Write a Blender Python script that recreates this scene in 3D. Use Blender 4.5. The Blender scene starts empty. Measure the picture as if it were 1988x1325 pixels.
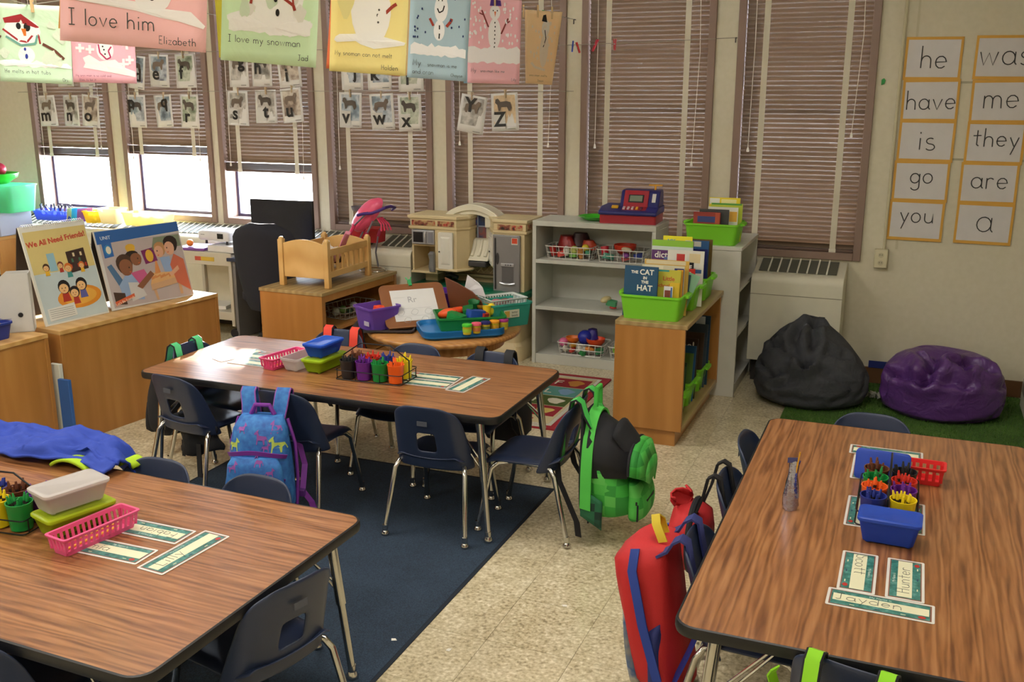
import bpy, bmesh, math, random
from math import sin, cos, pi, radians
from mathutils import Vector, Matrix
SC = bpy.context.scene
COL = SC.collection
from mathutils import noise as mnoise
rnd = random.Random(11)

# ------------------------------------------------------------------ camera, world, sun, lights, exposure
cam = bpy.data.objects.new('camera', bpy.data.cameras.new('camera'))
COL.objects.link(cam)
cam.location = (0, 0, 1.8)
cam.rotation_euler = (radians(90 - 14.258), radians(-0.03), radians(22.131))
cam.data.sensor_width = 36
cam.data.lens = 1910.08 / 1988 * 36
cam.data.clip_start = 0.05
SC.camera = cam
SC.view_settings.view_transform = 'Standard'
SC.view_settings.look = 'None'
SC.view_settings.gamma = 1
SC.view_settings.use_curve_mapping = False
SC.view_settings.exposure = 0.9

world = bpy.data.worlds.new('sky')
SC.world = world
world.use_nodes = True
bg = world.node_tree.nodes['Background']
bg.inputs[0].default_value = (0.76, 0.86, 1.0, 1)
bg.inputs[1].default_value = 20.0

sun = bpy.data.objects.new('sun', bpy.data.lights.new('sun', 'SUN'))
COL.objects.link(sun)
sun.data.energy = 42
sun.data.angle = radians(0.6)
sun.data.color = (1.0, 0.95, 0.88)
SUN_TRAVEL = Vector((1.55, -1.62, -0.55))        # low winter sun slanting in through the raised blinds
sun.rotation_euler = SUN_TRAVEL.to_track_quat('-Z', 'Y').to_euler()


def area(name, loc, sx, sy, power, color):
    l = bpy.data.objects.new(name, bpy.data.lights.new(name, 'AREA'))
    l.data.shape = 'RECTANGLE'
    l.data.size = sx
    l.data.size_y = sy
    l.data.energy = power
    l.data.color = color
    l.location = loc
    COL.objects.link(l)
    return l


# the rows of ceiling fluorescents of the classroom, above the frame
for lx in (-5.6, -3.0, -0.6):
    for ly in (0.2, 3.0):
        area('ceiling_lamp', (lx, ly, 2.94), 0.6, 1.2, {-5.6: 24, -3.0: 21, -0.6: 15}[lx], (1.0, 0.955, 0.88))


# ------------------------------------------------------------------ materials
def lin(c):
    return c / 12.92 if c <= 0.04045 else ((c + 0.055) / 1.055) ** 2.4


def hexc(h):
    return tuple(lin(int(h[i:i + 2], 16) / 255) for i in (0, 2, 4)) + (1,)


MATS = {}


def new_mat(name):
    m = bpy.data.materials.new(name)
    m.use_nodes = True
    nt = m.node_tree
    return m, nt, nt.nodes['Principled BSDF']


def P(h, rough=0.5, metal=0.0, bump=0.0, bscale=200, coat=0.0, trans=0.0, alpha=1.0, spec=0.5, emit=0.0):
    """plain procedural material, cached; tiny noise in colour and relief"""
    key = (h, rough, metal, bump, bscale, coat, trans, alpha, spec, emit)
    if key in MATS:
        return MATS[key]
    m, nt, b = new_mat('plain_' + h)
    c = hexc(h)
    b.inputs['Base Color'].default_value = c
    b.inputs['Roughness'].default_value = rough
    b.inputs['Metallic'].default_value = metal
    b.inputs['Specular IOR Level'].default_value = spec
    if coat:
        b.inputs['Coat Weight'].default_value = coat
        b.inputs['Coat Roughness'].default_value = 0.15
    if trans:
        b.inputs['Transmission Weight'].default_value = trans
    if alpha < 1:
        b.inputs['Alpha'].default_value = alpha
    if emit:
        b.inputs['Emission Color'].default_value = c
        b.inputs['Emission Strength'].default_value = emit
    tc = nt.nodes.new('ShaderNodeTexCoord')
    n = nt.nodes.new('ShaderNodeTexNoise')
    n.inputs['Scale'].default_value = bscale if bump else 14
    n.inputs['Detail'].default_value = 3
    nt.links.new(tc.outputs['Object'], n.inputs['Vector'])
    if bump:
        bp = nt.nodes.new('ShaderNodeBump')
        bp.inputs['Strength'].default_value = bump
        bp.inputs['Distance'].default_value = 0.002
        nt.links.new(n.outputs['Fac'], bp.inputs['Height'])
        nt.links.new(bp.outputs['Normal'], b.inputs['Normal'])
    mx = nt.nodes.new('ShaderNodeMixRGB')
    mx.inputs['Color1'].default_value = tuple(x * 0.93 for x in c[:3]) + (1,)
    mx.inputs['Color2'].default_value = tuple(min(1, x * 1.06) for x in c[:3]) + (1,)
    nt.links.new(n.outputs['Fac'], mx.inputs['Fac'])
    nt.links.new(mx.outputs['Color'], b.inputs['Base Color'])
    MATS[key] = m
    return m


def ramp(nt, fac, stops):
    r = nt.nodes.new('ShaderNodeValToRGB')
    els = r.color_ramp.elements
    while len(els) < len(stops):
        els.new(0.5)
    for e, (p, c) in zip(els, stops):
        e.position = p
        e.color = hexc(c)
    nt.links.new(fac, r.inputs['Fac'])
    return r


def wood(name, stops, scale=(1, 1, 1), wscale=6.0, dist=6.0, rough=0.4, axis='X', coat=0.0, noise=3.0, nmix=0.5, cr=0.2):
    """grained wood: stretched noise mixed with distorted bands, running along the object's own axis"""
    if name in MATS:
        return MATS[name]
    m, nt, b = new_mat(name)
    tc = nt.nodes.new('ShaderNodeTexCoord')
    mp = nt.nodes.new('ShaderNodeMapping')
    mp.inputs['Scale'].default_value = scale
    nt.links.new(tc.outputs['Object'], mp.inputs['Vector'])
    w = nt.nodes.new('ShaderNodeTexWave')
    w.wave_type = 'BANDS'
    w.bands_direction = axis
    w.inputs['Scale'].default_value = wscale
    w.inputs['Distortion'].default_value = dist
    w.inputs['Detail'].default_value = 3
    w.inputs['Detail Scale'].default_value = 1.4
    n = nt.nodes.new('ShaderNodeTexNoise')
    n.inputs['Scale'].default_value = noise
    n.inputs['Detail'].default_value = 6
    nt.links.new(mp.outputs[0], w.inputs['Vector'])
    nt.links.new(mp.outputs[0], n.inputs['Vector'])
    mx = nt.nodes.new('ShaderNodeMixRGB')
    mx.inputs['Fac'].default_value = nmix
    nt.links.new(w.outputs['Fac'], mx.inputs['Color1'])
    nt.links.new(n.outputs['Fac'], mx.inputs['Color2'])
    r = ramp(nt, mx.outputs['Color'], stops)
    nt.links.new(r.outputs['Color'], b.inputs['Base Color'])
    b.inputs['Roughness'].default_value = rough
    if coat:
        b.inputs['Coat Weight'].default_value = coat
        b.inputs['Coat Roughness'].default_value = cr
    MATS[name] = m
    return m


def speckle(name, stops, scale=60, rough=0.4, scale2=9, coat=0.0, bump=0.0, stretch=(1, 1, 1)):
    if name in MATS:
        return MATS[name]
    m, nt, b = new_mat(name)
    tc = nt.nodes.new('ShaderNodeTexCoord')
    mp = nt.nodes.new('ShaderNodeMapping')
    mp.inputs['Scale'].default_value = stretch
    nt.links.new(tc.outputs['Object'], mp.inputs['Vector'])
    oi = nt.nodes.new('ShaderNodeObjectInfo')
    cb = nt.nodes.new('ShaderNodeCombineXYZ')
    mul = nt.nodes.new('ShaderNodeMath')
    mul.operation = 'MULTIPLY'
    mul.inputs[1].default_value = 40
    nt.links.new(oi.outputs['Random'], mul.inputs[0])
    for k in range(3):
        nt.links.new(mul.outputs[0], cb.inputs[k])
    ad = nt.nodes.new('ShaderNodeVectorMath')
    nt.links.new(mp.outputs[0], ad.inputs[0])
    nt.links.new(cb.outputs[0], ad.inputs[1])
    n = nt.nodes.new('ShaderNodeTexNoise')
    n.inputs['Scale'].default_value = scale
    n.inputs['Detail'].default_value = 4
    n2 = nt.nodes.new('ShaderNodeTexNoise')
    n2.inputs['Scale'].default_value = scale2
    n2.inputs['Detail'].default_value = 3
    nt.links.new(ad.outputs[0], n.inputs['Vector'])
    nt.links.new(ad.outputs[0], n2.inputs['Vector'])
    mx = nt.nodes.new('ShaderNodeMixRGB')
    mx.inputs['Fac'].default_value = 0.25
    nt.links.new(n.outputs['Fac'], mx.inputs['Color1'])
    nt.links.new(n2.outputs['Fac'], mx.inputs['Color2'])
    r = ramp(nt, mx.outputs['Color'], stops)
    nt.links.new(r.outputs['Color'], b.inputs['Base Color'])
    b.inputs['Roughness'].default_value = rough
    if coat:
        b.inputs['Coat Weight'].default_value = coat
        b.inputs['Coat Roughness'].default_value = 0.12
    if bump:
        bp = nt.nodes.new('ShaderNodeBump')
        bp.inputs['Strength'].default_value = bump
        bp.inputs['Distance'].default_value = 0.003
        nt.links.new(n.outputs['Fac'], bp.inputs['Height'])
        nt.links.new(bp.outputs['Normal'], b.inputs['Normal'])
    MATS[name] = m
    return m


def frosted(name, h, alpha=0.55, rough=0.35):
    """milky see-through plastic: part scattering film, part clear"""
    if name in MATS:
        return MATS[name]
    m, nt, b = new_mat(name)
    c = hexc(h)
    b.inputs['Base Color'].default_value = c
    b.inputs['Roughness'].default_value = rough
    tl = nt.nodes.new('ShaderNodeBsdfTranslucent')
    tl.inputs['Color'].default_value = c
    tr = nt.nodes.new('ShaderNodeBsdfTransparent')
    tr.inputs['Color'].default_value = tuple(0.4 + 0.6 * x for x in c[:3]) + (1,)
    m1 = nt.nodes.new('ShaderNodeMixShader')
    m1.inputs[0].default_value = 0.4
    m2 = nt.nodes.new('ShaderNodeMixShader')
    m2.inputs[0].default_value = 1 - alpha
    out = nt.nodes['Material Output']
    nt.links.new(b.outputs[0], m1.inputs[1])
    nt.links.new(tl.outputs[0], m1.inputs[2])
    nt.links.new(m1.outputs[0], m2.inputs[1])
    nt.links.new(tr.outputs[0], m2.inputs[2])
    nt.links.new(m2.outputs[0], out.inputs['Surface'])
    MATS[name] = m
    return m


def sheet(name, h, tl=0.25, rough=0.8):
    """paper: lets some daylight through"""
    if name in MATS:
        return MATS[name]
    m, nt, b = new_mat(name)
    c = hexc(h)
    b.inputs['Base Color'].default_value = c
    b.inputs['Roughness'].default_value = rough
    t = nt.nodes.new('ShaderNodeBsdfTranslucent')
    t.inputs['Color'].default_value = c
    mx = nt.nodes.new('ShaderNodeMixShader')
    mx.inputs[0].default_value = tl
    n = nt.nodes.new('ShaderNodeTexNoise')
    n.inputs['Scale'].default_value = 6
    bp = nt.nodes.new('ShaderNodeBump')
    bp.inputs['Strength'].default_value = 0.3
    bp.inputs['Distance'].default_value = 0.01
    nt.links.new(n.outputs['Fac'], bp.inputs['Height'])
    nt.links.new(bp.outputs['Normal'], b.inputs['Normal'])
    nt.links.new(b.outputs[0], mx.inputs[1])
    nt.links.new(t.outputs[0], mx.inputs[2])
    nt.links.new(mx.outputs[0], nt.nodes['Material Output'].inputs['Surface'])
    MATS[name] = m
    return m


CREAM = speckle('wall_paint', [(0.3, 'D2CBB3'), (0.7, 'D9D2BC')], 30, 0.6, 2, 0, 0.05)
MAUVE = P('8C7468', 0.45)
SLAT = P('72604F', 0.35, coat=0.15)
TAPE = P('D3CCB8', 0.8)
FLOORT = speckle('floor_tile', [(0.34, '96886A'), (0.44, 'BEB08E'), (0.56, 'D2C6A6'), (0.67, 'EAE0C8')], 75, 0.30, 9, 0.25)
GROUT = P('8F8468', 0.7)
LAM = wood('table_laminate', [(0.28, '6C4226'), (0.45, '8C5B35'), (0.56, '9C683F'), (0.72, 'AC794D')], (1.3, 16, 16), 0.9, 14, 0.30, 'Y', 0.3, 3.2, 0.80, 0.14)
BLACK = P('151518', 0.45)
NAVY = P('27324D', 0.38, bump=0.15, bscale=500)
CHROME = P('C9C8C4', 0.16, 1.0)
OAK = wood('golden_oak', [(0.25, 'A06C30'), (0.5, 'AC763A'), (0.75, 'B98445')], (5, 5, 0.5), 0.7, 9, 0.38, 'X', 0.2, 2.0, 0.88)
OAKTOP = wood('pale_oak_top', [(0.2, 'B98A4C'), (0.5, 'C79C5E'), (0.8, 'D3AB6E')], (3, 0.5, 3), 1.2, 4, 0.4, 'X', 0.1, 2.5, 0.7)
ASH = wood('scuffed_oak_top', [(0.2, '8D7448'), (0.5, 'A18758'), (0.8, 'B59C6B')], (4, 0.6, 3), 1.5, 5, 0.45, 'X', 0.1, 3, 0.7)
MAPLE = wood('maple', [(0.2, 'C79A5A'), (0.5, 'D3A967'), (0.8, 'DEB777')], (2, 2, 1), 1.6, 4, 0.4, 'Z', 0.15, 3, 0.6)
GREYP = P('C3C4BA', 0.45)
BEIGE = P('D3CFBA', 0.5)
WHITEP = P('DEDCD4', 0.5)
LIME = frosted('lime_plastic', '9CEB45', 0.95, 0.3)


# ------------------------------------------------------------------ mesh helpers
class MB:
    def __init__(s):
        s.v, s.f, s.mi, s.M = [], [], [], Matrix.Identity(4)

    def add(s, vs, fs, mi=0):
        o = len(s.v)
        s.v += [s.M @ Vector(v) for v in vs]
        s.f += [tuple(i + o for i in f) for f in fs]
        s.mi += [mi] * len(fs)
        return s

    def box(s, x0, x1, y0, y1, z0, z1, mi=0):
        return s.add([(x0, y0, z0), (x1, y0, z0), (x1, y1, z0), (x0, y1, z0), (x0, y0, z1), (x1, y0, z1), (x1, y1, z1), (x0, y1, z1)],
                     [(0, 3, 2, 1), (4, 5, 6, 7), (0, 1, 5, 4), (1, 2, 6, 5), (2, 3, 7, 6), (3, 0, 4, 7)], mi)

    def loft(s, rings, mi=0, c0=True, c1=True, close=False):
        n = len(rings[0])
        vs = [p for r in rings for p in r]
        fs = []
        k = len(rings)
        for i in range(k if close else k - 1):
            a, b = i * n, ((i + 1) % k) * n
            fs += [(a + j, a + (j + 1) % n, b + (j + 1) % n, b + j) for j in range(n)]
        if c0 and not close:
            fs.append(tuple(reversed(range(n))))
        if c1 and not close:
            fs.append(tuple(range((k - 1) * n, k * n)))
        return s.add(vs, fs, mi)

    def prism(s, poly, z0, z1, mi=0):
        return s.loft([[(x, y, z0) for x, y in poly], [(x, y, z1) for x, y in poly]], mi)

    def flat(s, poly3, mi=0):
        return s.add(poly3, [tuple(range(len(poly3)))], mi)

    def lathe(s, prof, n=20, mi=0, c0=True, c1=True, cx=0, cy=0):
        return s.loft([[(cx + r * cos(2 * pi * j / n), cy + r * sin(2 * pi * j / n), z) for j in range(n)] for r, z in prof], mi, c0, c1)

    def tube(s, pts, r, n=8, mi=0, closed=False):
        pts = [Vector(p) for p in pts]
        rs = r if isinstance(r, (list, tuple)) else [r] * len(pts)
        rings, prev = [], None
        k = len(pts)
        for i, p in enumerate(pts):
            if closed:
                d = (pts[(i + 1) % k] - pts[i - 1]).normalized()
            else:
                d = Vector((0, 0, 0))
                if i > 0:
                    d += (p - pts[i - 1]).normalized()
                if i < k - 1:
                    d += (pts[i + 1] - p).normalized()
                d = d.normalized() if d.length > 1e-9 else Vector((0, 0, 1))
            if prev is None:
                a = Vector((0, 0, 1)) if abs(d.z) < 0.9 else Vector((1, 0, 0))
                u = d.cross(a).normalized()
            else:
                u = prev - d * prev.dot(d)
                u = u.normalized() if u.length > 1e-6 else d.orthogonal().normalized()
            prev = u
            w = d.cross(u)
            rings.append([p + (u * cos(2 * pi * j / n) + w * sin(2 * pi * j / n)) * rs[i] for j in range(n)])
        return s.loft(rings, mi, close=closed)

    def ribbon(s, pts, w, t, side, mi=0):
        """flat strap: width w along vector side, thickness t"""
        pts = [Vector(p) for p in pts]
        side = Vector(side).normalized()
        rings = []
        for i, p in enumerate(pts):
            d = (pts[min(i + 1, len(pts) - 1)] - pts[max(i - 1, 0)]).normalized()
            nn = d.cross(side).normalized()
            a, b = side * w / 2, nn * t / 2
            rings.append([p - a - b, p + a - b, p + a + b, p - a + b])
        return s.loft(rings, mi)

    def grid(s, nu, nv, fn, mi=0, skip=None):
        vs = [fn(i / nu, j / nv) for j in range(nv + 1) for i in range(nu + 1)]
        fs = [(j * (nu + 1) + i, j * (nu + 1) + i + 1, (j + 1) * (nu + 1) + i + 1, (j + 1) * (nu + 1) + i)
              for j in range(nv) for i in range(nu) if not (skip and skip(i, j))]
        return s.add(vs, fs, mi)

    def ball(s, c, r, n=10, m=6, mi=0, sq=(1, 1, 1), fn=None):
        c = Vector(c)
        rings = []
        for i in range(1, m):
            t = pi * i / m
            rings.append([c + Vector((r * sin(t) * cos(2 * pi * j / n) * sq[0], r * sin(t) * sin(2 * pi * j / n) * sq[1], -r * cos(t) * sq[2])) for j in range(n)])
        return s.loft(rings, mi)

    def build(s, name, mats, parent=None, smooth=40, bevel=0, bseg=2, sub=0, solid=0, loc=None, rot=None, fix=True):
        me = bpy.data.meshes.new(name)
        me.from_pydata(s.v, [], s.f)
        if not isinstance(mats, (list, tuple)):
            mats = [mats]
        for m in mats:
            me.materials.append(m)
        me.polygons.foreach_set('material_index', s.mi)
        if fix:
            bm = bmesh.new()
            bm.from_mesh(me)
            bmesh.ops.recalc_face_normals(bm, faces=bm.faces)
            bm.to_mesh(me)
            bm.free()
        o = bpy.data.objects.new(name, me)
        COL.objects.link(o)
        if solid:
            md = o.modifiers.new('solid', 'SOLIDIFY')
            md.thickness = solid
            md.offset = 0
        if bevel:
            md = o.modifiers.new('bevel', 'BEVEL')
            md.width = bevel
            md.segments = bseg
            md.limit_method = 'ANGLE'
        if sub:
            md = o.modifiers.new('sub', 'SUBSURF')
            md.levels = md.render_levels = sub
        if smooth:
            me.polygons.foreach_set('use_smooth', [True] * len(me.polygons))
            if not sub:
                me.set_sharp_from_angle(angle=radians(smooth))
        if parent:
            o.parent = parent
        if loc:
            o.location = loc
        if rot:
            o.rotation_euler = rot
        return o


def bake_mesh(o):
    """apply the modifiers so that copies share one finished mesh"""
    dg = bpy.context.evaluated_depsgraph_get()
    me = bpy.data.meshes.new_from_object(o.evaluated_get(dg))
    o.modifiers.clear()
    o.data = me
    return o


def rr(x0, x1, y0, y1, r, n=4):
    """rounded rectangle outline, counter-clockwise"""
    out = []
    for cx, cy, a in ((x1 - r, y0 + r, -90), (x1 - r, y1 - r, 0), (x0 + r, y1 - r, 90), (x0 + r, y0 + r, 180)):
        for k in range(n + 1):
            t = radians(a + 90 * k / n)
            out.append((cx + r * cos(t), cy + r * sin(t)))
    return out


def ring(x0, x1, y0, y1, r, z, n=4):
    return [(x, y, z) for x, y in rr(x0, x1, y0, y1, r, n)]


def tag(o, label=None, cat=None, group=None, kind=None):
    if label:
        o['label'] = label
    if cat:
        o['category'] = cat
    if group:
        o['group'] = group
    if kind:
        o['kind'] = kind
    return o


def thing(name, label, cat, loc=(0, 0, 0), rz=0, group=None, rot=None):
    o = bpy.data.objects.new(name, None)
    o.empty_display_size = 0.05
    COL.objects.link(o)
    o.location = loc
    o.rotation_euler = rot if rot else (0, 0, radians(rz))
    return tag(o, label, cat, group)


KIDS = {}


def copy_tree(o, label=None, group=None, loc=None, rz=None, parent=None):
    """a copy of a thing with copies of its parts and their sub-parts, mesh data shared"""
    c = o.copy()
    COL.objects.link(c)
    if label:
        c['label'] = label
    if group:
        c['group'] = group
    if loc is not None:
        c.location = loc
    if rz is not None:
        c.rotation_euler = (0, 0, radians(rz))
    if parent:
        c.parent = parent
    for ch in o.children:
        copy_tree(ch, parent=c)
    return c


def text(name, body, size, mat, parent=None, loc=(0, 0, 0), rot=(0, 0, 0), align='CENTER', ext=0.0004, sx=1.0, off=0.0):
    cu = bpy.data.curves.new(name, 'FONT')
    cu.body = body
    cu.size = size
    cu.align_x = align
    cu.extrude = ext
    cu.offset = off
    cu.resolution_u = 3
    cu.materials.append(mat)
    tmp = bpy.data.objects.new(name, cu)
    me = bpy.data.meshes.new_from_object(tmp)
    bpy.data.objects.remove(tmp)
    bpy.data.curves.remove(cu)
    me.name = name
    o = bpy.data.objects.new(name, me)
    COL.objects.link(o)
    o.location = loc
    o.rotation_euler = rot
    o.scale = (sx, 1, 1)
    if parent:
        o.parent = parent
    return o


# hand-printed letters as strokes on a 0..1 high grid (x-height 0.55, descender to -0.4)
def _arc(cx, cy, rx, ry, a0, a1, n=9):
    return [(cx + rx * cos(radians(a0 + (a1 - a0) * k / n)), cy + ry * sin(radians(a0 + (a1 - a0) * k / n))) for k in range(n + 1)]


_O = _arc(.25, .27, .24, .27, 60, 420, 14)
HAND = {
    'a': (.55, [_O, [(.49, .52), (.49, .08), (.56, 0)]]), 'b': (.55, [[(.04, 1), (.04, 0)], _arc(.27, .27, .23, .26, 180, -180, 14)]),
    'c': (.5, [_arc(.26, .27, .24, .27, 40, 320)]), 'd': (.55, [_O, [(.5, 1), (.5, 0)]]),
    'e': (.52, [[(.03, .28), (.48, .30)] + _arc(.25, .28, .23, .27, 5, 320)]), 'f': (.4, [_arc(.27, .85, .13, .15, 30, 180) + [(.14, 0)], [(0, .52), (.32, .54)]]),
    'g': (.55, [_O, [(.49, .52), (.49, -.2)] + _arc(.27, -.2, .22, .2, 0, -160)]), 'h': (.52, [[(.04, 1), (.04, 0)], [(.04, .3)] + _arc(.25, .33, .2, .22, 170, 0) + [(.46, 0)]]),
    'i': (.2, [[(.1, .52), (.1, 0)], [(.1, .72), (.11, .77)]]), 'j': (.3, [[(.2, .52), (.2, -.2)] + _arc(.05, -.2, .15, .17, 0, -150), [(.2, .72), (.21, .77)]]),
    'k': (.48, [[(.05, 1), (.05, 0)], [(.4, .55), (.06, .24), (.44, 0)]]), 'l': (.16, [[(.08, 1), (.08, 0)]]),
    'm': (.8, [[(.04, .54), (.04, 0)], [(.04, .3)] + _arc(.21, .34, .17, .2, 170, 0) + [(.38, 0)], [(.38, .3)] + _arc(.55, .34, .17, .2, 170, 0) + [(.74, 0)]]),
    'n': (.52, [[(.04, .54), (.04, 0)], [(.04, .3)] + _arc(.25, .33, .2, .22, 170, 0) + [(.46, 0)]]), 'o': (.55, [_O]),
    'p': (.55, [[(.05, .52), (.05, -.4)], _arc(.28, .27, .23, .26, 180, -180, 14)]), 'q': (.55, [_O, [(.49, .52), (.49, -.4)]]),
    'r': (.4, [[(.05, .54), (.05, 0)], [(.05, .3)] + _arc(.22, .36, .17, .18, 160, 40)]),
    's': (.45, [_arc(.22, .41, .17, .13, 50, 250) + _arc(.22, .14, .19, .14, 80, -150)]), 't': (.42, [[(.2, .85), (.2, .08), (.3, 0)], [(0, .55), (.4, .57)]]),
    'u': (.55, [[(.05, .54)] + _arc(.26, .22, .21, .22, 180, 360) + [(.47, .54), (.48, 0)]]), 'v': (.5, [[(.02, .54), (.24, 0), (.46, .54)]]),
    'w': (.75, [[(.02, .54), (.18, 0), (.36, .5), (.54, 0), (.7, .54)]]), 'x': (.5, [[(.04, .54), (.44, 0)], [(.44, .54), (.04, 0)]]),
    'y': (.5, [[(.03, .54), (.25, .05)], [(.46, .54), (.12, -.4)]]), 'z': (.48, [[(.04, .52), (.42, .52), (.04, 0), (.44, 0)]]),
    'I': (.4, [[(.2, 1), (.2, 0)], [(.02, 1), (.38, 1)], [(.02, 0), (.38, 0)]]), 'H': (.6, [[(.05, 1), (.05, 0)], [(.5, 1), (.5, 0)], [(.05, .5), (.5, .52)]]),
    'E': (.5, [[(.42, 1), (.05, 1), (.05, 0), (.44, 0)], [(.05, .5), (.36, .5)]]), 'J': (.5, [[(.05, 1), (.48, 1)], [(.3, 1), (.3, .15)] + _arc(.16, .15, .14, .15, 0, -150)]),
    'M': (.75, [[(.04, 0), (.08, 1), (.36, .3), (.64, 1), (.68, 0)]]), 'S': (.5, [_arc(.26, .75, .2, .24, 50, 260) + _arc(.24, .26, .22, .26, 80, -150)]),
    'L': (.45, [[(.05, 1), (.05, 0), (.42, 0)]]), 'O': (.65, [_arc(.32, .5, .3, .5, 80, 440, 16)]), 'C': (.55, [_arc(.3, .5, .27, .5, 45, 315)]),
    'R': (.55, [[(.05, 0), (.05, 1)], _arc(.1, .76, .35, .24, 90, -90) + [(.48, 0)]]), ' ': (.35, []), 'F': (.5, [[(.05, 0), (.05, 1), (.45, 1)], [(.05, .52), (.36, .52)]]),
}


def handwrite(body, h, thick, mat, parent=None, loc=(0, 0, 0), rot=(0, 0, 0), align='L', name='lettering', jit=0.02, sx=1.0):
    """pencil or marker handwriting lying in the local xy plane"""
    r = random.Random(body)
    m = MB()
    x = 0.0
    W = sum(HAND[c][0] + .12 for c in body) - .12
    off = {'L': 0, 'C': -W / 2, 'R': -W}[align]
    for c in body:
        w, st = HAND[c]
        dy = r.uniform(-jit, jit)
        for pl in st:
            pts = [((x + off + px) * h * sx, (py + dy) * h, 0.0) for px, py in pl]
            if len(pts) == 2 and (Vector(pts[0]) - Vector(pts[1])).length < h * .1:
                pts[1] = (pts[0][0], pts[0][1] + h * .07, 0)
            m.tube(pts, thick, 4)
        x += w + .12
    if not m.v:
        return None
    o = m.build(name, mat, parent, smooth=0, loc=loc, rot=rot, fix=False)
    return o
SUN_TRAVEL = Vector((1.40, -2.75, -0.612))
sun.rotation_euler = SUN_TRAVEL.to_track_quat('-Z', 'Y').to_euler()
# ------------------------------------------------------------------ the room shell
WY = 6.448                       # room face of the window wall
XL, XR, YB, ZC = -8.3, 0.74, -1.6, 3.0
floor = tag(MB().box(XL, XR, YB, WY + .2, -.12, -.003).build('floor', FLOORT, smooth=0), kind='structure')
tile_me = None
T = .305
for i in range(-14, 2):
    for j in range(3, 21):
        x, y = i * T + .02, j * T - .02
        if x > .6 or y > 6.3 or (x < -3.4 and y < 3.1):
            continue
        if y < 1.7 and x < -1.7 or (-3.1 < x < -1.8 and 2.5 < y < 3.3) or (-3.4 > x and 3.4 > y):
            continue
        if tile_me is None:
            t = MB().box(0, T - .0016, 0, T - .0016, -.004, 0).build('tile', FLOORT, floor, smooth=0)
            tile_me = t.data
        else:
            t = bpy.data.objects.new('tile', tile_me)
            COL.objects.link(t)
            t.parent = floor
        t.location = (x, y, 0)
tag(MB().box(XL - .1, XR + .1, YB - .1, WY + .2, ZC, ZC + .1).build('ceiling', P('D9D6CC', 0.8), smooth=0), kind='structure')
tag(MB().box(XL - .12, XL, YB, WY + .2, -.1, ZC).build('wall_left', CREAM, smooth=0), kind='structure')
tag(MB().box(XR, XR + .12, YB, WY + .2, -.1, ZC).build('wall_right', CREAM, smooth=0), kind='structure')
tag(MB().box(XL, XR, YB - .12, YB, -.1, ZC).build('wall_front', CREAM, smooth=0), kind='structure')

WIN = [(-7.048, -6.187), (-6.072, -5.175), (-5.107, -4.212), (-4.112, -3.232), (-3.12, -2.229), (-2.121, -1.24), (-1.104, -.275)]
ZB, ZT = .772, 2.66              # bottom and top of the window frames
BOT = [1.262, 1.298, 1.185, .8185, .8185, .8185, .8185]
m = MB()
m.box(XL, XR, WY, WY + .2, -.1, ZB)
m.box(XL, XR, WY, WY + .2, ZT, ZC)
edges = [XL] + [e for w in WIN for e in w] + [XR]
for k in range(0, len(edges), 2):
    m.box(edges[k], edges[k + 1], WY, WY + .2, ZB, ZT)
tag(m.build('wall_back', CREAM, smooth=0), kind='structure')
# brown base board and panel seam on the right-hand stretch of wall
tag(MB().box(-.33, .74, WY - .016, WY - .001, .0, .10).build('baseboard_back', P('6B4A2B', 0.5), smooth=0), kind='structure')
tag(MB().box(.722, .739, 4.6, WY - .017, .0, .10).build('baseboard_right', P('6B4A2B', 0.5), smooth=0), kind='structure')
tag(MB().box(-.079, -.067, WY - .006, WY - .001, .86, 2.98).build('trim_1', P('C9C2A6', 0.6), smooth=0), kind='structure')
for k, z in enumerate((1.405, 1.845)):
    tag(MB().box(-.06, .74, WY - .004, WY - .001, z, z + .012).build('trim_%d' % (k + 2), P('ADA78F', 0.6), smooth=0), kind='structure')

GLASS = P('DCEBF2', 0.03, alpha=0.10)
SASH = P('4B4562', 0.4)
for k, (a, b) in enumerate(WIN):
    w = bpy.data.objects.new('window_%d' % (k + 1), None)
    COL.objects.link(w)
    w.location = ((a + b) / 2, WY, ZB)
    tag(w, kind='structure')
    hw, f, h = (b - a) / 2, .046, ZT - ZB
    fm = MB()
    y0, y1 = -.022, .15
    fm.box(-hw, -hw + f, y0, y1, 0, h).box(hw - f, hw, y0, y1, 0, h).box(-hw + f, hw - f, y0, y1, 0, f).box(-hw + f, hw - f, y0, y1, h - f, h)
    fm.build('frame', MAUVE, w, bevel=.003)
    sm = MB()
    s = .022
    i0, i1, z0, z1 = -hw + f, hw - f, f, h - f
    for (xa, xb, za, zb) in ((i0, i0 + s, z0, z1), (i1 - s, i1, z0, z1), (i0 + s, i1 - s, z0, z0 + s), (i0 + s, i1 - s, z1 - s, z1), (i0 + s, i1 - s, .9, .9 + s)):
        sm.box(xa, xb, .112, .148, za, zb)
    sm.build('sash', SASH, w, smooth=0)
    MB().box(i0 + s, i1 - s, .128, .132, z0 + s, z1 - s).build('pane', GLASS, w, smooth=0)

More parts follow.
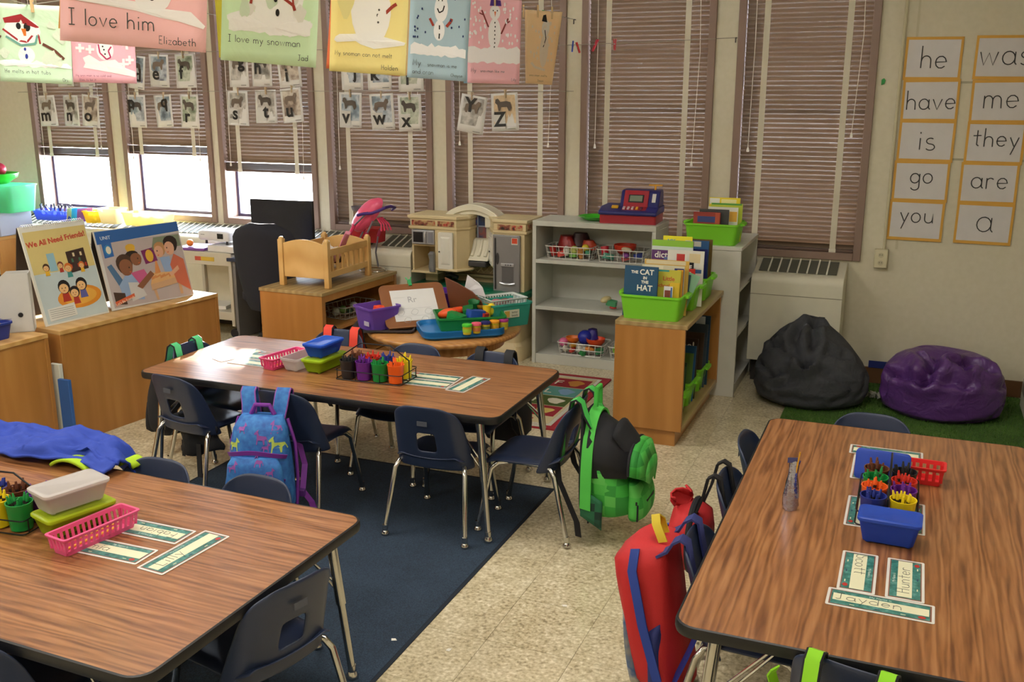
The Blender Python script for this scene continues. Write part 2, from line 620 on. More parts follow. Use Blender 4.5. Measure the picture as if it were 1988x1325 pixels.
# venetian blinds, one per window
which = ['leftmost of the three raised ones', 'middle one of the three raised ones',
         'raised above the computer monitor', 'behind the letters v, w and x, above the play kitchen sink side',
         'behind the letters y and z', 'behind the toy cash register', 'beside the word cards, above the right radiator']
state = ['raised'] * 3 + ['lowered'] * 4
for k, (a, b) in enumerate(WIN):
    hw = (b - a) / 2 - .0465
    bl = thing('venetian_blind', 'mauve venetian blind, ' + which[k], 'blind', ((a + b) / 2, WY + .018, BOT[k]), group='window blinds')
    top = 2.60 - BOT[k]
    sl = MB()
    pr = [(-.019, -.003), (-.010, .0015), (0, .003), (.010, .0015), (.019, -.003)]
    tl = radians(-66)
    pp = [(u * cos(tl) - v * sin(tl), u * sin(tl) + v * cos(tl)) for u, v in pr]
    tp = [(y + .0009, z) for y, z in pp]
    sec = pp + list(reversed(tp))
    sl.loft([[(-hw, y, z) for y, z in sec], [(hw, y, z) for y, z in sec]])
    s0 = sl.build('slat', SLAT, bl, smooth=30)
    z = .030
    zs = []
    if k < 3:
        for q in range(9):
            zs.append(.022 + q * .0055)
        z = .022 + 9 * .0055 + .02
        nflat = 9
    else:
        nflat = 0
        z = .034
    while z < top:
        zs.append(z)
        z += .0285
    for q, zz in enumerate(zs):
        o = s0 if q == 0 else bpy.data.objects.new('slat', s0.data)
        if q:
            COL.objects.link(o)
            o.parent = bl
        o.location = (0, 0, zz)
        o.rotation_euler = (radians(60) if q < nflat else radians(rnd.uniform(-1.0, 1.0)), 0, 0)
    MB().box(-hw, hw, -.016, .016, .0, .018).build('bottom_rail', P('5E4A42', 0.3), bl, bevel=.004)
    MB().box(-hw, hw, -.03, .03, top, top + .06).build('head_rail', SLAT, bl)
    for sx in (-1, 1):
        MB().box(sx * hw * .66 - .018, sx * hw * .66 + .018, -.0245, -.0235, .0, top).build('ladder_tape', TAPE, bl, smooth=0)
        MB().box(sx * hw * .66 - .021, sx * hw * .66 + .021, -.027, -.0235, -.004, .022).build('tape_clip', P('D8D2C2', .5), bl, bevel=.002)
    # pull cords with their tassels
    for sx, ln, wob in ((-.86, 1.15 if k != 3 else 1.35, .01), (.80, 1.05 + .1 * (k % 3), .03)):
        x0 = sx * hw
        zt = max(.25, top + .0 - ln) if k >= 3 else max(-.02, top - ln - .2)
        c = MB().tube([(x0 + wob * .4, -.03, top), (x0 + wob, -.034, top * .55 + zt * .45), (x0 + wob * .2, -.034, zt)], .0022, 5).build('pull_cord', P('D9D4C6', .8), bl)
        MB().lathe([(.002, .03), (.006, .02), (.009, 0), (.004, -.002)], 8).build('tassel', P('E6E2D6', .5), c, loc=(x0 + wob * .2, -.034, zt - .02))

# outdoors: snow-bright ground and a far pale wall of the next building
tag(MB().box(-30, 20, WY + .3, 45, -1.2, -.9).build('trim_20', P('E9EDF2', .8), smooth=0), kind='structure').name = 'ground_outside'

# radiators under the windows
def radiator(name, label, x0, x1, y0, zt, loc_rz=None, y1=WY):
    r = thing(name, label, 'radiator', ((x0 + x1) / 2, (y0 + y1) / 2, 0), group='radiator covers under the windows')
    hw, d = (x1 - x0) / 2, (y1 - y0) / 2
    m = MB()
    # side profile: rounded front edge, flat lip, then a sloping grille rising to the wall
    ya, yb, zb = -d + .085, d - .012, zt + .058
    pr = [(-d, .15)] + [(-d + .05 - .05 * cos(q), zt - .05 + .05 * sin(q)) for q in (0, pi / 8, pi / 4, 3 * pi / 8, pi / 2)] + [(ya, zt), (yb, zb), (d - .002, zb), (d - .002, .15)]
    m.loft([[(-hw, y, z) for y, z in pr], [(hw, y, z) for y, z in pr]])
    m.build('cover', BEIGE, r, bevel=.003)
    MB().box(-hw + .02, hw - .02, -d + .07, d - .01, .0, .15).build('kick_base', P('2A2522', .7), r, smooth=0)
    sl = [(ya + .012, zt + .002), (yb - .012, zb - .005), (yb - .012, zb - .002), (ya + .012, zt + .005)]
    sl = [(y, z + .0045) for y, z in sl]
    MB().loft([[(-hw + .03, y, z) for y, z in sl], [(hw - .05, y, z) for y, z in sl]]).build('grille_back', P('55554A', .7), r, smooth=0)
    n = max(4, int((hw * 2 - .1) / .054))
    b0 = None
    br = [(ya + .004, zt + .004), (yb - .004, zb + .002), (yb - .004, zb + .010), (ya + .004, zt + .012)]
    for q in range(1, n):
        x = -hw + .03 + (2 * hw - .08) * q / n
        if b0 is None:
            b0 = MB().loft([[(-.0045, y, z) for y, z in br], [(.0045, y, z) for y, z in br]]).build('grille_bar', P('DAD7C8', .5), r, smooth=0)
            o = b0
        else:
            o = bpy.data.objects.new('grille_bar', b0.data)
            COL.objects.link(o)
            o.parent = r
        o.location = (x, 0, 0)
    MB().box(-hw, hw, -d - .0012, -d, zt - .125, zt - .121).build('panel_seam', P('8C8875', .6), r, smooth=0)
    return r


radiator('radiator', 'cream radiator cover with slotted top behind the dark beanbag', -.893, -.345, 6.15, .70)
radiator('radiator', 'cream radiator cover between the wooden crib and the play kitchen', -3.60, -3.28, 6.15, .70)
radiator('radiator', 'cream radiator cover behind the crib and computer monitor', -4.72, -3.602, 6.15, .70)
radiator('radiator', 'cream radiator cover under the second window, behind the projector', -6.02, -4.722, 6.15, .70)
radiator('radiator', 'cream radiator cover in the far left corner under craft bins', -7.40, -6.022, 6.15, .70)
r = thing('wall_heater', 'white heater box low on the right wall beside the purple beanbag', 'heater', (.708, 5.85, 0))
MB().box(-.03, .03, -.30, .30, .03, .21).build('casing', WHITEP, r, bevel=.010)
MB().box(-.032, -.03, -.26, .26, .13, .19).build('grille', P('8F8D83', .5), r, smooth=0)

# wall outlet with its conduit
ox, oz = -.155, .80
ou = thing('wall_outlet', 'ivory double power outlet on the wall under the word cards', 'outlet', (ox, WY, oz))
MB().box(-.04, .04, -.045, -.001, -.058, .058).build('outlet_box', P('CFC7A6', .5), ou, bevel=.004)
MB().box(-.036, .036, -.049, -.045, -.054, .054).build('cover_plate', P('D8D0B0', .45), ou, bevel=.003)
for s in (-1, 1):
    f = MB().prism([(.017 * cos(2 * pi * k / 14), .015 * sin(2 * pi * k / 14)) for k in range(14)], 0, .003)
    so = f.build('socket', P('C4BC9C', .5), ou, loc=(0, -.049, s * .024), rot=(pi / 2, 0, 0))
    for xx in (-.006, .006):
        MB().box(xx - .0015, xx + .0015, -.002, .006, .003, .0036).build('slot', P('3A362C', .6), so, smooth=0)
MB().tube([(.012, -.02, .055), (.012, -.02, 2.18)], .009, 8).build('conduit', P('CBC3A4', .5), ou)
# ------------------------------------------------------------------ rugs
def carpet(name, a, b, c, rough=.95):
    return speckle(name, [(.35, a), (.5, b), (.68, c)], 260, rough, 5, 0, .9)


nr = tag(MB().prism(rr(-3.05, -1.44, 1.0, 4.02, .01), .0, .004).build('navy_rug', carpet('navy_pile', '1B2735', '26374A', '36485C')),
         'plain dark navy rug on the floor between the front and middle tables', 'rug')
MB().prism(rr(-3.065, -1.425, .985, 4.035, .012), .0, .003).build('bound_edge', P('17212E', .9), nr)
gr = tag(MB().prism(rr(-.585, .70, 4.6, 6.38, .01), .0, .012).build('turf_rug', carpet('turf', '24400F', '3C611B', '5B8230')),
         'green artificial turf rug under the two beanbags', 'rug')
# grass blades of the turf: real tufts, one uncountable pile
m = MB()
r2 = random.Random(5)
for k in range(5200):
    x, y = r2.uniform(-.575, .69), r2.uniform(4.9, 6.37)
    a = r2.uniform(0, 2 * pi)
    h, l = r2.uniform(.008, .02), r2.uniform(-.012, .012)
    c, s = cos(a) * .0025, sin(a) * .0025
    m.add([(x - c, y - s, .011), (x + c, y + s, .011), (x + l, y + l * .7, .012 + h)], [(0, 1, 2)])
tag(m.build('turf_pile', P('466E22', .9), gr, smooth=0, fix=False), kind='stuff')

# alphabet rug beyond the middle table
AX0, AX1, AY0, AY1 = -2.95, -1.69, 4.80, 5.86
ar = tag(MB().prism(rr(AX0, AX1, AY0, AY1, .012), .0, .008).build('alphabet_rug', carpet('rug_red', '861B26', '9C2430', 'B03440')),
         'red bordered alphabet rug with coloured letter squares before the grey shelf', 'rug')
z = .0095
MB().box(AX0 + .05, AX1 - .05, AY0 + .05, AY1 - .05, .0, z).build('white_band', carpet('rug_white', 'B9B6A4', 'CBC8B6', 'DAD7C6'), ar, smooth=0)
MB().box(AX0 + .075, AX1 - .075, AY0 + .075, AY1 - .075, .0, z + .0012).build('cream_field', carpet('rug_cream', 'BDAF84', 'CFC196', 'DDD0A8'), ar, smooth=0)
cols = ['B8A83A', '9C2430', '5E9E96', '51682F', '2C4A86', 'B8A83A', '9C2430', '51682F', '5E9E96', '9C2430', '2C4A86', 'B8A83A']
cols = [['2C4A86', 'B8A83A', '51682F', 'B8A83A'], ['51682F', '2C4A86', '5E9E96', '9C2430'], ['9C2430', '2C4A86', 'B8A83A', '51682F'], ['B8A83A', '51682F', '2C4A86', 'B8A83A']]
rowsx = [AX1 - .085 - .27 * (k + 1) for k in range(4)]
letters = [['X', 'R', 'L', 'F'], ['W', 'Q', 'K', 'E'], ['V', 'P', 'J', 'D'], ['U', 'O', 'I', 'C']]
sq = [['9C2430', '51682F', '5E9E96', '9C2430'], ['2C4A86', 'B8A83A', '51682F', 'B8A83A'], ['51682F', '5E9E96', '9C2430', '2C4A86'], ['B8A83A', '9C2430', '2C4A86', '51682F']]
for i, x0 in enumerate(rowsx):
    for j in range(4):
        y0 = AY0 + .19 + .19 * j
        h = sq[i][j]
        s = MB().box(x0 + .006, x0 + .264, y0 + .006, y0 + .184, .0, z + .0024).build('letter_square', carpet('rug_' + h, h, h, h), ar, smooth=0)
        text('letter', letters[i][j], .115, P('E4DEC8', .9), s, (x0 + .07, y0 + .05, z + .003))
        # little picture beside the letter
        pc = P(['D9C46A', 'E4DEC8', '7FA6C9', 'C98A3A'][(i + j) % 4], .9)
        MB().prism([(x0 + .18 + .05 * cos(t) * (1 + .25 * sin(3 * t + i)), y0 + .095 + .055 * sin(t) * (1 + .2 * cos(2 * t + j))) for t in [2 * pi * q / 14 for q in range(14)]], .0, z + .003).build('picture', pc, s, smooth=0)
text('lettering', "ABC's", .12, P('A3222E', .9), ar, (AX1 - .33, AY0 + .085, z + .0024), off=.002)
for k in range(6):
    MB().box(AX0 + .1 + .2 * k, AX0 + .18 + .2 * k, AY0 + .012, AY0 + .045, .0, .0095).build('border_block', carpet('rug_white', 'B9B6A4', 'CBC8B6', 'DAD7C6'), ar, smooth=0)

for k, (x, y) in enumerate(((-1.487, 2.60), (-1.29, 2.62), (-1.44, 2.42), (-1.03, 3.04))):
    if k == 2:
        continue
    q = MB().prism([(.012, 0), (.002, .009), (-.011, .004), (-.005, -.008)], .0, .0012)
    tag(q.build('paper_scrap', P('E9E6DC', .8), smooth=0, loc=(x, y, .0045 if k == 0 else .0005), rot=(0, 0, k)),
        ['tiny white paper scrap on the navy rug near its edge', 'tiny white paper scrap on bare floor beside the navy rug', '', 'tiny white paper scrap on the floor in the aisle'][k], 'scrap')


# ------------------------------------------------------------------ activity tables
def table(name, label, x0, x1, y0, y1, rz, leg_in=.10, grain_x=True):
    cx, cy = (x0 + x1) / 2, (y0 + y1) / 2
    t = thing(name, label, 'table', (cx, cy, 0), rz, 'laminate activity tables')
    hx, hy = (x1 - x0) / 2, (y1 - y0) / 2
    top = MB()
    out = rr(-hx, hx, -hy, hy, .055, 6)
    inn = rr(-hx + .006, hx - .006, -hy + .006, hy - .006, .05, 6)
    top.loft([[(x, y, .522) for x, y in inn], [(x, y, .55) for x, y in inn]])
    o = top.build('tabletop', LAM, t, smooth=30)
    if not grain_x:
        o.data.transform(Matrix.Rotation(radians(90), 4, 'Z').inverted())
        o.rotation_euler = (0, 0, radians(90))
    e = MB()
    mid = rr(-hx - .002, hx + .002, -hy - .002, hy + .002, .057, 6)
    e.loft([[(x, y, .523) for x, y in inn], [(x, y, .521) for x, y in out], [(x, y, .529) for x, y in mid], [(x, y, .542) for x, y in mid], [(x, y, .549) for x, y in out], [(x, y, .5505) for x, y in inn]], c0=False, c1=False)
    e.build('edge_band', BLACK, t, smooth=60)
    MB().box(-hx + .13, hx - .13, -hy + .06, hy - .06, .505, .5218).build('apron_frame', P('2B2B2E', .6), t, smooth=0)
    for sx in (-1, 1):
        for sy in (-1, 1):
            a = Vector((sx * (hx - leg_in), sy * (hy - .055), .521))
            b = Vector((sx * (hx - leg_in + .045), sy * (hy - .03), .030))
            mdl = a.lerp(b, .52)
            lg = MB().tube([a, mdl], .0165, 12).build('leg', CHROME, t)
            MB().tube([mdl, b], .0125, 12).build('leg_insert', CHROME, lg)
            MB().lathe([(.013, .05), (.014, .03), (.012, .028), (.02, .014), (.019, .006), (.01, .0045)], 12, cx=b.x, cy=b.y).build('foot_glide', CHROME, lg)
            q = a.lerp(b, .45)
            MB().tube([(a.x - sx * .16, a.y - sy * .02, .507), q], .004, 6).tube([(a.x - sx * .16, a.y - sy * .05, .507), q + Vector((0, -sy * .004, .03))], .004, 6).build('brace_rod', CHROME, lg)
    return t


table('activity_table', 'middle wood grain table with black edge and eight coloured crayon cups', -3.235, -1.435, 3.375, 4.145, 0)
table('activity_table', 'front left wood grain table with black edge, nearest the navy rug', -3.31, -1.455, 1.47, 2.405, -1.2)
table('activity_table', 'right wood grain table set lengthwise with a silver drink pouch on it', -.447, .475, 2.125, 3.815, 0, .10, False)


# ------------------------------------------------------------------ school chairs
def rsq(u, v, r):
    """square [-1,1] to rounded square"""
    return u, v


def make_chair():
    t = thing('school_chair', 'chair', 'chair', (0, 0, 0), 0, 'navy school chairs')
    # seat: dished, with a waterfall front edge and rounded corners
    N = 12

    def seat(u, v):
        a, b = 2 * u - 1, 2 * v - 1
        k = 1 - .10 * max(0, abs(b) - .55) / .45 * abs(a) ** 3
        w = .168 - .012 * (1 - v)
        x = a * w * k
        y = -.155 + .345 * v * (1 - .05 * a * a * v)
        z = .338 + .012 * abs(a) ** 2.5 * (1 - .6 * v) - .010 * (1 - a * a) - .026 * max(0, v - .8) ** 2 / .04 + .022 * max(0, .16 - v) / .16
        z -= .02 * max(0, abs(a) - .88) / .12
        return (x, y, z)
    s = MB().grid(N, N, seat).build('seat', NAVY, t, smooth=80, solid=.008, sub=1)
    bake_mesh(s)

    def back(u, v):
        a = 2 * u - 1
        w = .174 - .036 * v ** 1.3
        # rounded upper corners
        if v > .8:
            e = (v - .8) / .2
            w *= 1 - .10 * e ** 3
        z = .296 + .289 * v
        if v > .7:
            z -= .030 * ((v - .7) / .3) * abs(a) ** 4
        y = -.128 - .075 * v + .030 * abs(a) ** 2.2 * (1 - .2 * v)
        if abs(a) > .8:
            y += .042 * (abs(a) - .8) / .2 * (1 - .75 * v)
        return (a * w, y, z)
    # the hand-hole low in the back
    b = MB().grid(16, 14, back, skip=lambda i, j: (6 <= i <= 9 and 4 <= j <= 7) or (5 <= i <= 10 and 1 <= j <= 2 and False)).build('backrest', NAVY, t, smooth=80, solid=.008, sub=1)
    bake_mesh(b)
    MB().box(-.022, .022, -.2005, -.1992, .502, .522).build('sticker', P('4E525E', .6), b, smooth=0, rot=(0, 0, 0))
    MB().tube([(-.13, -.11, .318), (-.13, .11, .318)], .0085, 8).tube([(.13, -.11, .318), (.13, .11, .318)], .0085, 8).tube([(-.13, -.02, .318), (.13, -.02, .318)], .0085, 8).build('seat_frame', CHROME, t)
    for sx in (-1, 1):
        for fr in (0, 1):
            if fr:
                p = [(sx * .12, .06, .318), (sx * .14, .115, .312), (sx * .152, .145, .285), (sx * .172, .198, .024)]
            else:
                p = [(sx * .12, -.06, .318), (sx * .145, -.115, .312), (sx * .156, -.135, .285), (sx * .180, -.200, .024)]
            lg = MB().tube(p, .0105, 10).build('leg', CHROME, t)
            f = p[-1]
            MB().lathe([(.0115, .05), (.012, .026), (.010, .024), (.017, .014), (.017, .007), (.010, .0045)], 12, cx=f[0], cy=f[1]).build('foot_glide', CHROME, lg)
    return t


chair0 = make_chair()
used = []


def chair(bx, by, ang, label, off=.20):
    """bx,by: middle of the back's top edge; ang: heading of the seat in degrees from +y, counter-clockwise"""
    a = radians(ang)
    x, y = bx - sin(a) * off, by + cos(a) * off
    if not used:
        used.append(1)
        chair0.location = (x, y, 0)
        chair0.rotation_euler = (0, 0, a)
        chair0['label'] = label
        return chair0
    return copy_tree(chair0, label, None, (x, y, .0), ang)


CH = {}
CH['c1'] = chair(-2.985, 3.285, -8, 'navy chair at the left of the middle table near side, its hole showing dark cloth')
CH['c2'] = chair(-2.40, 3.27, 2, 'navy chair carrying the blue unicorn print backpack, near side of middle table')
CH['c3'] = chair(-1.735, 3.312, 2, 'navy chair with open hand hole at the near right of the middle table')
CH['c4'] = chair(-1.175, 3.66, 90, 'navy chair at the right end of the middle table holding the green backpack')
CH['c5'] = chair(-2.724, 4.33, 182, 'navy chair with red straps over its back, far side of middle table')
CH['c6'] = chair(-2.206, 4.21, 178, 'navy chair back before the round table, far side of middle table')
CH['c7'] = chair(-1.797, 4.21, 177, 'navy chair back nearest the grey shelf, far side of middle table')
CH['c8'] = chair(-3.295, 3.785, -90, 'navy chair with mint green straps at the left end of the middle table')
CH['c9'] = chair(-2.29, 2.475, 180, 'navy chair beside the blue jacket, far side of front left table')
CH['c10'] = chair(-1.877, 2.475, 176, 'navy chair in front of the unicorn backpack, far side of front left table')
CH['c11'] = chair(-1.372, 1.925, 75, 'navy chair at the right end of the front left table, grey light on its back')
CH['c12'] = chair(-1.97, 1.385, 4, 'navy chair cut off at the bottom left corner, front left table')
CH['c13'] = chair(-.068, 3.905, 180, 'navy chair at the far end of the right table near the beanbags')
CH['c14'] = chair(-.508, 3.47, -90, 'navy chair seen edge on, farthest along the left of the right table')
CH['c15'] = chair(-.506, 3.07, -92, 'navy chair with black straps, middle of the left side of the right table')
CH['c16'] = chair(-.505, 2.58, -90, 'navy chair with blue straps and the red backpack at the right table')
CH['c17'] = chair(-.03, 2.042, -13, 'navy chair with lime straps at the bottom edge by the right table')
CH['cj'] = chair(-2.75, 2.49, 176, 'navy chair under the royal blue jacket, far side of front left table')
# ------------------------------------------------------------------ things on the three tables
TZ = .5508
CC = {'black': '1E1E22', 'purple': '6A2490', 'green': '0F8A3C', 'orange': 'F2641C', 'yellow': 'EFD418', 'blue': '27368F', 'red': 'D5301F', 'brown': '6B3B24'}


def make_cup(col):
    m = MB()
    m.lathe([(.031, .0), (.0365, .074), (.0385, .078), (.0385, .082), (.0355, .082), (.0345, .076), (.029, .004)], 22)
    return m


CRAYON = {}


def crayon_mesh(col):
    if col in CRAYON:
        return CRAYON[col]
    m = MB()
    m.lathe([(.0045, 0), (.0045, .076), (.0038, .078), (.0027, .087)], 8, 0)
    m.lathe([(.0048, .008), (.0048, .066)], 8, 0, False, False)
    m.lathe([(.0049, .052), (.0049, .062)], 8, 1, False, False)
    tmp = m.build('crayon', [P(CC[col], .55), P('2B211C', .6)], smooth=40)
    CRAYON[col] = tmp.data
    bpy.data.objects.remove(tmp)
    return CRAYON[col]


def caddy(where, cx, cy, rz, layout, nmax=7, hide=()):
    """wire carrier with a 4 x 2 set of cups; layout: rows of colour names, nearest row first"""
    R = Matrix.Rotation(radians(rz), 3, 'Z')
    t = thing('wire_caddy', 'black wire caddy holding crayon cups on the %s table' % where, 'caddy', (cx, cy, TZ), rz, 'wire crayon caddies')
    hx, hy = .163, .086
    wm = P('232428', .35, .6)
    b = MB()
    for z in (.004, .045):
        b.tube([(x, y, z) for x, y in rr(-hx, hx, -hy, hy, .015, 3)], .0022, 6, closed=True)
    b.tube([(-hx, 0, .004), (hx, 0, .004)], .0022, 6)
    b.build('wire_frame', wm, t)
    ups = MB()
    first = None
    for x, y in [(sx * hx, sy * (hy - .02)) for sx in (-1, 1) for sy in (-1, 1)] + [(sx * hx, 0) for sx in (-1, 1)] + [(sx * .06, sy * hy) for sx in (-1, 1) for sy in (-1, 1)]:
        if first is None:
            first = MB().tube([(0, 0, .004), (0, 0, .045)], .0022, 6).build('upright_wire', wm, t)
            o = first
        else:
            o = bpy.data.objects.new('upright_wire', first.data)
            COL.objects.link(o)
            o.parent = t
        o.location = (x, y, 0)
    MB().tube([(-hx, 0, .045), (-hx, 0, .095), (-.075, 0, .155), (.075, 0, .155), (hx, 0, .095), (hx, 0, .045)], .003, 8).build('handle', wm, t)
    for j, row in enumerate(layout):
        for i, col in enumerate(row):
            if not col:
                continue
            lp = Vector((-.118 + .0787 * i, -.0415 + .083 * j, .004))
            wp = R @ lp + Vector((cx, cy, TZ))
            c = make_cup(col).build('crayon_cup', P(CC[col], .4), smooth=60, loc=wp)
            tag(c, '%s plastic cup of crayons in the caddy on the %s table' % (col, where), 'cup', 'crayon cups on the %s table' % where)
            n = nmax if (i, j) not in hide else 3
            for q in range(n):
                a = 2 * pi * q / n + rnd.uniform(-.3, .3)
                k = bpy.data.objects.new('crayon', crayon_mesh(col if col != 'purple' or q % 3 else 'purple'))
                COL.objects.link(k)
                rr_ = .019 if q else .0
                k.location = wp + Vector((rr_ * cos(a) * .6, rr_ * sin(a) * .6, .006 + rnd.uniform(0, .018)))
                tl = rnd.uniform(.08, .26) if q else .02
                k.rotation_euler = Vector((sin(tl) * cos(a), sin(tl) * sin(a), cos(tl))).to_track_quat('Z', 'Y').to_euler()
                tag(k, '%s crayon standing in the %s cup on the %s table' % (col, col, where), 'crayon', '%s crayons on the %s table' % (col, where))
    return t


caddy('middle', -2.160, 3.700, 2, [['black', 'purple', 'green', 'orange'], ['brown', 'red', 'blue', 'yellow']])
caddy('front left', -2.462, 1.955, 8, [[None, 'red', 'yellow', 'green'], [None, 'blue', 'brown', 'purple']])
caddy('right', .012, 3.045, 90, [['yellow', 'purple', 'red', 'black'], ['blue', 'orange', 'green', 'brown']])


def bin_mesh(m, hx, hy, h, taper, r, wall=.003, rim=.006, mi=0, z0=0.0, foot=0.0):
    """open tub: outer wall, rolled rim, inner wall"""
    a, b = hx - taper, hy - taper
    R = [ring(-a, a, -b, b, r, z0 + foot), ring(-hx, hx, -hy, hy, r, z0 + h - .012), ring(-hx - rim, hx + rim, -hy - rim, hy + rim, r + rim * .5, z0 + h - .01),
         ring(-hx - rim, hx + rim, -hy - rim, hy + rim, r + rim * .5, z0 + h), ring(-hx + wall, hx - wall, -hy + wall, hy - wall, r - wall * .5, z0 + h),
         ring(-a + wall, a - wall, -b + wall, b - wall, max(.002, r - wall * .5), z0 + foot + wall)]
    return m.loft(R, mi)


def pencil_box(label, hexcol, cx, cy, z, rz, hx, hy, h, lid=True, alpha=.6, fill=None):
    t = thing('pencil_box', label, 'box', (cx, cy, z), rz, 'plastic pencil boxes')
    mt = frosted('box_' + hexcol, hexcol, alpha * .9)
    bin_mesh(MB(), hx, hy, h, .012, .014, .002, .004, foot=.006).build('body', mt, t, smooth=50)
    for sx in (-1, 1):
        for sy in (-1, 1):
            MB().lathe([(.007, 0), (.009, .007)], 8, cx=sx * (hx - .026), cy=sy * (hy - .026)).build('foot', mt, t)
    if lid:
        m = MB()
        a, b = hx + .006, hy + .006
        m.loft([ring(-a, a, -b, b, .016, h - .006), ring(-a, a, -b, b, .016, h + .001), ring(-a + .004, a - .004, -b + .004, b - .004, .014, h + .004),
                ring(-a + .014, a - .014, -b + .014, b - .014, .010, h + .004), ring(-a + .017, a - .017, -b + .017, b - .017, .008, h + .0025)])
        m.build('lid', frosted('lid_' + hexcol, hexcol, min(.95, alpha + .2)), t, smooth=50)
    if fill:
        m = MB()
        rq = random.Random(hexcol)
        for k in range(9):
            x = rq.uniform(-hx + .03, hx - .03)
            y0 = -hy + .022 + rq.uniform(0, .01)
            m.tube([(x, y0, .016 + .004 * (k % 3)), (x * .8, y0 + .10, .018 + .004 * (k % 3))], .004, 6, k % len(fill))
        tag(m.build('pencil_fill', [P(c, .6) for c in fill], t), kind='stuff')
    return t


def slot_basket(label, hexcol, cx, cy, z, rz, hx, hy, h, nlong=14, nshort=4, inside=None, gap=.55):
    """rectangular basket whose walls are slotted: rim, bars, lower band, base"""
    t = thing('slotted_basket', label, 'basket', (cx, cy, z), rz, 'slotted plastic baskets')
    mt = P(hexcol, .4)
    tp = .010

    def ringq(s, zz):
        k = tp * (1 - s)
        return ring(-hx + k, hx - k, -hy + k, hy - k, .008, zz, 2)
    m = MB()
    m.loft([ringq(0, 0), ringq(.26, h * .26), [(p[0] * .96, p[1] * .975, p[2]) for p in ringq(.26, h * .26)], [(p[0] * .95, p[1] * .97, .002) for p in ringq(0, 0)]])
    m.build('base', mt, t, smooth=50)
    e = .006
    o = MB()
    o.loft([ringq(.8, h * .8), ring(-hx - e, hx + e, -hy - e, hy + e, .011, h * .93, 2), ring(-hx - e, hx + e, -hy - e, hy + e, .011, h, 2), ring(-hx + .002, hx - .002, -hy + .002, hy - .002, .007, h, 2),
            [(p[0] * .965, p[1] * .98, p[2]) for p in ringq(.8, h * .8)]], close=True)
    o.build('rim', mt, t, smooth=50)
    za, zb = h * .22, h * .84
    ka, kb = tp * .76, tp * .18

    def bars(n, fix, half, along):
        b0 = None
        for side in (-1, 1):
            for q in range(n + 1):
                c = -1 + 2 * q / n
                wbar = half * 2 / n * (1 - gap) * .5
                cc = c * (half - .008)
                if along == 'x':
                    lo, hi = (cc, side * (fix - ka), za), (cc, side * (fix - kb), zb)
                    sd = (1, 0, 0)
                else:
                    lo, hi = (side * (fix - ka), cc, za), (side * (fix - kb), cc, zb)
                    sd = (0, 1, 0)
                MB().ribbon([lo, hi], wbar * 2, .0025, sd).build('slat', mt, t, smooth=0)
    bars(nshort, hy, hx, 'x')
    bars(nlong, hx, hy, 'y')
    if inside:
        for k, (x, y, a, c, ln) in enumerate(inside):
            p = thing('pencil', '%s pencil lying in the pink basket on the %s table' % (('amber', 'pale yellow')[k], 'middle' if 'middle' in label else 'front left'), 'pencil', (0, 0, 0))
            Rz = Matrix.Rotation(radians(rz), 3, 'Z')
            p.location = Rz @ Vector((x, y, .012 + .009 * k)) + Vector((cx, cy, z))
            p.rotation_euler = (0, 0, radians(rz + a))
            d = .0038
            MB().tube([(0, -ln / 2, 0), (0, ln / 2 - .012, 0)], d, 6).build('shaft', P(c, .5), p, smooth=0)
            MB().tube([(0, ln / 2 - .012, 0), (0, ln / 2, 0)], [d, .0005], 6).build('point', P('D8B98A', .6), p)
            MB().tube([(0, -ln / 2 - .012, 0), (0, -ln / 2, 0)], d, 6).build('eraser', P('D98A8A', .7), p)
    return t


# middle table
pencil_box('milky open pencil box beside the pink basket on the middle table', 'E3DEDC', -2.572, 3.73, TZ, -6, .048, .098, .062, False, .62)
pencil_box('lime green pencil box under the blue box on the middle table', 'B9D92A', -2.462, 3.745, TZ, -3, .052, .102, .062, True, .75, ['4F6A22', '39471F'])
pencil_box('clear blue lidded pencil box stacked on the lime box, middle table', '2E6BE0', -2.466, 3.752, TZ + .067, -2, .052, .088, .062, True, .72, ['24345E', '1F2A4A'])
slot_basket('pink slotted basket with a pencil on the middle table', 'E04A80', -2.672, 3.735, TZ, -11, .042, .118, .055, 12, 4, [(.0, .02, 4, 'E8B23C', .17)])
# front left table
pencil_box('lime lidded pencil box under the milky box on the front left table', 'C8DC2C', -2.203, 2.0, TZ, -16, .053, .100, .064, True, .78, ['6E7A2A', '8A8A3A'])
pencil_box('milky lidded pencil box stacked on the lime one, front left table', 'E6E2E0', -2.215, 2.003, TZ + .069, -17, .055, .094, .066, True, .55, ['C9566A', 'B8474F', 'A9A4B0'])
slot_basket('pink slotted basket of pencils on the front left table', 'E4588C', -2.087, 1.957, TZ, -9, .040, .122, .056, 13, 4, [(.006, -.01, 2, 'E8B23C', .18), (-.008, .0, -3, 'E9C04C', .17)])
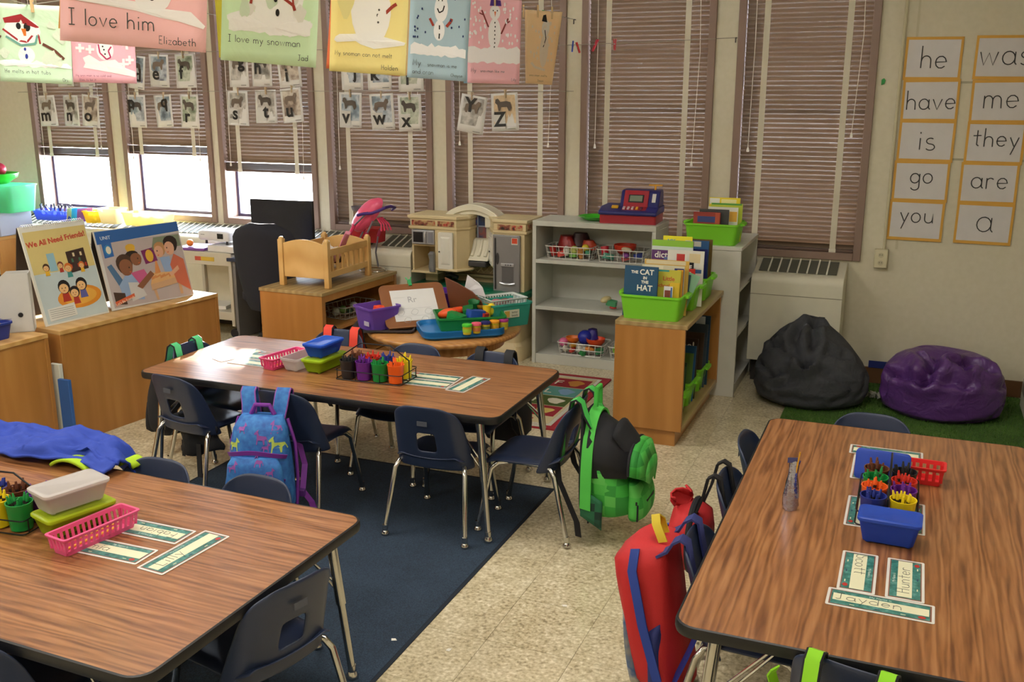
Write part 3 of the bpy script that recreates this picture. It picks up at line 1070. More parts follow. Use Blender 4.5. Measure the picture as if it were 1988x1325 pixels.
# right table
pencil_box('blue lidded pencil box in front of the cups on the right table', '3B63D8', .022, 2.805, TZ, -2, .080, .048, .078, True, .8, ['8FA6E8', '6C86D4', '9DB0EA'])
slot_basket('red slotted basket behind the crayon cups on the right table', 'DB2A2C', .06, 3.325, TZ, 88, .040, .115, .062, 10, 4)
ld = thing('box_lid', 'blue pencil box lid leaning upright behind the crayon cups', 'lid', (-.015, 3.262, TZ + .002), 0, None, rot=(radians(-12), 0, radians(-3)))
m = MB()
m.loft([[(x, 0, z + .052) for x, z in rr(-.085, .085, -.05, .05, .014)], [(x, -.007, z + .052) for x, z in rr(-.085, .085, -.05, .05, .014)], [(x, -.009, z + .052) for x, z in rr(-.080, .080, -.045, .045, .012)]])
m.build('panel', frosted('lid_blue', '4167DC', .93), ld, smooth=50)
MB().tube([(x, .003, z + .052) for x, z in rr(-.083, .083, -.048, .048, .013)], .003, 6, closed=True).build('rim', frosted('lid_blue', '4167DC', .93), ld)

# silver drink pouch with its straw
po = thing('drink_pouch', 'silver foil drink pouch with yellow straw standing on the right table', 'pouch', (-.265, 2.93, TZ), 20)
m = MB()
rings = []
for z, a, b in ((0, .022, .019), (.012, .024, .019), (.045, .024, .014), (.085, .019, .011), (.115, .014, .008), (.142, .015, .003), (.158, .0165, .0012)):
    rings.append([(a * cos(2 * pi * k / 16) * (1 + .10 * sin(5 * 2 * pi * k / 16 + z * 90)) + .05 * (z / .13) ** 2 * .12 - .03 * z, b * sin(2 * pi * k / 16) * (1 + .16 * cos(3 * 2 * pi * k / 16 + z * 70)), z) for k in range(16)])
m.loft(rings)
m.build('foil_body', P('B9BCD6', .16, .95, bump=.8, bscale=60), po, smooth=50)
MB().tube([(.009, -.004, .12), (.016, -.006, .188)], .0024, 8).build('straw', P('E0A82C', .4), po)
MB().box(-.018, .012, -.0015, .0015, .152, .168).build('seal_strip', P('5A5F9A', .3, .6), po, smooth=0)


# ------------------------------------------------------------------ desk name tags
def name_tag(where, body, cx, cy, rz, L=.255, W=.094, z=TZ, flip=False, fs=.030, lead=.02):
    r = thing('name_tag', 'laminated desk name tag %s' % where, 'name tag', (cx, cy, z), rz, 'desk name tags')
    MB().prism(rr(-L / 2, L / 2, -W / 2, W / 2, .005, 3), 0, .0009).build('laminate', P('DEDDD8', .15), r, smooth=0)
    a, b = L / 2 - .007, W / 2 - .007
    MB().box(-a, a, -b, b, .0009, .0012).build('border', P('8A5A4C', .35), r, smooth=0)
    MB().box(-a + .004, a - .004, -b + .003, b - .003, .0012, .0015).build('teal_band', speckle('teal_print', [(.3, '23594F'), (.5, '3C7F78'), (.7, '6FA6A0')], 70, .3, 20), r, smooth=0)
    MB().box(-a + .008, a - .006, -b * .42, b * .48, .0015, .0018).build('name_strip', P('E6E3C2', .3), r, smooth=0)
    text('printed_line', 'My Name is', .011, P('C9D8CF', .4), r, (0, b * .62, .0016), ext=.0001)
    MB().prism([(a - .022 + .008 * cos(t) * (1 + .2 * cos(2 * t)), -b * .70 + .007 * sin(t)) for t in [2 * pi * k / 12 for k in range(12)]], .0018, .0021).build('apple_print', P('B8352E', .4), r, smooth=0)
    for k in range(3):
        MB().box(-a + .05 + .06 * k, -a + .062 + .06 * k, -b * .78, -b * .70, .0015, .0019).build('print_mark', P(['D8D9B8', '30416A', 'D8D9B8'][k], .4), r, smooth=0)
    if body:
        handwrite(body, fs, .0008, P('5A5F58', .6), r, (-a + .010 + lead, -b * .26, .0020), sx=1.25)
    return r


name_tag('crosswise at the near end of the right table', 'Jayden', .0155, 2.411, -1, fs=.034, lead=.004)
name_tag('lengthwise, right one of the pair on the right table', 'Hunter', .0725, 2.577, 90, .236, fs=.033)
name_tag('lengthwise, left one of the pair on the right table', 'Scott', -.0455, 2.577, -90, .236, fs=.033, lead=.0)
name_tag('crosswise at the far end of the right table', None, -.008, 3.557, 180, .245, fs=.024)
name_tag('half under the red basket, right table', None, -.065, 3.383, 90, .236)
name_tag('under the cups on their left, right table', None, -.058, 2.992, -90, .236, z=TZ - .0003)
name_tag('under the cups on their right, right table', None, .074, 3.0, 90, .236, z=TZ - .0003)
name_tag('set endwise, farthest right on the front left table', 'Lilly', -1.796, 1.990, 86, .262, fs=.036)
name_tag('nearest the viewer on the front left table, half under the basket', 'mia', -1.986, 1.921, 1, .236, fs=.03)
name_tag('upside down behind the pink basket, front left table', 'Fabian', -1.975, 2.063, 180, .245, fs=.03)
name_tag('crosswise at the right of the middle table', None, -1.738, 3.765, 84, .24)
name_tag('near one of two beside the wire caddy, middle table', None, -1.915, 3.712, 2, .235)
name_tag('far one of two beside the wire caddy, middle table', None, -1.925, 3.806, 182, .25)
name_tag('leftmost and crosswise on the middle table', None, -2.975, 3.79, 68, .25)
name_tag('near one of two beside the pink basket, middle table', None, -2.83, 3.70, 178, .235)
name_tag('far one of two beside the pink basket, middle table', None, -2.815, 3.80, 0, .25)
# ------------------------------------------------------------------ wooden cabinets at the left
def oak_cabinet(name, label, loc, rz, L, D, Hh, back=True):
    """local x along the length, local -y is the face toward the room"""
    t = thing(name, label, 'cabinet', loc, rz)
    MB().box(-L / 2 + .02, L / 2 - .02, -.0, .018, .0, Hh - .022).build('back_panel', OAK, t, smooth=0)
    for s in (-1, 1):
        a, b = (s * L / 2, s * (L / 2 - .022)) if s < 0 else (L / 2 - .022, L / 2)
        MB().box(a, b, -.004, D, 0, Hh - .022).build('side_panel', OAK, t, bevel=.002)
    MB().box(-L / 2, L / 2, -.006, D, Hh - .022, Hh).build('top_panel', OAKTOP, t, bevel=.002)
    MB().box(-L / 2 + .022, L / 2 - .022, .018, D - .01, .28, .30).build('shelf', OAK, t, smooth=0)
    MB().box(-L / 2 + .022, L / 2 - .022, .03, D - .02, 0, .05).build('plinth', OAK, t, smooth=0)
    return t


ang = math.degrees(math.atan2(1.098, .121))
oak_cabinet('oak_cabinet', 'long oak cabinet whose plain back faces the room, carrying the two big picture books', (-3.9165, 4.194, 0), ang, 1.105, .42, .612)
oak_cabinet('oak_cabinet', 'oak cabinet at the left edge with a white magazine file on it', (-4.03, 3.02, 0), 86, 1.13, .42, .612)

# boards kept in the gap between the cabinets
MBp = MB().box(0, .066, -.012, .012, 0, .445)
tag(MBp.build('foam_board', [P('CFCFC2', .6)], bevel=.002, loc=(-4.028, 3.618, .0)), 'white poster board upright in the gap between the oak cabinets', 'board')
tag(MB().box(0, .072, -.010, .010, 0, .373).build('foam_board', P('2E5FA6', .5), bevel=.002, loc=(-3.965, 3.600, .0)), 'blue board upright in front of the oak cabinet corner', 'board')


def lean_board(name, label, cat, a, b, z0, ht, lean, th=.012):
    """thing standing on edge a-b (world xy), leaning back; local x along the edge, z up the board, -y is its face"""
    a, b = Vector(a), Vector(b)
    d = b - a
    yaw = math.atan2(d.y, d.x)
    t = thing(name, label, cat, ((a.x + b.x) / 2, (a.y + b.y) / 2, z0))
    t.rotation_mode = 'XYZ'
    t.rotation_euler = (Matrix.Rotation(yaw, 3, 'Z') @ Matrix.Rotation(-lean, 3, 'X')).to_euler()
    return t, d.length


def blob(m, cx, cz, rx, rz, y, mi=0, n=14, w=0, ph=0):
    m.flat([(cx + rx * cos(2 * pi * k / n) * (1 + w * sin(3 * 2 * pi * k / n + ph)), y, cz + rz * sin(2 * pi * k / n) * (1 + w * cos(2 * 2 * pi * k / n + ph))) for k in range(n)], mi)
    return m


def poly(m, pts, y, mi=0):
    m.flat([(x, y, z) for x, z in pts], mi)
    return m


# easel calendar "We All Need Friends!"
t, L = lean_board('easel_chart', 'tall spiral easel chart titled We All Need Friends on the oak cabinet', 'easel', (-4.107, 3.690), (-4.059, 4.078), .613, .53, radians(15))
Hc = .525
h = L / 2
MB().box(-h, h, 0, .010, 0, Hc).build('cover_board', P('DAD9CF', .5), t, smooth=0)
m = MB()
poly(m, [(-h + .012, .008), (h - .006, .008), (h - .006, .27), (-h + .012, .27)], -.0012, 0)
poly(m, [(-h + .012, .27), (h - .006, .27), (h - .006, Hc - .03), (-h + .012, Hc - .03)], -.0012, 1)
m.build('page', [P('B9C6C8', .4), P('D2BF7C', .4)], t, smooth=0, fix=False)
m = MB()
y = -.0020
blob(m, .045, .12, .135, .060, y, 0, 24)
blob(m, .045, .122, .105, .044, y - .0003, 1, 24)
poly(m, [(.03, .25), (.145, .26), (.145, .375), (.03, .365)], y - .0003, 2)
for k in range(7):
    poly(m, [(.038 + .015 * k, .275 + .03 * (k % 3)), (.05 + .015 * k, .275 + .03 * (k % 3)), (.05 + .015 * k, .295 + .03 * (k % 3)), (.038 + .015 * k, .295 + .03 * (k % 3))], y - .0006, 3 + k % 3)
poly(m, [(-.085, .275), (-.04, .275), (-.04, .37), (-.085, .37)], y, 6)
# families of cartoon people: hair, face, clothes
for (px, pz, s, hair, top) in ((-.105, .30, .020, 7, 8), (-.02, .302, .018, 9, 3), (.022, .282, .024, 10, 11), (-.035, .185, .036, 12, 3), (.020, .150, .030, 12, 3), (.072, .185, .034, 12, 13), (.105, .285, .018, 10, 8)):
    poly(m, [(px - s * .7, pz - s * 2.2), (px + s * .7, pz - s * 2.2), (px + s * .45, pz - s * .6), (px - s * .45, pz - s * .6)], y - .0007, top)
    blob(m, px, pz, s, s * 1.05, y - .0009, hair)
    blob(m, px - s * .1, pz - s * .25, s * .78, s * .72, y - .0011, 14)
    for ex in (-.38, .18):
        blob(m, px + ex * s, pz - s * .18, s * .08, s * .10, y - .0013, 12, 8)
    poly(m, [(px - s * .35, pz - s * .52), (px + s * .12, pz - s * .52), (px - s * .1, pz - s * .64)], y - .0013, 3)
m.build('picture', [P(c, .4) for c in ('D98A2A', 'E0A544', '3B2A26', 'A93428', '3F6B52', 'D9C6A0', '8FB6C4', '4A2F22', 'D9A92C', '6A2E2A', 'C86A28', '3E8C8A', '1F1B1E', '5A5B98', 'E0B27A')], t, smooth=0, fix=False)
poly(MB(), [(-h + .03, .02), (.0, .028), (.0, .095), (-h + .03, .085)], y - .0012).build('text_panel', P('D6D4CC', .5), t, smooth=0, fix=False)
for k in range(5):
    MB().box(-h + .04, -.012, -.0040, -.0036, .034 + .0105 * k, .0365 + .0105 * k).build('printed_line', P('8C8C88', .5), t, smooth=0)
text('title', 'We All Need Friends!', .040, P('C24433', .5), t, (0, -.0022, .425), (pi / 2, radians(-4), 0), off=.001)
m = MB()
for k in range(30):
    x = -h + .02 + (L - .04) * k / 29
    m.tube([(x, .002 + .010 * cos(q), Hc + .0 + .010 * sin(q)) for q in [2 * pi * i / 8 for i in range(9)]], .0013, 4)
tag(m.build('spiral_binding', P('E4E4E2', .3, .5), t), kind='stuff')
m = MB()
m.loft([[(-h, .012, Hc), (h, .012, Hc), (h, .016, Hc), (-h, .016, Hc)], [(-h, .235, .075), (h, .235, .075), (h, .239, .075), (-h, .239, .075)]])
m.build('rear_stand', P('33261F', .7), t, smooth=0)

# wide picture book on its side, "UNIT"
t, L = lean_board('picture_chart', 'wide photo chart of children at a table with a blue UNIT banner', 'easel', (-4.063, 4.108), (-3.953, 4.650), .6145, .44, radians(14))
h, Hc = L / 2, .447
MB().box(-h, h, 0, .010, 0, Hc).build('cover_board', P('CFCDC8', .5), t, smooth=0)
m = MB()
y = -.0014
poly(m, [(-h + .016, .012), (h - .004, .004), (h - .004, Hc - .07), (-h + .016, Hc - .07)], y, 0)
poly(m, [(-h + .004, Hc - .075), (h - .0, Hc - .058), (h, Hc - .004), (-h + .004, Hc - .004)], y - .0004, 1)
poly(m, [(-h + .03, Hc - .155), (-h + .09, Hc - .15), (-h + .09, Hc - .07), (-h + .03, Hc - .07)], y - .0006, 1)
y -= .0008
blob(m, -h + .06, Hc - .112, .024, .030, y, 2, 16)
blob(m, -h + .064, Hc - .112, .016, .022, y - .0003, 3, 16)
blob(m, -.075, .325, .030, .032, y, 4, 18, .12)
poly(m, [(.0, .225), (.085, .235), (.07, .315), (-.012, .305)], y, 5)
blob(m, .037, .27, .026, .036, y - .0003, 4, 14)
poly(m, [(.06, .30), (h - .01, .30), (h - .01, .37), (.09, .37)], y, 12)
poly(m, [(-h + .03, .245), (-h + .06, .255), (-h + .14, .09), (-h + .10, .07)], y, 13)
poly(m, [(-.19, .05), (-.06, .03), (-.05, .16), (-.13, .2), (-.2, .13)], y - .0003, 6)
poly(m, [(-.14, .14), (-.07, .13), (-.04, .05), (-.14, .03)], y - .0005, 14)
blob(m, -.135, .245, .052, .060, y - .0006, 7, 16, .05)
blob(m, -.130, .225, .042, .050, y - .0008, 8, 16, .05)
blob(m, -.075, .285, .040, .032, y - .0005, 9, 14, .1)
blob(m, -.055, .262, .036, .038, y - .0008, 8, 14, .05)
poly(m, [(-.11, .19), (-.02, .20), (.0, .15), (-.07, .12)], y - .0010, 10)
poly(m, [(-.09, .11), (-.06, .09), (.04, .16), (.02, .185)], y - .0012, 8)
poly(m, [(.0, .105), (.205, .125), (.20, .155), (.03, .17)], y - .0010, 11)
poly(m, [(.0, .07), (.205, .09), (.205, .125), (.0, .105)], y - .0012, 15)
poly(m, [(.02, .012), (.035, .012), (.03, .075), (.01, .075)], y - .0012, 15)
poly(m, [(.185, .02), (.205, .02), (.205, .095), (.185, .095)], y - .0012, 15)
for k in range(5):
    poly(m, [(.015 + .03 * k, .13 + .006 * (k % 2)), (.05 + .03 * k, .14 + .006 * (k % 2)), (.05 + .03 * k, .155), (.015 + .03 * k, .145)], y - .0015, 16)
poly(m, [(.045, .16), (.065, .235), (.075, .235), (.085, .165)], y - .0014, 16)
poly(m, [(.12, .13), (.17, .14), (.17, .25), (.10, .25)], y - .0008, 6)
blob(m, .115, .30, .038, .044, y - .0009, 17, 14, .06)
blob(m, .105, .285, .030, .036, y - .0011, 18, 14, .04)
poly(m, [(.18, .09), (.265, .03), (.26, .22), (.20, .26), (.16, .2)], y - .0013, 19)
blob(m, .195, .32, .048, .052, y - .0012, 9, 14, .06)
blob(m, .180, .295, .034, .042, y - .0014, 18, 14, .04)
poly(m, [(.14, .15), (.21, .19), (.215, .165), (.15, .13)], y - .0016, 18)
poly(m, [(-.25, .02), (-.12, .055), (-.12, .075), (-.25, .045)], y - .0018, 20)
poly(m, [(-h + .03, .10), (-h + .10, .085), (-h + .10, .02), (-h + .03, .03)], y - .0010, 7)
for (ex, ez) in ((-.112, .222), (-.044, .265), (.094, .29), (.164, .30)):
    blob(m, ex, ez, .004, .005, y - .0017, 9, 8)
    poly(m, [(ex - .006, ez - .024), (ex + .010, ez - .022), (ex + .002, ez - .030)], y - .0017, 20)
m.build('photo_print', [P(c, .4) for c in ('B5A8A6', '2F62A6', '2F7FB4', 'D8D4C0', 'D8A93A', '7A2B60', '8FA6C8', '4A362C', '8A5A40', '2E2422', 'C25A86', 'D9A972', '7F8A72', '4F7296', 'C8C4C0', 'C9A07A', 'D08A52', 'B98A5A', 'D5A385', 'C66A50', 'D0603A')], t, smooth=0, fix=False)
text('title', 'UNIT', .028, P('D8DCE4', .5), t, (-h + .062, -.0022, Hc - .052), (pi / 2, 0, 0))
text('caption', "Let's Be Friends", .020, P('E8D8C0', .5), t, (-.185, -.0043, .036), (pi / 2, radians(-12), 0))
m = MB()
m.loft([[(-h, .012, Hc), (h, .012, Hc), (h, .016, Hc), (-h, .016, Hc)], [(-h, .19, .06), (h, .19, .06), (h, .194, .06), (-h, .194, .06)]])
m.build('rear_stand', P('1F1B1A', .7), t, smooth=0)

# on the left cabinet
t = thing('magazine_file', 'white cardboard magazine file with a round finger hole on the left cabinet', 'file box', (-4.215, 3.545, .6125), 42)
m = MB()
pr = [(-.13, .0), (.13, .0), (.13, .30), (.02, .30), (-.13, .17)]
m.loft([[(x, -.05, z) for x, z in pr], [(x, -.047, z) for x, z in pr]]).loft([[(x, .05, z) for x, z in pr], [(x, .047, z) for x, z in pr]])
m.build('side_wall', P('C6C4C0', .6), t, smooth=0)
MB().box(-.13, .13, -.05, .05, 0, .003).build('base', P('C6C4C0', .6), t, smooth=0)
MB().box(.127, .130, -.05, .05, 0, .30).build('spine_wall', P('D2D0CC', .6), t, smooth=0)
MB().box(-.130, -.127, -.05, .05, 0, .17).build('front_wall', P('CFCDC8', .6), t, smooth=0)
MB().prism([(.012 * cos(2 * pi * k / 14), .012 * sin(2 * pi * k / 14)) for k in range(14)], 0, .002).build('finger_hole', P('1E1B1A', .8), t, smooth=0, loc=(.075, -.051, .09), rot=(pi / 2, 0, 0))
t = thing('blue_bin', 'small royal blue bin with scissors at the left edge on the oak cabinet', 'bin', (-4.165, 3.335, .6125), 86)
bin_mesh(MB(), .13, .085, .085, .012, .02).build('tub', P('253A94', .4), t, smooth=50)
for k in range(2):
    s = thing('scissors', 'steel scissors lying %s across the small blue bin' % ('straight', 'at a slant')[k], 'scissors', (-4.165, 3.34 + .05 * k, .702), 20 + 30 * k)
    MB().ribbon([(0, 0, 0), (.05, .005, 0), (.11, .0, 0)], .012, .002, (0, 1, 0)).build('blade', CHROME, s)
    MB().tube([(-.02 + .016 * cos(q), .012 + .011 * sin(q), 0) for q in [2 * pi * i / 10 for i in range(10)]], .003, 6, closed=True).tube([(-.02 + .016 * cos(q), -.012 + .011 * sin(q), 0) for q in [2 * pi * i / 10 for i in range(10)]], .003, 6, closed=True).build('handle', P('5C5A58', .4), s)

# ------------------------------------------------------------------ far left: stand, drawers, tubs, craft bins on the radiator
t = thing('wooden_stand', 'small wooden stand with paper trays at the left edge by the windows', 'stand', (-7.03, 5.88, 0))
MB().box(-.30, .27, -.17, .17, .635, .665).build('top_panel', OAKTOP, t, bevel=.002)
for s in (-1, 1):
    MB().box(.245 if s > 0 else -.30, .27 if s > 0 else -.275, -.17, .17, 0, .635).build('side_panel', OAK, t, smooth=0)
MB().box(-.275, .245, .15, .17, .0, .635).build('back_panel', P('3A2A1C', .7), t, smooth=0)
for z in (.50, .36, .22):
    MB().box(-.275, .245, -.165, .15, z, z + .015).build('shelf', P('A9A79C', .6), t, smooth=0)
for k in range(5):
    p = MB().box(-.20, .20, -.15, .10, 0, .018 + .006 * (k % 3)).build('paper_stack', P(['D8D5C8', 'B9B6A6', 'C8C2A8', 'DCDAD2', 'A8A498'][k], .8), smooth=0, loc=(-7.04 + .01 * k, 5.88, [.516, .376, .236, .545, .402][k]))
    tag(p, ['stack of white paper on the top shelf of the wooden stand', 'stack of grey paper on the middle shelf of the wooden stand', 'stack of tan paper on the bottom shelf of the wooden stand',
            'white paper stack lying on another in the wooden stand', 'grey brown paper stack lying on another in the wooden stand'][k], 'paper')
t = thing('drawer_unit', 'milky plastic drawer unit on the wooden stand at the left edge', 'drawers', (-6.98, 5.88, .6655))
MB().box(-.26, .24, -.16, .16, 0, .185).build('case', frosted('drawer_case', 'C4C8DA', .9), t, bevel=.006)
for z in (.01, .10):
    d = MB().box(-.25, .23, -.172, -.160, z, z + .078).build('drawer', frosted('drawer_front', 'D0D4E4', .9), t, bevel=.004)
    MB().box(-.05, .05, -.182, -.172, z + .05, z + .062).build('handle', P('9AA0B4', .4), d, bevel=.002)
t = thing('storage_tub', 'clear green storage tub of toys on the drawer unit by the left window', 'tub', (-6.89, 5.90, .8515))
bin_mesh(MB(), .25, .15, .215, .02, .04, .003, .008).build('tub', frosted('tub_green', '86E6BC', .55), t, smooth=50)
m = MB()
for k in range(16):
    m.ball((rnd.uniform(-.19, .19), rnd.uniform(-.1, .1), rnd.uniform(.04, .14)), rnd.uniform(.03, .05), 8, 5, k % 4)
tag(m.build('toy_fill', [P('2F8A4A', .6), P('7A6A3A', .6), P('3FBF5A', .6), P('2B5A3C', .6)], t), kind='stuff')
t = thing('toy_bowl', 'bright green bowl of plastic food on top of the clear green tub', 'bowl', (-6.95, 5.90, 1.0675))
MB().lathe([(.10, .0), (.17, .05), (.185, .085), (.19, .085), (.178, .05), (.10, .008)], 24).build('bowl', P('3FD43A', .35), t, smooth=60)
for k, (x, y, z, r, c, lb) in enumerate(((-.06, -.03, .10, .05, 'C8303A', 'red toy fruit in the bright green bowl at the left'), (.05, -.04, .098, .04, 'E3C62A', 'yellow toy fruit in the bright green bowl at the left'), (.0, .06, .11, .055, 'B8304A', 'dark pink toy fruit in the bright green bowl at the left'))):
    o = MB().ball((0, 0, 0), r, 14, 9).build('toy_fruit', P(c, .35), smooth=70, loc=(-6.95 + x, 5.90 + y, 1.0675 + z))
    tag(o, lb, 'toy food')
    MB().tube([(0, 0, r * .9), (.004, 0, r * 1.15)], .004, 6).build('stem', P('4A6A2A', .6), o)

RT = .748
for k, (lb, hx_, cx, cy, hx, hy, hh, a) in enumerate((('open blue bin of markers on the radiator under the left window', '5E74D8', -6.66, 6.23, .20, .075, .085, .8),
                                                     ('cream open bin on the radiator between the left windows', 'F0E6C0', -6.07, 6.24, .095, .075, .125, .9),
                                                     ('yellow open bin on the radiator, tilted toward the room', 'EED84A', -6.24, 6.22, .07, .07, .10, .9),
                                                     ('pale yellow shallow bin on the radiator under the second window', 'EFE7A8', -5.69, 6.23, .21, .075, .105, .9))):
    t = thing('craft_bin', lb, 'bin', (cx, cy, RT), 0, 'craft bins on the radiator')
    bin_mesh(MB(), hx, hy, hh, .015, .02, .003, .005).build('tub', frosted('craft_' + hx_, hx_, a), t, smooth=50)
for k in range(18):
    c = ['6A4A8A', '4A3A5A', '3A4A9A', '7A4A3A', '8A7AB0'][k % 5]
    o = thing('marker', '%s marker in the open blue bin on the radiator' % ['violet', 'dark plum', 'blue', 'brown', 'lilac'][k % 5], 'marker', (-6.82 + .018 * k, 6.20 + .02 * (k % 3), RT + .012), 0, 'markers in the blue bin')
    o.rotation_euler = (radians(rnd.uniform(-30, 30)), radians(rnd.uniform(-50, 50)), 0)
    MB().tube([(0, 0, 0), (0, 0, .10)], .007, 8).build('barrel', P(c, .5), o)
    MB().tube([(0, 0, .10), (0, 0, .125)], .0075, 8).build('cap', P('33343C', .5), o)
for k, (x, c, lb) in enumerate(((-6.42, '2BB8C4', 'turquoise folder leaning on the radiator by the markers'), (-6.36, '9A62C8', 'lilac folder leaning on the radiator by the yellow bin'), (-6.47, 'C8B98A', 'tan folder leaning on the radiator beside the turquoise one'))):
    o = MB().box(-.002, .002, -.06, .06, 0, .13).build('folder', P(c, .5), smooth=0, loc=(x, 6.22, RT + .002), rot=(0, radians(28), radians(-30)))
    tag(o, lb, 'folder')
for k, (x, c, lb) in enumerate(((-6.21, '2F7A5A', 'green toy block in the tilted yellow bin'), (-5.74, 'D8502A', 'orange toy ball in the shallow pale bin'), (-5.62, '4A5A4A', 'dark toy block in the shallow pale bin'))):
    o = MB().ball((0, 0, 0), .025, 10, 7).build('small_toy', P(c, .5), smooth=70, loc=(x, 6.22, RT + .028 + (.045 if k else .0)))
    tag(o, lb, 'toy')

# ------------------------------------------------------------------ computer corner
t = thing('utility_cart', 'putty coloured steel utility cart under the projector', 'cart', (-4.86, 6.0, 0))
pm = P('BDB7A6', .5)
MB().box(-.25, .25, -.145, .145, .628, .640).box(-.25, .25, -.150, -.145, .545, .640).box(.245, .25, -.145, .145, .545, .640).build('top_shelf', pm, t, bevel=.003)
MB().box(-.25, .25, -.145, .145, .185, .195).box(-.25, .25, -.150, -.145, .135, .195).box(.245, .25, -.145, .145, .135, .195).build('lower_shelf', pm, t, bevel=.003)
for sx in (-1, 1):
    for sy in (-1, 1):
        lg = MB().box(sx * .235 - .014, sx * .235 + .014, sy * .135 - .014, sy * .135 + .014, .09, .64).build('leg', pm, t, bevel=.003)
        MB().lathe([(.035, -.011), (.036, 0), (.035, .011)], 14).build('caster', P('201F22', .6), lg, loc=(sx * .235, sy * .135, .037), rot=(pi / 2, 0, 0))
MB().box(-.02, .10, -.1525, -.150, .575, .605).build('yellow_sticker', P('C8A83A', .5), t, smooth=0)
MB().box(-.075, -.02, -.1525, -.150, .575, .605).build('red_sticker', P('B84A3A', .5), t, smooth=0)
tag(MB().box(-.22, .02, -.12, .10, 0, .02).build('purple_folder', P('7A4A9A', .5), smooth=0, loc=(-4.90, 5.99, .6415), rot=(0, 0, .1), bevel=.003), 'purple folder on the utility cart under the projector', 'folder')
tag(MB().box(-.12, .12, -.13, .12, 0, .045).build('paper_stack', P('D5D3D0', .7), smooth=0, loc=(-4.715, 6.01, .6415), rot=(0, 0, -.06), bevel=.002), 'stack of white paper on the utility cart beside the purple folder', 'paper')
tag(MB().box(-.10, .10, -.1, .1, 0, .025).build('paper_stack', P('DEDCD6', .7), smooth=0, loc=(-4.86, 6.0, .1965), rot=(0, 0, .2)), 'white papers on the lower shelf of the utility cart', 'paper')
tag(MB().ball((0, 0, 0), .026, 12, 8).build('orange_ball', P('F08A2A', .4), smooth=70, loc=(-5.03, 5.92, .689)), 'small orange ball on the utility cart in front of the projector', 'ball')
t = thing('projector', 'white projector with a dark lens window on the utility cart', 'projector', (-4.80, 6.02, .688), -4)
MB().loft([ring(-.145, .145, -.10, .11, .015, .03), ring(-.150, .150, -.11, .115, .02, .045), ring(-.148, .148, -.108, .115, .02, .088), ring(-.140, .140, -.10, .11, .015, .098)]).build('case', P('D8D9DC', .35), t, smooth=50)
MB().box(.045, .10, -.1125, -.109, .048, .086).build('lens_window', P('1A1B22', .1), t, smooth=0)
MB().box(-.115, -.08, -.1115, -.1095, .07, .076).build('logo_mark', P('9A9CA2', .4), t, smooth=0)
for sx in (-.1, .1):
    for sy in (-.07, .07):
        MB().lathe([(.010, 0), (.008, .031)], 8, cx=sx, cy=sy).build('foot', P('2A2A30', .5), t)

t = thing('computer_desk', 'dark blue topped computer desk with grey panel behind the office chair', 'desk', (-4.28, 5.985, 0))
MB().box(-.36, .32, -.15, .14, .585, .61).build('desktop', P('232C4A', .4), t, bevel=.004)
MB().box(-.33, .30, .10, .115, .22, .585).build('modesty_panel', P('5B5A5C', .6), t, smooth=0)
for s in (-1, 1):
    MB().box(s * .31 - .012, s * .31 + .012, -.13, .13, 0, .585).build('leg', P('6E6D6E', .5), t, bevel=.002)
tag(MB().box(-.10, .10, -.07, .06, 0, .012).build('notebook', P('D8DAE6', .4), loc=(-4.47, 5.93, .6105), bevel=.002), 'white notebook on the left of the computer desk', 'notebook')
t = thing('computer_monitor', 'black flat computer monitor in front of the third window', 'monitor', (-4.275, 6.045, .6105), 3)
MB().box(-.262, .262, -.012, .012, .12, .42).build('screen_case', P('121318', .35), t, bevel=.005)
MB().box(-.252, .252, -.0135, -.012, .132, .41).build('screen', P('14182A', .25), t, smooth=0)
MB().box(-.262, .262, -.0145, -.012, .12, .131).build('lower_bezel', P('B9BCC2', .3, .6), t, smooth=0)
MB().box(-.03, .03, .012, .03, .02, .25).build('neck', P('2A2C34', .4), t, bevel=.003)
MB().loft([ring(-.11, .11, -.06, .08, .03, 0), ring(-.11, .11, -.06, .08, .03, .008), ring(-.05, .05, -.02, .05, .02, .02)]).build('base', P('2A2C34', .4), t, smooth=50)

t = thing('office_chair', 'black fabric office chair with rounded high back at the computer', 'chair', (-4.10, 5.60, 0), 4)
FAB = P('1B1C28', .85, bump=.5, bscale=400)


def ocb(u, v):
    a = 2 * u - 1
    w = (.165 + .085 * sin(min(1, v * 1.35) * pi / 2)) * (1 - .55 * max(0, v - .80) ** 2 / .04 * .55)
    return (a * w * (1 - .0 * v), .10 - .17 * v * 0 + .06 * a * a - .02 * sin(v * pi), .30 + .64 * v - .05 * abs(a) ** 2.5 * max(0, v - .6))


m = MB()
rings = []
for k in range(13):
    v = k / 12
    w = .155 + .095 * sin(min(1, v * 1.4) * pi / 2)
    if v > .78:
        w *= (max(0.0, 1 - ((v - .78) / .235) ** 2.6)) ** .5
    if v < .08:
        w *= .9
    th = .038 if 0 < k < 12 else .012
    zc = .315 + .612 * v
    rings.append([(w * cos(q) * (1 - .12 * abs(sin(q))), -.06 - .05 * (v - .4) ** 2 + .035 * (cos(q) ** 2) + th * sin(q), zc) for q in [2 * pi * i / 20 for i in range(20)]])
m.loft(rings)
m.build('backrest', FAB, t, smooth=60)
MB().loft([ring(-.20, .20, -.03, .36, .07, .36, 5), ring(-.23, .23, -.05, .39, .09, .385, 5), ring(-.23, .23, -.05, .39, .09, .425, 5), ring(-.20, .20, -.02, .36, .08, .445, 5)]).build('seat', FAB, t, smooth=60)
MB().ribbon([(0, .12, .355), (0, -.02, .35), (0, -.06, .37)], .06, .012, (1, 0, 0)).build('back_support', P('1C1C20', .5), t)
MB().tube([(0, .16, .08), (0, .16, .36)], .025, 12).build('gas_post', P('2A2A2E', .4), t)
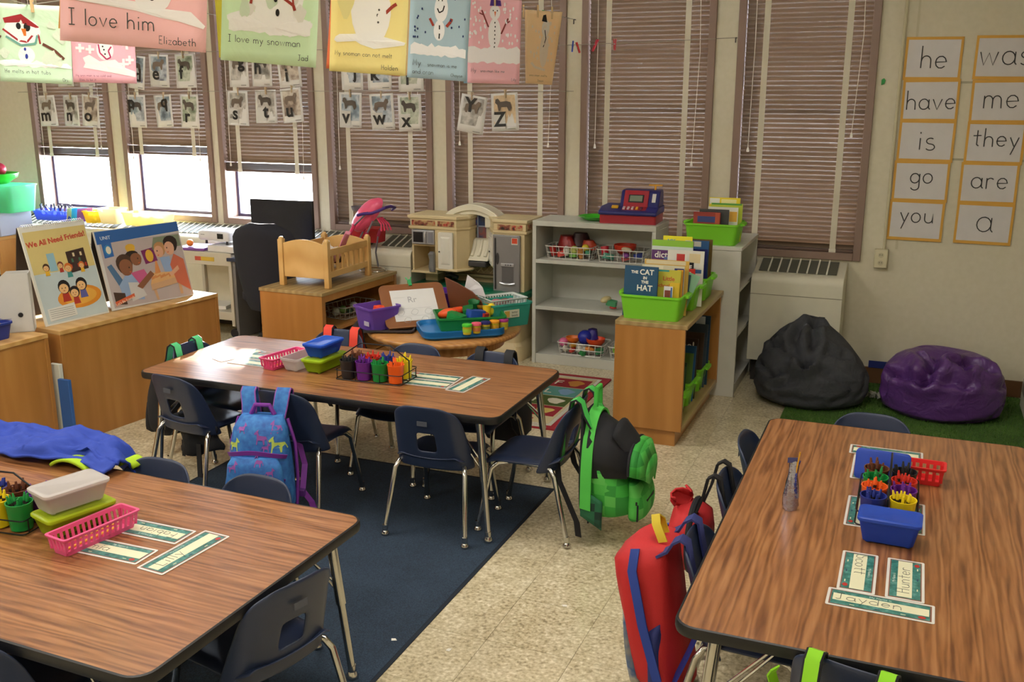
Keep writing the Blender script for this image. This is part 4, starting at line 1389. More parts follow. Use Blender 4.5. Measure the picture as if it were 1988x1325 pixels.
for k in range(5):
    a = radians(72 * k + 20)
    b = MB().tube([(0, .16, .09), (.26 * cos(a), .16 + .26 * sin(a), .065)], [.024, .016], 8).build('base_arm', P('1C1C20', .5), t)
    MB().lathe([(.026, -.014), (.028, 0), (.026, .014)], 12).build('caster', P('17171A', .5), b, loc=(.26 * cos(a), .16 + .26 * sin(a), .029), rot=(pi / 2, 0, a))

# ------------------------------------------------------------------ low oak shelf with the crib
t = thing('low_oak_shelf', 'low open oak shelf unit carrying the doll crib', 'shelf', (-3.625, 5.66, 0), -3)
MB().box(-.255, .245, -.46, .44, .538, .56).build('top_panel', ASH, t, bevel=.002)
for y0, y1 in ((-.455, -.433), (.413, .435)):
    MB().box(-.25, .222, y0, y1, 0, .538).build('side_panel', OAK, t, smooth=0)
    MB().box(.222, .24, y0 - .002, y0 + .035 if y0 < 0 else y1 + .002, 0, .538).build('corner_post', OAK, t, smooth=0)
MB().box(.222, .24, -.42, .40, .495, .538).build('top_rail', OAK, t, smooth=0)
MB().box(-.25, -.235, -.43, .41, 0, .538).build('back_panel', P('4A3420', .7), t, smooth=0)
MB().box(-.235, .235, -.433, .413, .285, .303).build('shelf', OAK, t, smooth=0)
MB().box(-.235, .235, -.433, .413, .03, .048).build('shelf', OAK, t, smooth=0)
MB().box(.222, .24, -.42, .40, .0, .048).build('kick_rail', OAK, t, smooth=0)


def wire_basket(label, cx, cy, z, rz, hx, hy, h, nx=7, ny=4, col='D9D8D0', group='wire toy baskets'):
    t = thing('wire_basket', label, 'basket', (cx, cy, z), rz, group)
    wm = P(col, .35, .2)
    tp = .018
    MB().tube([(x, y, h) for x, y in rr(-hx, hx, -hy, hy, .025, 3)], .0032, 6, closed=True).build('rim_wire', wm, t)
    MB().tube([(x, y, .003) for x, y in rr(-hx + tp, hx - tp, -hy + tp, hy - tp, .02, 3)], .0028, 6, closed=True).build('base_wire', wm, t)
    MB().tube([(x, y, h * .5) for x, y in rr(-hx + tp * .5, hx - tp * .5, -hy + tp * .5, hy - tp * .5, .022, 3)], .0024, 6, closed=True).build('middle_wire', wm, t)
    for q in range(nx + 1):
        c = -1 + 2 * q / nx
        MB().tube([(c * (hx - .012), -hy, h), (c * (hx - .022), -hy + tp, .003), (c * (hx - .022), hy - tp, .003), (c * (hx - .012), hy, h)], .0022, 5).build('wire', wm, t)
    for q in range(1, ny):
        c = -1 + 2 * q / ny
        MB().tube([(-hx, c * hy, h), (-hx + tp, c * hy, .003), (hx - tp, c * hy, .003), (hx, c * hy, h)], .0022, 5).build('wire', wm, t)
    return t


def toy(kind, label, col, x, y, z, s=.04, rz=0, group=None):
    c = P(col, .4)
    m = MB()
    if kind == 'ball':
        m.ball((0, 0, 0), s, 12, 8)
    elif kind == 'egg':
        m.ball((0, 0, 0), s, 12, 8, 0, (.8, .8, 1.15))
    elif kind == 'bowl':
        m.lathe([(s * .5, -s * .4), (s * .95, s * .1), (s, s * .45), (s * .94, s * .45), (s * .85, s * .1), (s * .45, -s * .3)], 18)
    elif kind == 'cup':
        m.lathe([(s * .5, -s), (s * .7, s * .8), (s * .75, s * .8), (s * .65, s * .75), (s * .45, -s * .9)], 14)
    elif kind == 'brick':
        m.loft([ring(-s, s, -s * .6, s * .6, s * .2, -s * .5, 2), ring(-s, s, -s * .6, s * .6, s * .2, s * .5, 2)])
    elif kind == 'loaf':
        m.ball((0, 0, 0), s, 12, 7, 0, (1.4, .8, .6))
    elif kind == 'cloth':
        for_ = [[(s * (1 - .15 * k) * cos(q) * (1 + .22 * sin(3 * q + k)), s * .8 * (1 - .15 * k) * sin(q) * (1 + .2 * cos(2 * q + k)), -s * .4 + s * .35 * k) for q in [2 * pi * i / 16 for i in range(16)]] for k in range(4)]
        m.loft(for_)
    o = m.build('toy_' + kind, c, smooth=60, loc=(x, y, z), rot=(rnd.uniform(-.3, .3) if kind in ('cup', 'loaf', 'brick') else 0, rnd.uniform(-.3, .3) if kind in ('cup', 'loaf', 'brick') else 0, rz))
    tag(o, label, 'toy', group)
    return o


wire_basket('clear wire basket of toy food inside the low oak shelf', -3.53, 5.72, .3035, 80, .17, .10, .085, 7, 4, 'BDBDB4')
for k, (kd, c, nm) in enumerate((('ball', 'C9CFBC', 'pale round'), ('ball', '6E8F4A', 'leaf green'), ('brick', '3A5A44', 'dark green'), ('egg', 'D8DAD4', 'white egg shaped'), ('loaf', '8A3A2A', 'rust red'), ('ball', 'E2E2DA', 'small white'), ('cup', '9A7A5A', 'tan'), ('loaf', '5A3A2A', 'brown'))):
    toy(kd, '%s toy food in the wire basket inside the low oak shelf' % nm, c, -3.57 + .035 * (k % 4), 5.60 + .035 * k, .345 + .012 * (k % 2), .028, k)

# doll crib
t = thing('doll_crib', 'pale wooden doll crib with slatted sides standing on the low oak shelf', 'crib', (-3.628, 5.60, .5605), 0)
cw, cl = .172, .255
for sy, hh in ((-1, .305), (1, .27)):
    y = sy * cl
    for sx in (-1, 1):
        MB().box(sx * cw - .018, sx * cw + .018, y - .018, y + .018, 0, hh).ball((sx * cw, y, hh), .019, 8, 6).build('corner_post', MAPLE, t, bevel=.003)
    pts = [(-cw + .018, .06), (cw - .018, .06)] + [(x, (hh - .03) + .035 * cos(x / cw * pi / 2)) for x in [(cw - .018) * (1 - 2 * k / 10) for k in range(11)]]
    m = MB()
    m.loft([[(x, y - .008, z) for x, z in pts], [(x, y + .008, z) for x, z in pts]])
    m.build('headboard' if sy < 0 else 'footboard', MAPLE, t, bevel=.002)
for sx in (-1, 1):
    MB().box(sx * cw - .008, sx * cw + .008, -cl + .018, cl - .018, .205, .250).build('side_rail', MAPLE, t, bevel=.002)
    MB().box(sx * cw - .008, sx * cw + .008, -cl + .018, cl - .018, .065, .105).build('side_rail', MAPLE, t, bevel=.002)
    for k in range(7):
        y = -cl + .06 + k * .065
        MB().box(sx * cw - .005, sx * cw + .005, y - .011, y + .011, .105, .205).build('slat', MAPLE, t, smooth=0)
MB().box(-cw + .01, cw - .01, -cl + .01, cl - .01, .065, .075).build('bed_board', MAPLE, t, smooth=0)
# doll lying in the crib, one continuous body
t = thing('doll', 'baby doll in pale pink lying in the wooden crib', 'doll', (-3.628, 5.56, .64), 0)
m = MB()
m.loft([[(r * cos(q), y, .055 + r * .7 * sin(q)) for q in [2 * pi * i / 14 for i in range(14)]] for y, r in ((-.10, .02), (-.06, .05), (0, .062), (.06, .055), (.10, .03), (.115, .028))])
for sx in (-1, 1):
    m.tube([(sx * .03, -.08, .05), (sx * .05, -.13, .07), (sx * .055, -.18, .05)], [.026, .023, .018], 8)
    m.tube([(sx * .045, .07, .06), (sx * .085, .04, .08), (sx * .075, .0, .09)], [.02, .018, .015], 8)
m.build('body', P('D79AA0', .7), t, smooth=70)
hd = MB().ball((0, .16, .075), .052, 14, 10).ball((-.05, .16, .075), .012, 8, 5).ball((.05, .16, .075), .012, 8, 5).ball((0, .155, .127), .007, 6, 5).build('head', P('D8A88C', .5), t, smooth=70)
for sx in (-.018, .018):
    MB().ball((sx, .170, .124), .005, 8, 5).build('eye', P('2A2220', .3), hd)
MB().tube([(-.012, .138, .122), (0, .135, .1235), (.012, .138, .122)], .0025, 6).build('mouth', P('A8504A', .5), hd)
MB().ball((0, .172, .066), .055, 12, 8, 0, (1, 1, .95)).build('hair', P('4A2F22', .8), hd)
tag(MB().loft([[(cw * .9 * u, y, .66 + .02 * sin(u * 6 + y * 20) - .0) for u in (-1, -.6, -.2, .2, .6, 1)] for y in (5.38, 5.42, 5.47, 5.52, 5.57)], c0=False, c1=False).build('blanket', P('D5A6A8', .9), solid=.01, loc=(-3.628, 0, .058)), 'pink blanket over the doll in the crib', 'blanket') if False else None
# pink fairy wing fan and white cloth sticking up in the crib
m = MB()
m.grid(8, 8, lambda u, v: (-.005 + .035 * (u - .5) + .02 * v * v, .0 + .11 * (u - .5) * sin(min(1, v * 1.15) * pi) ** .6, .16 * v))
o = m.build('doll_bonnet', P('E58FA6', .7), solid=.004, loc=(-3.545, 5.66, .735), rot=(.0, .25, .5))
tag(o, 'pointed pink felt doll hat standing up in the crib', 'doll hat')
m = MB()
m.grid(6, 6, lambda u, v: (.10 * (u - .5), .05 * (v - .5) + .02 * sin(u * 7), .10 * v * (1 - .5 * u) + .012 * sin(u * 9 + v * 4)))
tag(m.build('white_cloth', P('D9D2CC', .9), solid=.006, loc=(-3.58, 5.56, .742)), 'crumpled white cloth beside the pink hat in the crib', 'cloth')
for k in range(3):
    toy('loaf', ['brown soft toy at the near end of the crib behind the slats', 'tan soft toy in the crib beside the brown one', 'white soft toy in the crib against the slats'][k], ['3A2620', '8A5A48', 'D6CFC8'][k], -3.535, 5.42 + .055 * k, .672, .028, 1.5)

# doll high chair with pink shell on chrome tube
t = thing('doll_high_chair', 'pink doll high chair on bent tube legs behind the crib', 'doll chair', (-3.53, 6.0, .5605), 0)
pk = P('E8587E', .35)
m = MB()
ax = Vector((.72, -.10, .62)).normalized()
bx = Vector((-.30, .35, .62))
bx = (bx - ax * bx.dot(ax)).normalized()
nn = ax.cross(bx).normalized()
if nn.y > 0:
    nn = -nn                      # underside of the shell looks into the room
rings = []
for r_, dn in ((.02, .050), (.06, .046), (.082, .030), (.090, .006), (.092, -.006), (.084, -.004), (.06, .022), (.02, .034)):
    rings.append([Vector((.0, 0, .40)) + ax * (r_ * 1.85 * cos(q)) + bx * (r_ * .88 * sin(q)) + nn * dn for q in [2 * pi * i / 24 for i in range(24)]])
m.loft(rings)
m.build('seat_shell', pk, t, smooth=60)
tm = P('8F90A0', .3, .8)
for sy in (-1, 1):
    MB().tube([(.05, sy * .085, .43), (-.06, sy * .09, .33), (-.135, sy * .095, .20), (-.14, sy * .095, .02)], .0065, 8).build('front_leg', tm, t)
    MB().tube([(.09, sy * .085, .37), (.03, sy * .09, .26), (-.0, sy * .095, .12), (.02, sy * .09, .02)], .0065, 8).build('rear_leg', tm, t)
    MB().tube([(-.055, sy * .091, .335), (-.095, sy * .093, .27)], .013, 8).build('joint_sleeve', P('E0386A', .4), t)
    MB().tube([(.045, sy * .091, .29), (.025, sy * .093, .24)], .012, 8).build('joint_sleeve', P('B02A58', .4), t)
MB().tube([(-.03, -.085, .405), (.03, -.095, .42), (.09, -.10, .425), (.145, -.10, .445), (.185, -.08, .465), (.195, -.02, .47), (.19, .05, .455), (.14, .10, .43)], .0105, 8).build('purple_handle', P('43227A', .5), t)
m = MB()
for k in range(4):
    m.tube([(.10, -.04 + .02 * k, .385), (.135 + .008 * k, -.05 + .02 * k, .345), (.14 + .012 * k, -.06 + .025 * k, .30)], .006, 6)
m.build('ribbon_tassels', P('D83A62', .7), t)
MB().lathe([(.05, .0), (.06, .03), (.052, .03), (.04, .005)], 14).build('grey_cup_holder', P('6E6A72', .5), t, loc=(-.10, .06, .42))
MB().tube([(.03 + .10 * cos(q), -.0 + .085 * sin(q), .012) for q in [2 * pi * i / 24 for i in range(24)]], .006, 8, closed=True).build('base_ring', CHROME, t)
t = thing('red_box', 'red plastic lunch box behind the crib below the pink high chair', 'box', (-3.645, 6.20, .741), 0)
MB().loft([ring(-.11, .11, -.06, .06, .02, 0), ring(-.115, .115, -.065, .065, .02, .085)]).build('case', P('B5222A', .45), t, smooth=50)
MB().loft([ring(-.119, .119, -.069, .069, .02, .085), ring(-.115, .115, -.065, .065, .02, .102)]).build('lid', P('C22A30', .45), t, smooth=50)
# ------------------------------------------------------------------ toy kitchen
KT = P('D2BF94', .5)
KW = P('D8D3BE', .4)
t = thing('toy_kitchen', 'tan plastic play kitchen with white arch, silver fridge and green counter', 'play kitchen', (-2.82, 6.1, 0))
X = -2.82
# base and counter
MB().loft([ring(-.44, .43, -.06, .30, .05, .0), ring(-.43, .42, -.05, .30, .05, .10), ring(-.41, .40, -.03, .30, .05, .12), ring(-.41, .40, -.03, .30, .05, .36), ring(-.45, .44, -.08, .30, .06, .40), ring(-.45, .44, -.08, .30, .06, .43)]).build('base', KT, t, smooth=40)
MB().loft([ring(-.44, .45, -.09, .30, .07, .43), ring(-.45, .46, -.10, .30, .07, .445), ring(-.45, .46, -.10, .30, .07, .468), ring(-.43, .44, -.08, .29, .06, .475)]).loft([ring(.02, .30, -.03, .10, .03, .476), ring(.04, .28, -.01, .08, .03, .482)]).build('counter', P('0E6B4C', .35), t, smooth=50)
MB().box(-.18, .16, .24, .27, .47, .64).build('back_panel', P('A8966E', .6), t, smooth=0)
m = MB()
for k in range(7):
    for s in (-1, 1):
        x = -.17 + .05 * k
        m.tube([(x, .234, .545), (min(.16, max(-.17, x + s * .07)), .234, .625)], .004, 4)
m.build('lattice', P('C9B98E', .6), t, smooth=0)
MB().box(-.20, .15, .20, .26, .515, .535).build('back_ledge', P('8F8460', .6), t, bevel=.004)
MB().tube([(-.20, .16, .50), (-.21, .12, .53), (-.16, .08, .545), (-.10, .07, .53)], .014, 8).build('black_faucet', P('1E1D1C', .4), t)
# centre: arch, window with four panes, plate rack
MB().box(-.10, .14, .20, .24, .64, .99).build('window_wall', KW, t, bevel=.004)
m = MB()
n = 16
top = [(-.215 + .40 * k / n, .965 + .075 * sin(pi * k / n) ** .8) for k in range(n + 1)]
for (d, y0, y1, dz) in ((0, .12, .25, .0), (.02, .14, .25, -.03)):
    lo = [(x * (1 - d * 2), z - .042 + dz) for x, z in top]
    hi = [(x * (1 - d), z + dz) for x, z in top]
    ol = hi + lo[::-1]
    m.loft([[(x, y0, z) for x, z in ol], [(x, y1, z) for x, z in ol]])
m.box(-.18, -.11, .15, .25, .88, .95).box(.075, .145, .15, .25, .88, .95)
m.build('arch', P('DDD8C4', .4), t, bevel=.004)
for i in range(2):
    for j in range(2):
        p = MB().box(-.058 + .066 * i, -.002 + .066 * i, .195, .199, .80 + .085 * j, .878 + .085 * j).build('pane', speckle('pane_print_%d%d' % (i, j), [(.35, ['4A5A4E', '53606A', '2A4A8C', '2C3E74'][i + 2 * j]), (.5, ['7A6A5A', '8A4A44', '6A3A46', '2A3A5A'][i + 2 * j]), (.65, ['5A6A7A', '3A4A6A', '2A5AA0', '3A3A44'][i + 2 * j])], 22, .3, 6), t, smooth=0)
MB().box(-.064, .072, .188, .196, .878, .886).box(.0, .008, .188, .196, .80, .966).build('muntin', P('8F97A8', .4), t, smooth=0)
m = MB()
prf = [(.19, .80), (.16, .79), (.12, .72), (.09, .68), (.075, .655), (.20, .655)]
m.loft([[(-.125, y, z) for y, z in prf], [(.125, y, z) for y, z in prf]])
for k in range(5):
    x = -.10 + .05 * k
    m.tube([(x, .165, .79), (x + .004, .125, .73), (x, .09, .685)], .013, 8)
m.build('plate_rack', P('D8D3BE', .4), t, bevel=.004)
MB().box(-.10, .11, .08, .20, .61, .652).build('range_hood', P('3A3A3C', .4), t, bevel=.008)
# left tower: cornice, microwave, open cupboard with phone, white door
def cornice(m, pts, z0, z1, out):
    ctr = Vector((sum(p[0] for p in pts) / len(pts), sum(p[1] for p in pts) / len(pts)))
    return m.loft([[(*(ctr + (Vector(p) - ctr) * s), z) for p in pts] for s, z in ((1.0, z0), (1 + out, z0 + (z1 - z0) * .35), (1 + out, z1))])


L1 = [(-.43, .0), (-.075, .0), (-.015, .09), (-.015, .28), (-.43, .28)]
m = MB()
m.box(-.43, -.13, .02, .28, .745, .76).box(-.43, -.415, .02, .28, .56, .87).box(-.24, -.225, .0, .28, .56, .87).box(-.43, -.225, .0, .28, .555, .572).box(-.43, -.225, .262, .28, .56, .87)
m.prism([(-.225, .0), (-.075, .0), (-.015, .09), (-.015, .28), (-.225, .28)], .60, .87)
m.box(-.40, -.30, .16, .28, .43, .56)
m.build('left_tower', KT, t, bevel=.004)
cornice(MB(), L1, .865, .888, .05).build('left_cornice', KT, t, bevel=.003)
MB().prism([(x * .985, y) for x, y in L1], .888, .935).build('left_frieze', KT, t, bevel=.003)
cornice(MB(), L1, .935, .965, .07).build('left_crown', P('D8C79D', .5), t, bevel=.003)
fr = speckle('fruit_print', [(.36, '2A1F1A'), (.46, '8C4A38'), (.54, 'B8A070'), (.62, 'B8443A'), (.7, '3A2A20')], 26, .4, 9)
MB().box(-.415, -.235, -.004, .0, .894, .929).build('fruit_panel', fr, t, smooth=0)
MB().box(-.215, -.09, -.004, .0, .894, .929).build('fruit_panel', fr, t, smooth=0)
mw = MB().box(-.415, -.24, -.012, .22, .762, .862).build('microwave', P('A6A6AA', .35, .3), t, bevel=.006)
MB().box(-.40, -.325, -.0150, -.012, .777, .848).build('microwave_window', P('232326', .2), mw, smooth=0)
MB().tube([(-.305, -.016, .775), (-.305, -.026, .79), (-.305, -.026, .835), (-.305, -.016, .85)], .007, 8).build('microwave_handle', P('C9C9CC', .25, .5), mw)
MB().box(-.285, -.25, -.0145, -.012, .775, .85).build('microwave_keypad', P('7E7E86', .4), mw, smooth=0)
MB().loft([[(x, -.004, z) for x, z in rr(-.205, -.095, .60, .855, .006, 2)], [(x, -.022, z) for x, z in rr(-.205, -.095, .60, .855, .006, 2)]]).loft([[(x, -.022, z) for x, z in rr(-.187, -.113, .63, .825, .006, 2)], [(x, -.028, z) for x, z in rr(-.178, -.122, .64, .815, .006, 2)]]).build('white_door', P('D9D6CA', .35), t, smooth=30)
MB().ball((-.195, -.026, .72), .006, 8, 6).build('door_knob', P('4A4A4A', .4), t)
MB().prism([(-.245, -.01), (-.06, -.03), (.01, .09), (.01, .2), (-.245, .2)], .585, .602).build('door_ledge', KT, t, bevel=.004)
ph = MB().loft([ring(-.275, -.235, -.03, .0, .012, .575), ring(-.278, -.232, -.04, .0, .014, .61), ring(-.275, -.235, -.03, .0, .012, .66), ring(-.278, -.232, -.045, .0, .014, .70), ring(-.270, -.240, -.03, .0, .010, .715)]).build('toy_phone', P('8E9296', .3, .5), t, smooth=50)
# right tower: fridge, small angled door
R1 = [(.12, .14), (.205, .0), (.44, .0), (.44, .28), (.12, .28)]
m = MB()
m.prism([(.205, .0), (.43, .0), (.43, .28), (.205, .28)], .46, .87).prism([(.12, .14), (.205, .0), (.205, .28), (.12, .28)], .62, .87)
m.build('right_tower', KT, t, bevel=.004)
cornice(MB(), R1, .865, .888, .05).build('right_cornice', KT, t, bevel=.003)
MB().prism(R1, .888, .935).build('right_frieze', KT, t, bevel=.003)
cornice(MB(), R1, .935, .965, .07).build('right_crown', P('D8C79D', .5), t, bevel=.003)
MB().box(.235, .415, -.004, .0, .894, .929).build('fruit_panel', fr, t, smooth=0)
MB().box(.44, .444, .03, .22, .894, .929).build('fruit_panel', fr, t, smooth=0)
a, b = Vector((.128, .127)), Vector((.197, .013))
nrm = Vector((-(b - a).y, (b - a).x)).normalized()
if nrm.y > 0:
    nrm = -nrm
m = MB()
for o_, z0, z1, ins in ((.012, .64, .858, 0), (.018, .67, .83, .018)):
    d = (b - a).normalized()
    p, q = a + d * ins, b - d * ins
    m.loft([[(p.x, p.y, z0), (q.x, q.y, z0), (q.x, q.y, z1), (p.x, p.y, z1)], [(p.x + nrm.x * o_, p.y + nrm.y * o_, z0), (q.x + nrm.x * o_, q.y + nrm.y * o_, z0), (q.x + nrm.x * o_, q.y + nrm.y * o_, z1), (p.x + nrm.x * o_, p.y + nrm.y * o_, z1)]])
m.build('small_white_door', P('D9D6CA', .35), t, smooth=30)
MB().ball((b.x + nrm.x * .02 - .008, b.y + nrm.y * .02, .74), .006, 8, 6).build('door_knob', P('4A4A4A', .4), t)
f = MB().box(.208, .405, -.022, .0, .468, .862).build('fridge_door', P('8F8F92', .32, .45), t, bevel=.006)
MB().box(.222, .232, -.028, -.022, .49, .84).build('fridge_handle', P('2A2A2C', .3), f, bevel=.003)
MB().prism([(.011 * cos(q), .04 * sin(q)) for q in [2 * pi * i / 14 for i in range(14)]], 0, .006).build('handle_recess', P('3A3A3C', .3), f, loc=(.243, -.022, .70), rot=(pi / 2, 0, 0))
MB().box(.268, .365, -.030, -.022, .648, .672).build('dispenser_panel', P('B2B2B6', .3, .4), f, bevel=.004)
for k in range(3):
    MB().box(.30 + .018 * k, .311 + .018 * k, -.0315, -.030, .656, .665).build('button', P('5A5A60', .4), f, smooth=0)
MB().box(.275, .36, -.0235, -.022, .54, .648).build('dispenser_recess', P('6A6A6E', .3, .4), f, smooth=0)
MB().tube([(.262, -.026, .535), (.30, -.036, .530), (.34, -.036, .530), (.372, -.026, .535)], .007, 8).build('drip_tray', P('C2C2C6', .25, .5), f)
MB().box(.345, .39, -.0245, -.022, .80, .845).build('sticker', P('D9D4CC', .5), f, smooth=0)
MB().box(.349, .387, -.0255, -.0245, .808, .843).build('orange_print', P('CF4A2C', .5), f, smooth=0)

# ------------------------------------------------------------------ grey steel shelf with toys
GX0, GX1, GY0, GY1, GZ = -2.322, -1.487, 6.07, 6.415, .972
t = thing('grey_shelf', 'pale grey open shelf unit with wire baskets of toys by the window', 'shelf', ((GX0 + GX1) / 2, (GY0 + GY1) / 2, 0))
hx, hy = (GX1 - GX0) / 2, (GY1 - GY0) / 2
MB().box(-hx, hx, -hy, hy, GZ - .034, GZ).build('top_panel', GREYP, t, bevel=.002)
for s in (-1, 1):
    a, b = (-hx, -hx + .026) if s < 0 else (hx - .026, hx)
    MB().box(a, b, -hy, hy, 0, GZ - .034).build('side_panel', GREYP, t, bevel=.002)
MB().box(-hx + .026, hx - .026, hy - .012, hy, 0, GZ - .034).build('back_panel', GREYP, t, smooth=0)
for z0, z1 in ((.690, .714), (.374, .398), (.0, .065)):
    MB().box(-hx + .026, hx - .026, -hy + (.0 if z0 else .004), hy - .012, z0, z1).build('shelf', GREYP, t, bevel=.002)


def fill_basket(label, cx, cy, z, items, hx=.165, hy=.10, h=.085, rz=0):
    wire_basket(label, cx, cy, z, rz, hx, hy, h)
    short = label.replace('white wire basket of ', '').replace(' on the grey shelf', '')
    for k, (kd, c, nm, dx, dy, dz, s) in enumerate(items):
        toy(kd, nm, c, cx + dx, cy + dy, z + dz, s, k * .7)


fill_basket('white wire basket of red and green toy food, upper left on the grey shelf', -2.09, 6.22, .7145, [
    ('cup', 'B8322C', 'red toy cup at the left of the upper left basket', -.12, -.05, .05, .035), ('brick', 'C9443A', 'red toy block low in the upper left basket', -.05, -.06, .035, .035), ('egg', 'D9D6CC', 'white egg shaped toy in front of the upper left basket', -.02, -.065, .055, .03),
    ('ball', 'B9C06A', 'lime green toy in the upper left basket', .03, -.05, .06, .03), ('brick', '6FA84A', 'leaf green toy low in the upper left basket', .03, -.07, .03, .026), ('cup', 'C98A4A', 'tan toy cup in the upper left basket', .075, -.06, .045, .035),
    ('ball', 'D8C23A', 'yellow toy at the right of the upper left basket', .10, -.03, .075, .026), ('brick', '3F8A6A', 'teal green toy at the right of the upper left basket', .125, -.05, .05, .028), ('cloth', '8C1F1C', 'dark red cloth heaped over the upper left basket', -.05, .03, .085, .09), ('cloth', 'B8442A', 'orange red cloth at the right of the upper left basket', .10, .04, .08, .06), ('cloth', '3A1E24', 'dark plum cloth heaped behind the upper left basket', .03, .06, .11, .08)])
fill_basket('white wire basket of red bowls, upper right on the grey shelf', -1.73, 6.21, .7145, [
    ('bowl', 'C93A22', 'orange red toy bowl upside in the upper right basket', .0, .02, .075, .075), ('brick', '4F9A82', 'turquoise toy block low in the upper right basket', -.09, -.06, .035, .035), ('cup', 'C22A3A', 'crimson toy cup at the left of the upper right basket', -.125, -.02, .06, .04), ('loaf', '7A3A8A', 'purple toy food in the upper right basket', .03, -.065, .05, .03), ('loaf', 'C2B89A', 'cream toy food on top of the upper right basket', .03, -.05, .085, .03), ('brick', 'B0383A', 'red toy block low in the upper right basket', .03, -.06, .03, .028), ('brick', '3A4A9A', 'blue toy block at the right of the upper right basket', .11, -.05, .05, .03)])
fill_basket('white wire basket of bright toy dishes, lower left on the grey shelf', -1.99, 6.20, .0655, [
    ('ball', 'E070A0', 'pink toy ball at the left of the lower left basket', -.135, -.04, .075, .032), ('bowl', 'E87A2A', 'orange toy bowl tipped in the lower left basket', -.08, .0, .085, .05), ('loaf', 'D9A23A', 'mustard toy food in the lower left basket', -.06, -.05, .06, .03), ('bowl', 'DE4A1E', 'orange red bowl at the right of the lower left basket', .085, -.01, .085, .065), ('ball', '2B35A8', 'royal blue toy kettle body in the lower left basket', .0, .02, .105, .052), ('egg', 'DAD8CE', 'white egg in front of the lower left basket', -.01, -.07, .05, .028), ('egg', 'D2D4CC', 'small white egg beside the larger one, lower left basket', .025, -.072, .045, .022), ('ball', 'C9C4B4', 'cream toy ball low at the left, lower left basket', -.11, -.07, .04, .022), ('brick', '2F8A4A', 'green toy block low in the lower left basket', .01, -.075, .025, .028), ('loaf', 'D88A3A', 'amber toy food in the lower left basket', .06, -.07, .05, .028), ('brick', '3A8A5A', 'sea green toy block at the right of the lower left basket', .125, -.06, .04, .028), ('loaf', 'B8342A', 'red toy food low in the lower left basket', -.06, -.07, .035, .026), ('cloth', '3A2E8A', 'violet blue cloth behind the kettle, lower left basket', .04, .06, .12, .06)])
fill_basket('white wire basket of soft toys, lower right on the grey shelf', -1.63, 6.20, .0655, [
    ('ball', '8FC24A', 'green toy apple in the lower right basket', -.11, -.05, .06, .034), ('cup', 'D8406A', 'pink toy cup in the lower right basket', -.10, .0, .09, .036), ('ball', 'E0662A', 'orange toy ball in the lower right basket', -.085, .04, .11, .026), ('loaf', 'C2703A', 'brown toy food low in the lower right basket', -.09, -.07, .03, .028), ('cloth', '5AA89A', 'teal cloth heap in the lower right basket', .03, .02, .10, .08)])
for k, (kd, c, nm, dx, dz, s) in enumerate((('loaf', 'CFC08E', 'cream toy animal on the middle shelf of the grey unit', -.02, .05, .035), ('brick', '4F9A6A', 'green toy base below the cream animal on the grey unit', .02, .03, .035), ('loaf', 'C9403A', 'red toy food at the foot of the cream animal', .03, -.0, .018))):
    toy(kd, nm, c, -1.80 + dx, 6.12, .398 + .02 + dz, s, 1.2 if k == 0 else 0)

# green plate and toy cash register on top
t = tag(MB().lathe([(.045, .004), (.05, 0), (.075, .008), (.105, .026), (.112, .028), (.106, .030), (.076, .013), (.048, .006)], 28).build('toy_plate', P('3FC02A', .3), smooth=60, loc=(-1.945, 6.24, GZ + .0005)), 'bright green toy plate on top of the grey shelf', 'plate')
t = thing('cash_register', 'toy cash register in blue and red on top of the grey shelf', 'cash register', (-1.70, 6.255, GZ + .0005), 3)
BLU, REDP = P('23266E', .35), P('A3202E', .35)
MB().loft([ring(-.185, .185, -.13, .13, .015, 0), ring(-.185, .185, -.13, .13, .015, .055)]).build('drawer', REDP, t, smooth=40)
m = MB()
pr = [(-.145, .055), (-.145, .078), (-.06, .105), (.0, .195), (.13, .205), (.13, .055)]
m.loft([[(-.19, y, z) for y, z in pr[:3]] + [(-.19, .13, .105), (-.19, .13, .055)], [(.19, y, z) for y, z in pr[:3]] + [(.19, .13, .105), (.19, .13, .055)]])
m.build('body', BLU, t, bevel=.008)
m = MB()
pr2 = [(-.055, .10), (.0, .20), (.02, .205), (.12, .205), (.12, .10)]
m.loft([[(-.07, y, z) for y, z in pr2], [(.185, y, z) for y, z in pr2]])
m.build('tower', BLU, t, bevel=.010)
pr3 = [(-.125, .084), (-.063, .106), (-.004, .205), (.0, .20), (-.055, .10), (-.12, .078)]
MB().loft([[(-.045, y, z) for y, z in pr3], [(.115, y, z) for y, z in pr3]]).build('keypad_panel', REDP, t, bevel=.003)
sl = math.atan2(.099, .059)
dsp = MB().box(-.015, .085, -.0, .004, -.028, .028).build('display_frame', P('26262A', .4), t, loc=(0, -.036, .155), rot=(-(pi / 2 - sl), 0, 0), bevel=.003)
MB().box(-.006, .076, -.0012, .0, -.02, .02).build('screen', P('7E8C78', .25), dsp, smooth=0)
for k in range(5):
    MB().box(-.008, .008, -.016, .016, 0, .010).build('key', P(['D2B9BC', 'D2B9BC', 'D2B9BC', 'E0A62A', '6A2A4A'][k], .4), t, loc=(-.030 + .028 * k, -.095, .0945), rot=(radians(19), 0, 0), bevel=.002)
MB().box(-.022, .022, -.014, .014, 0, .012).build('yellow_key', P('E3B22A', .4), t, loc=(-.09, -.09, .098), rot=(radians(19), 0, 0), bevel=.002)
MB().box(-.012, .012, -.004, .0, -.03, .03).build('receipt_label', P('D8D6D0', .5), t, loc=(.15, -.026, .158), rot=(-(pi / 2 - sl), 0, 0))
MB().tube([(.14, .06, .20), (.14, .06, .232)], .007, 8).box(.10, .185, .045, .075, .232, .240).build('scanner_arm', P('D89A24', .4), t, smooth=40)

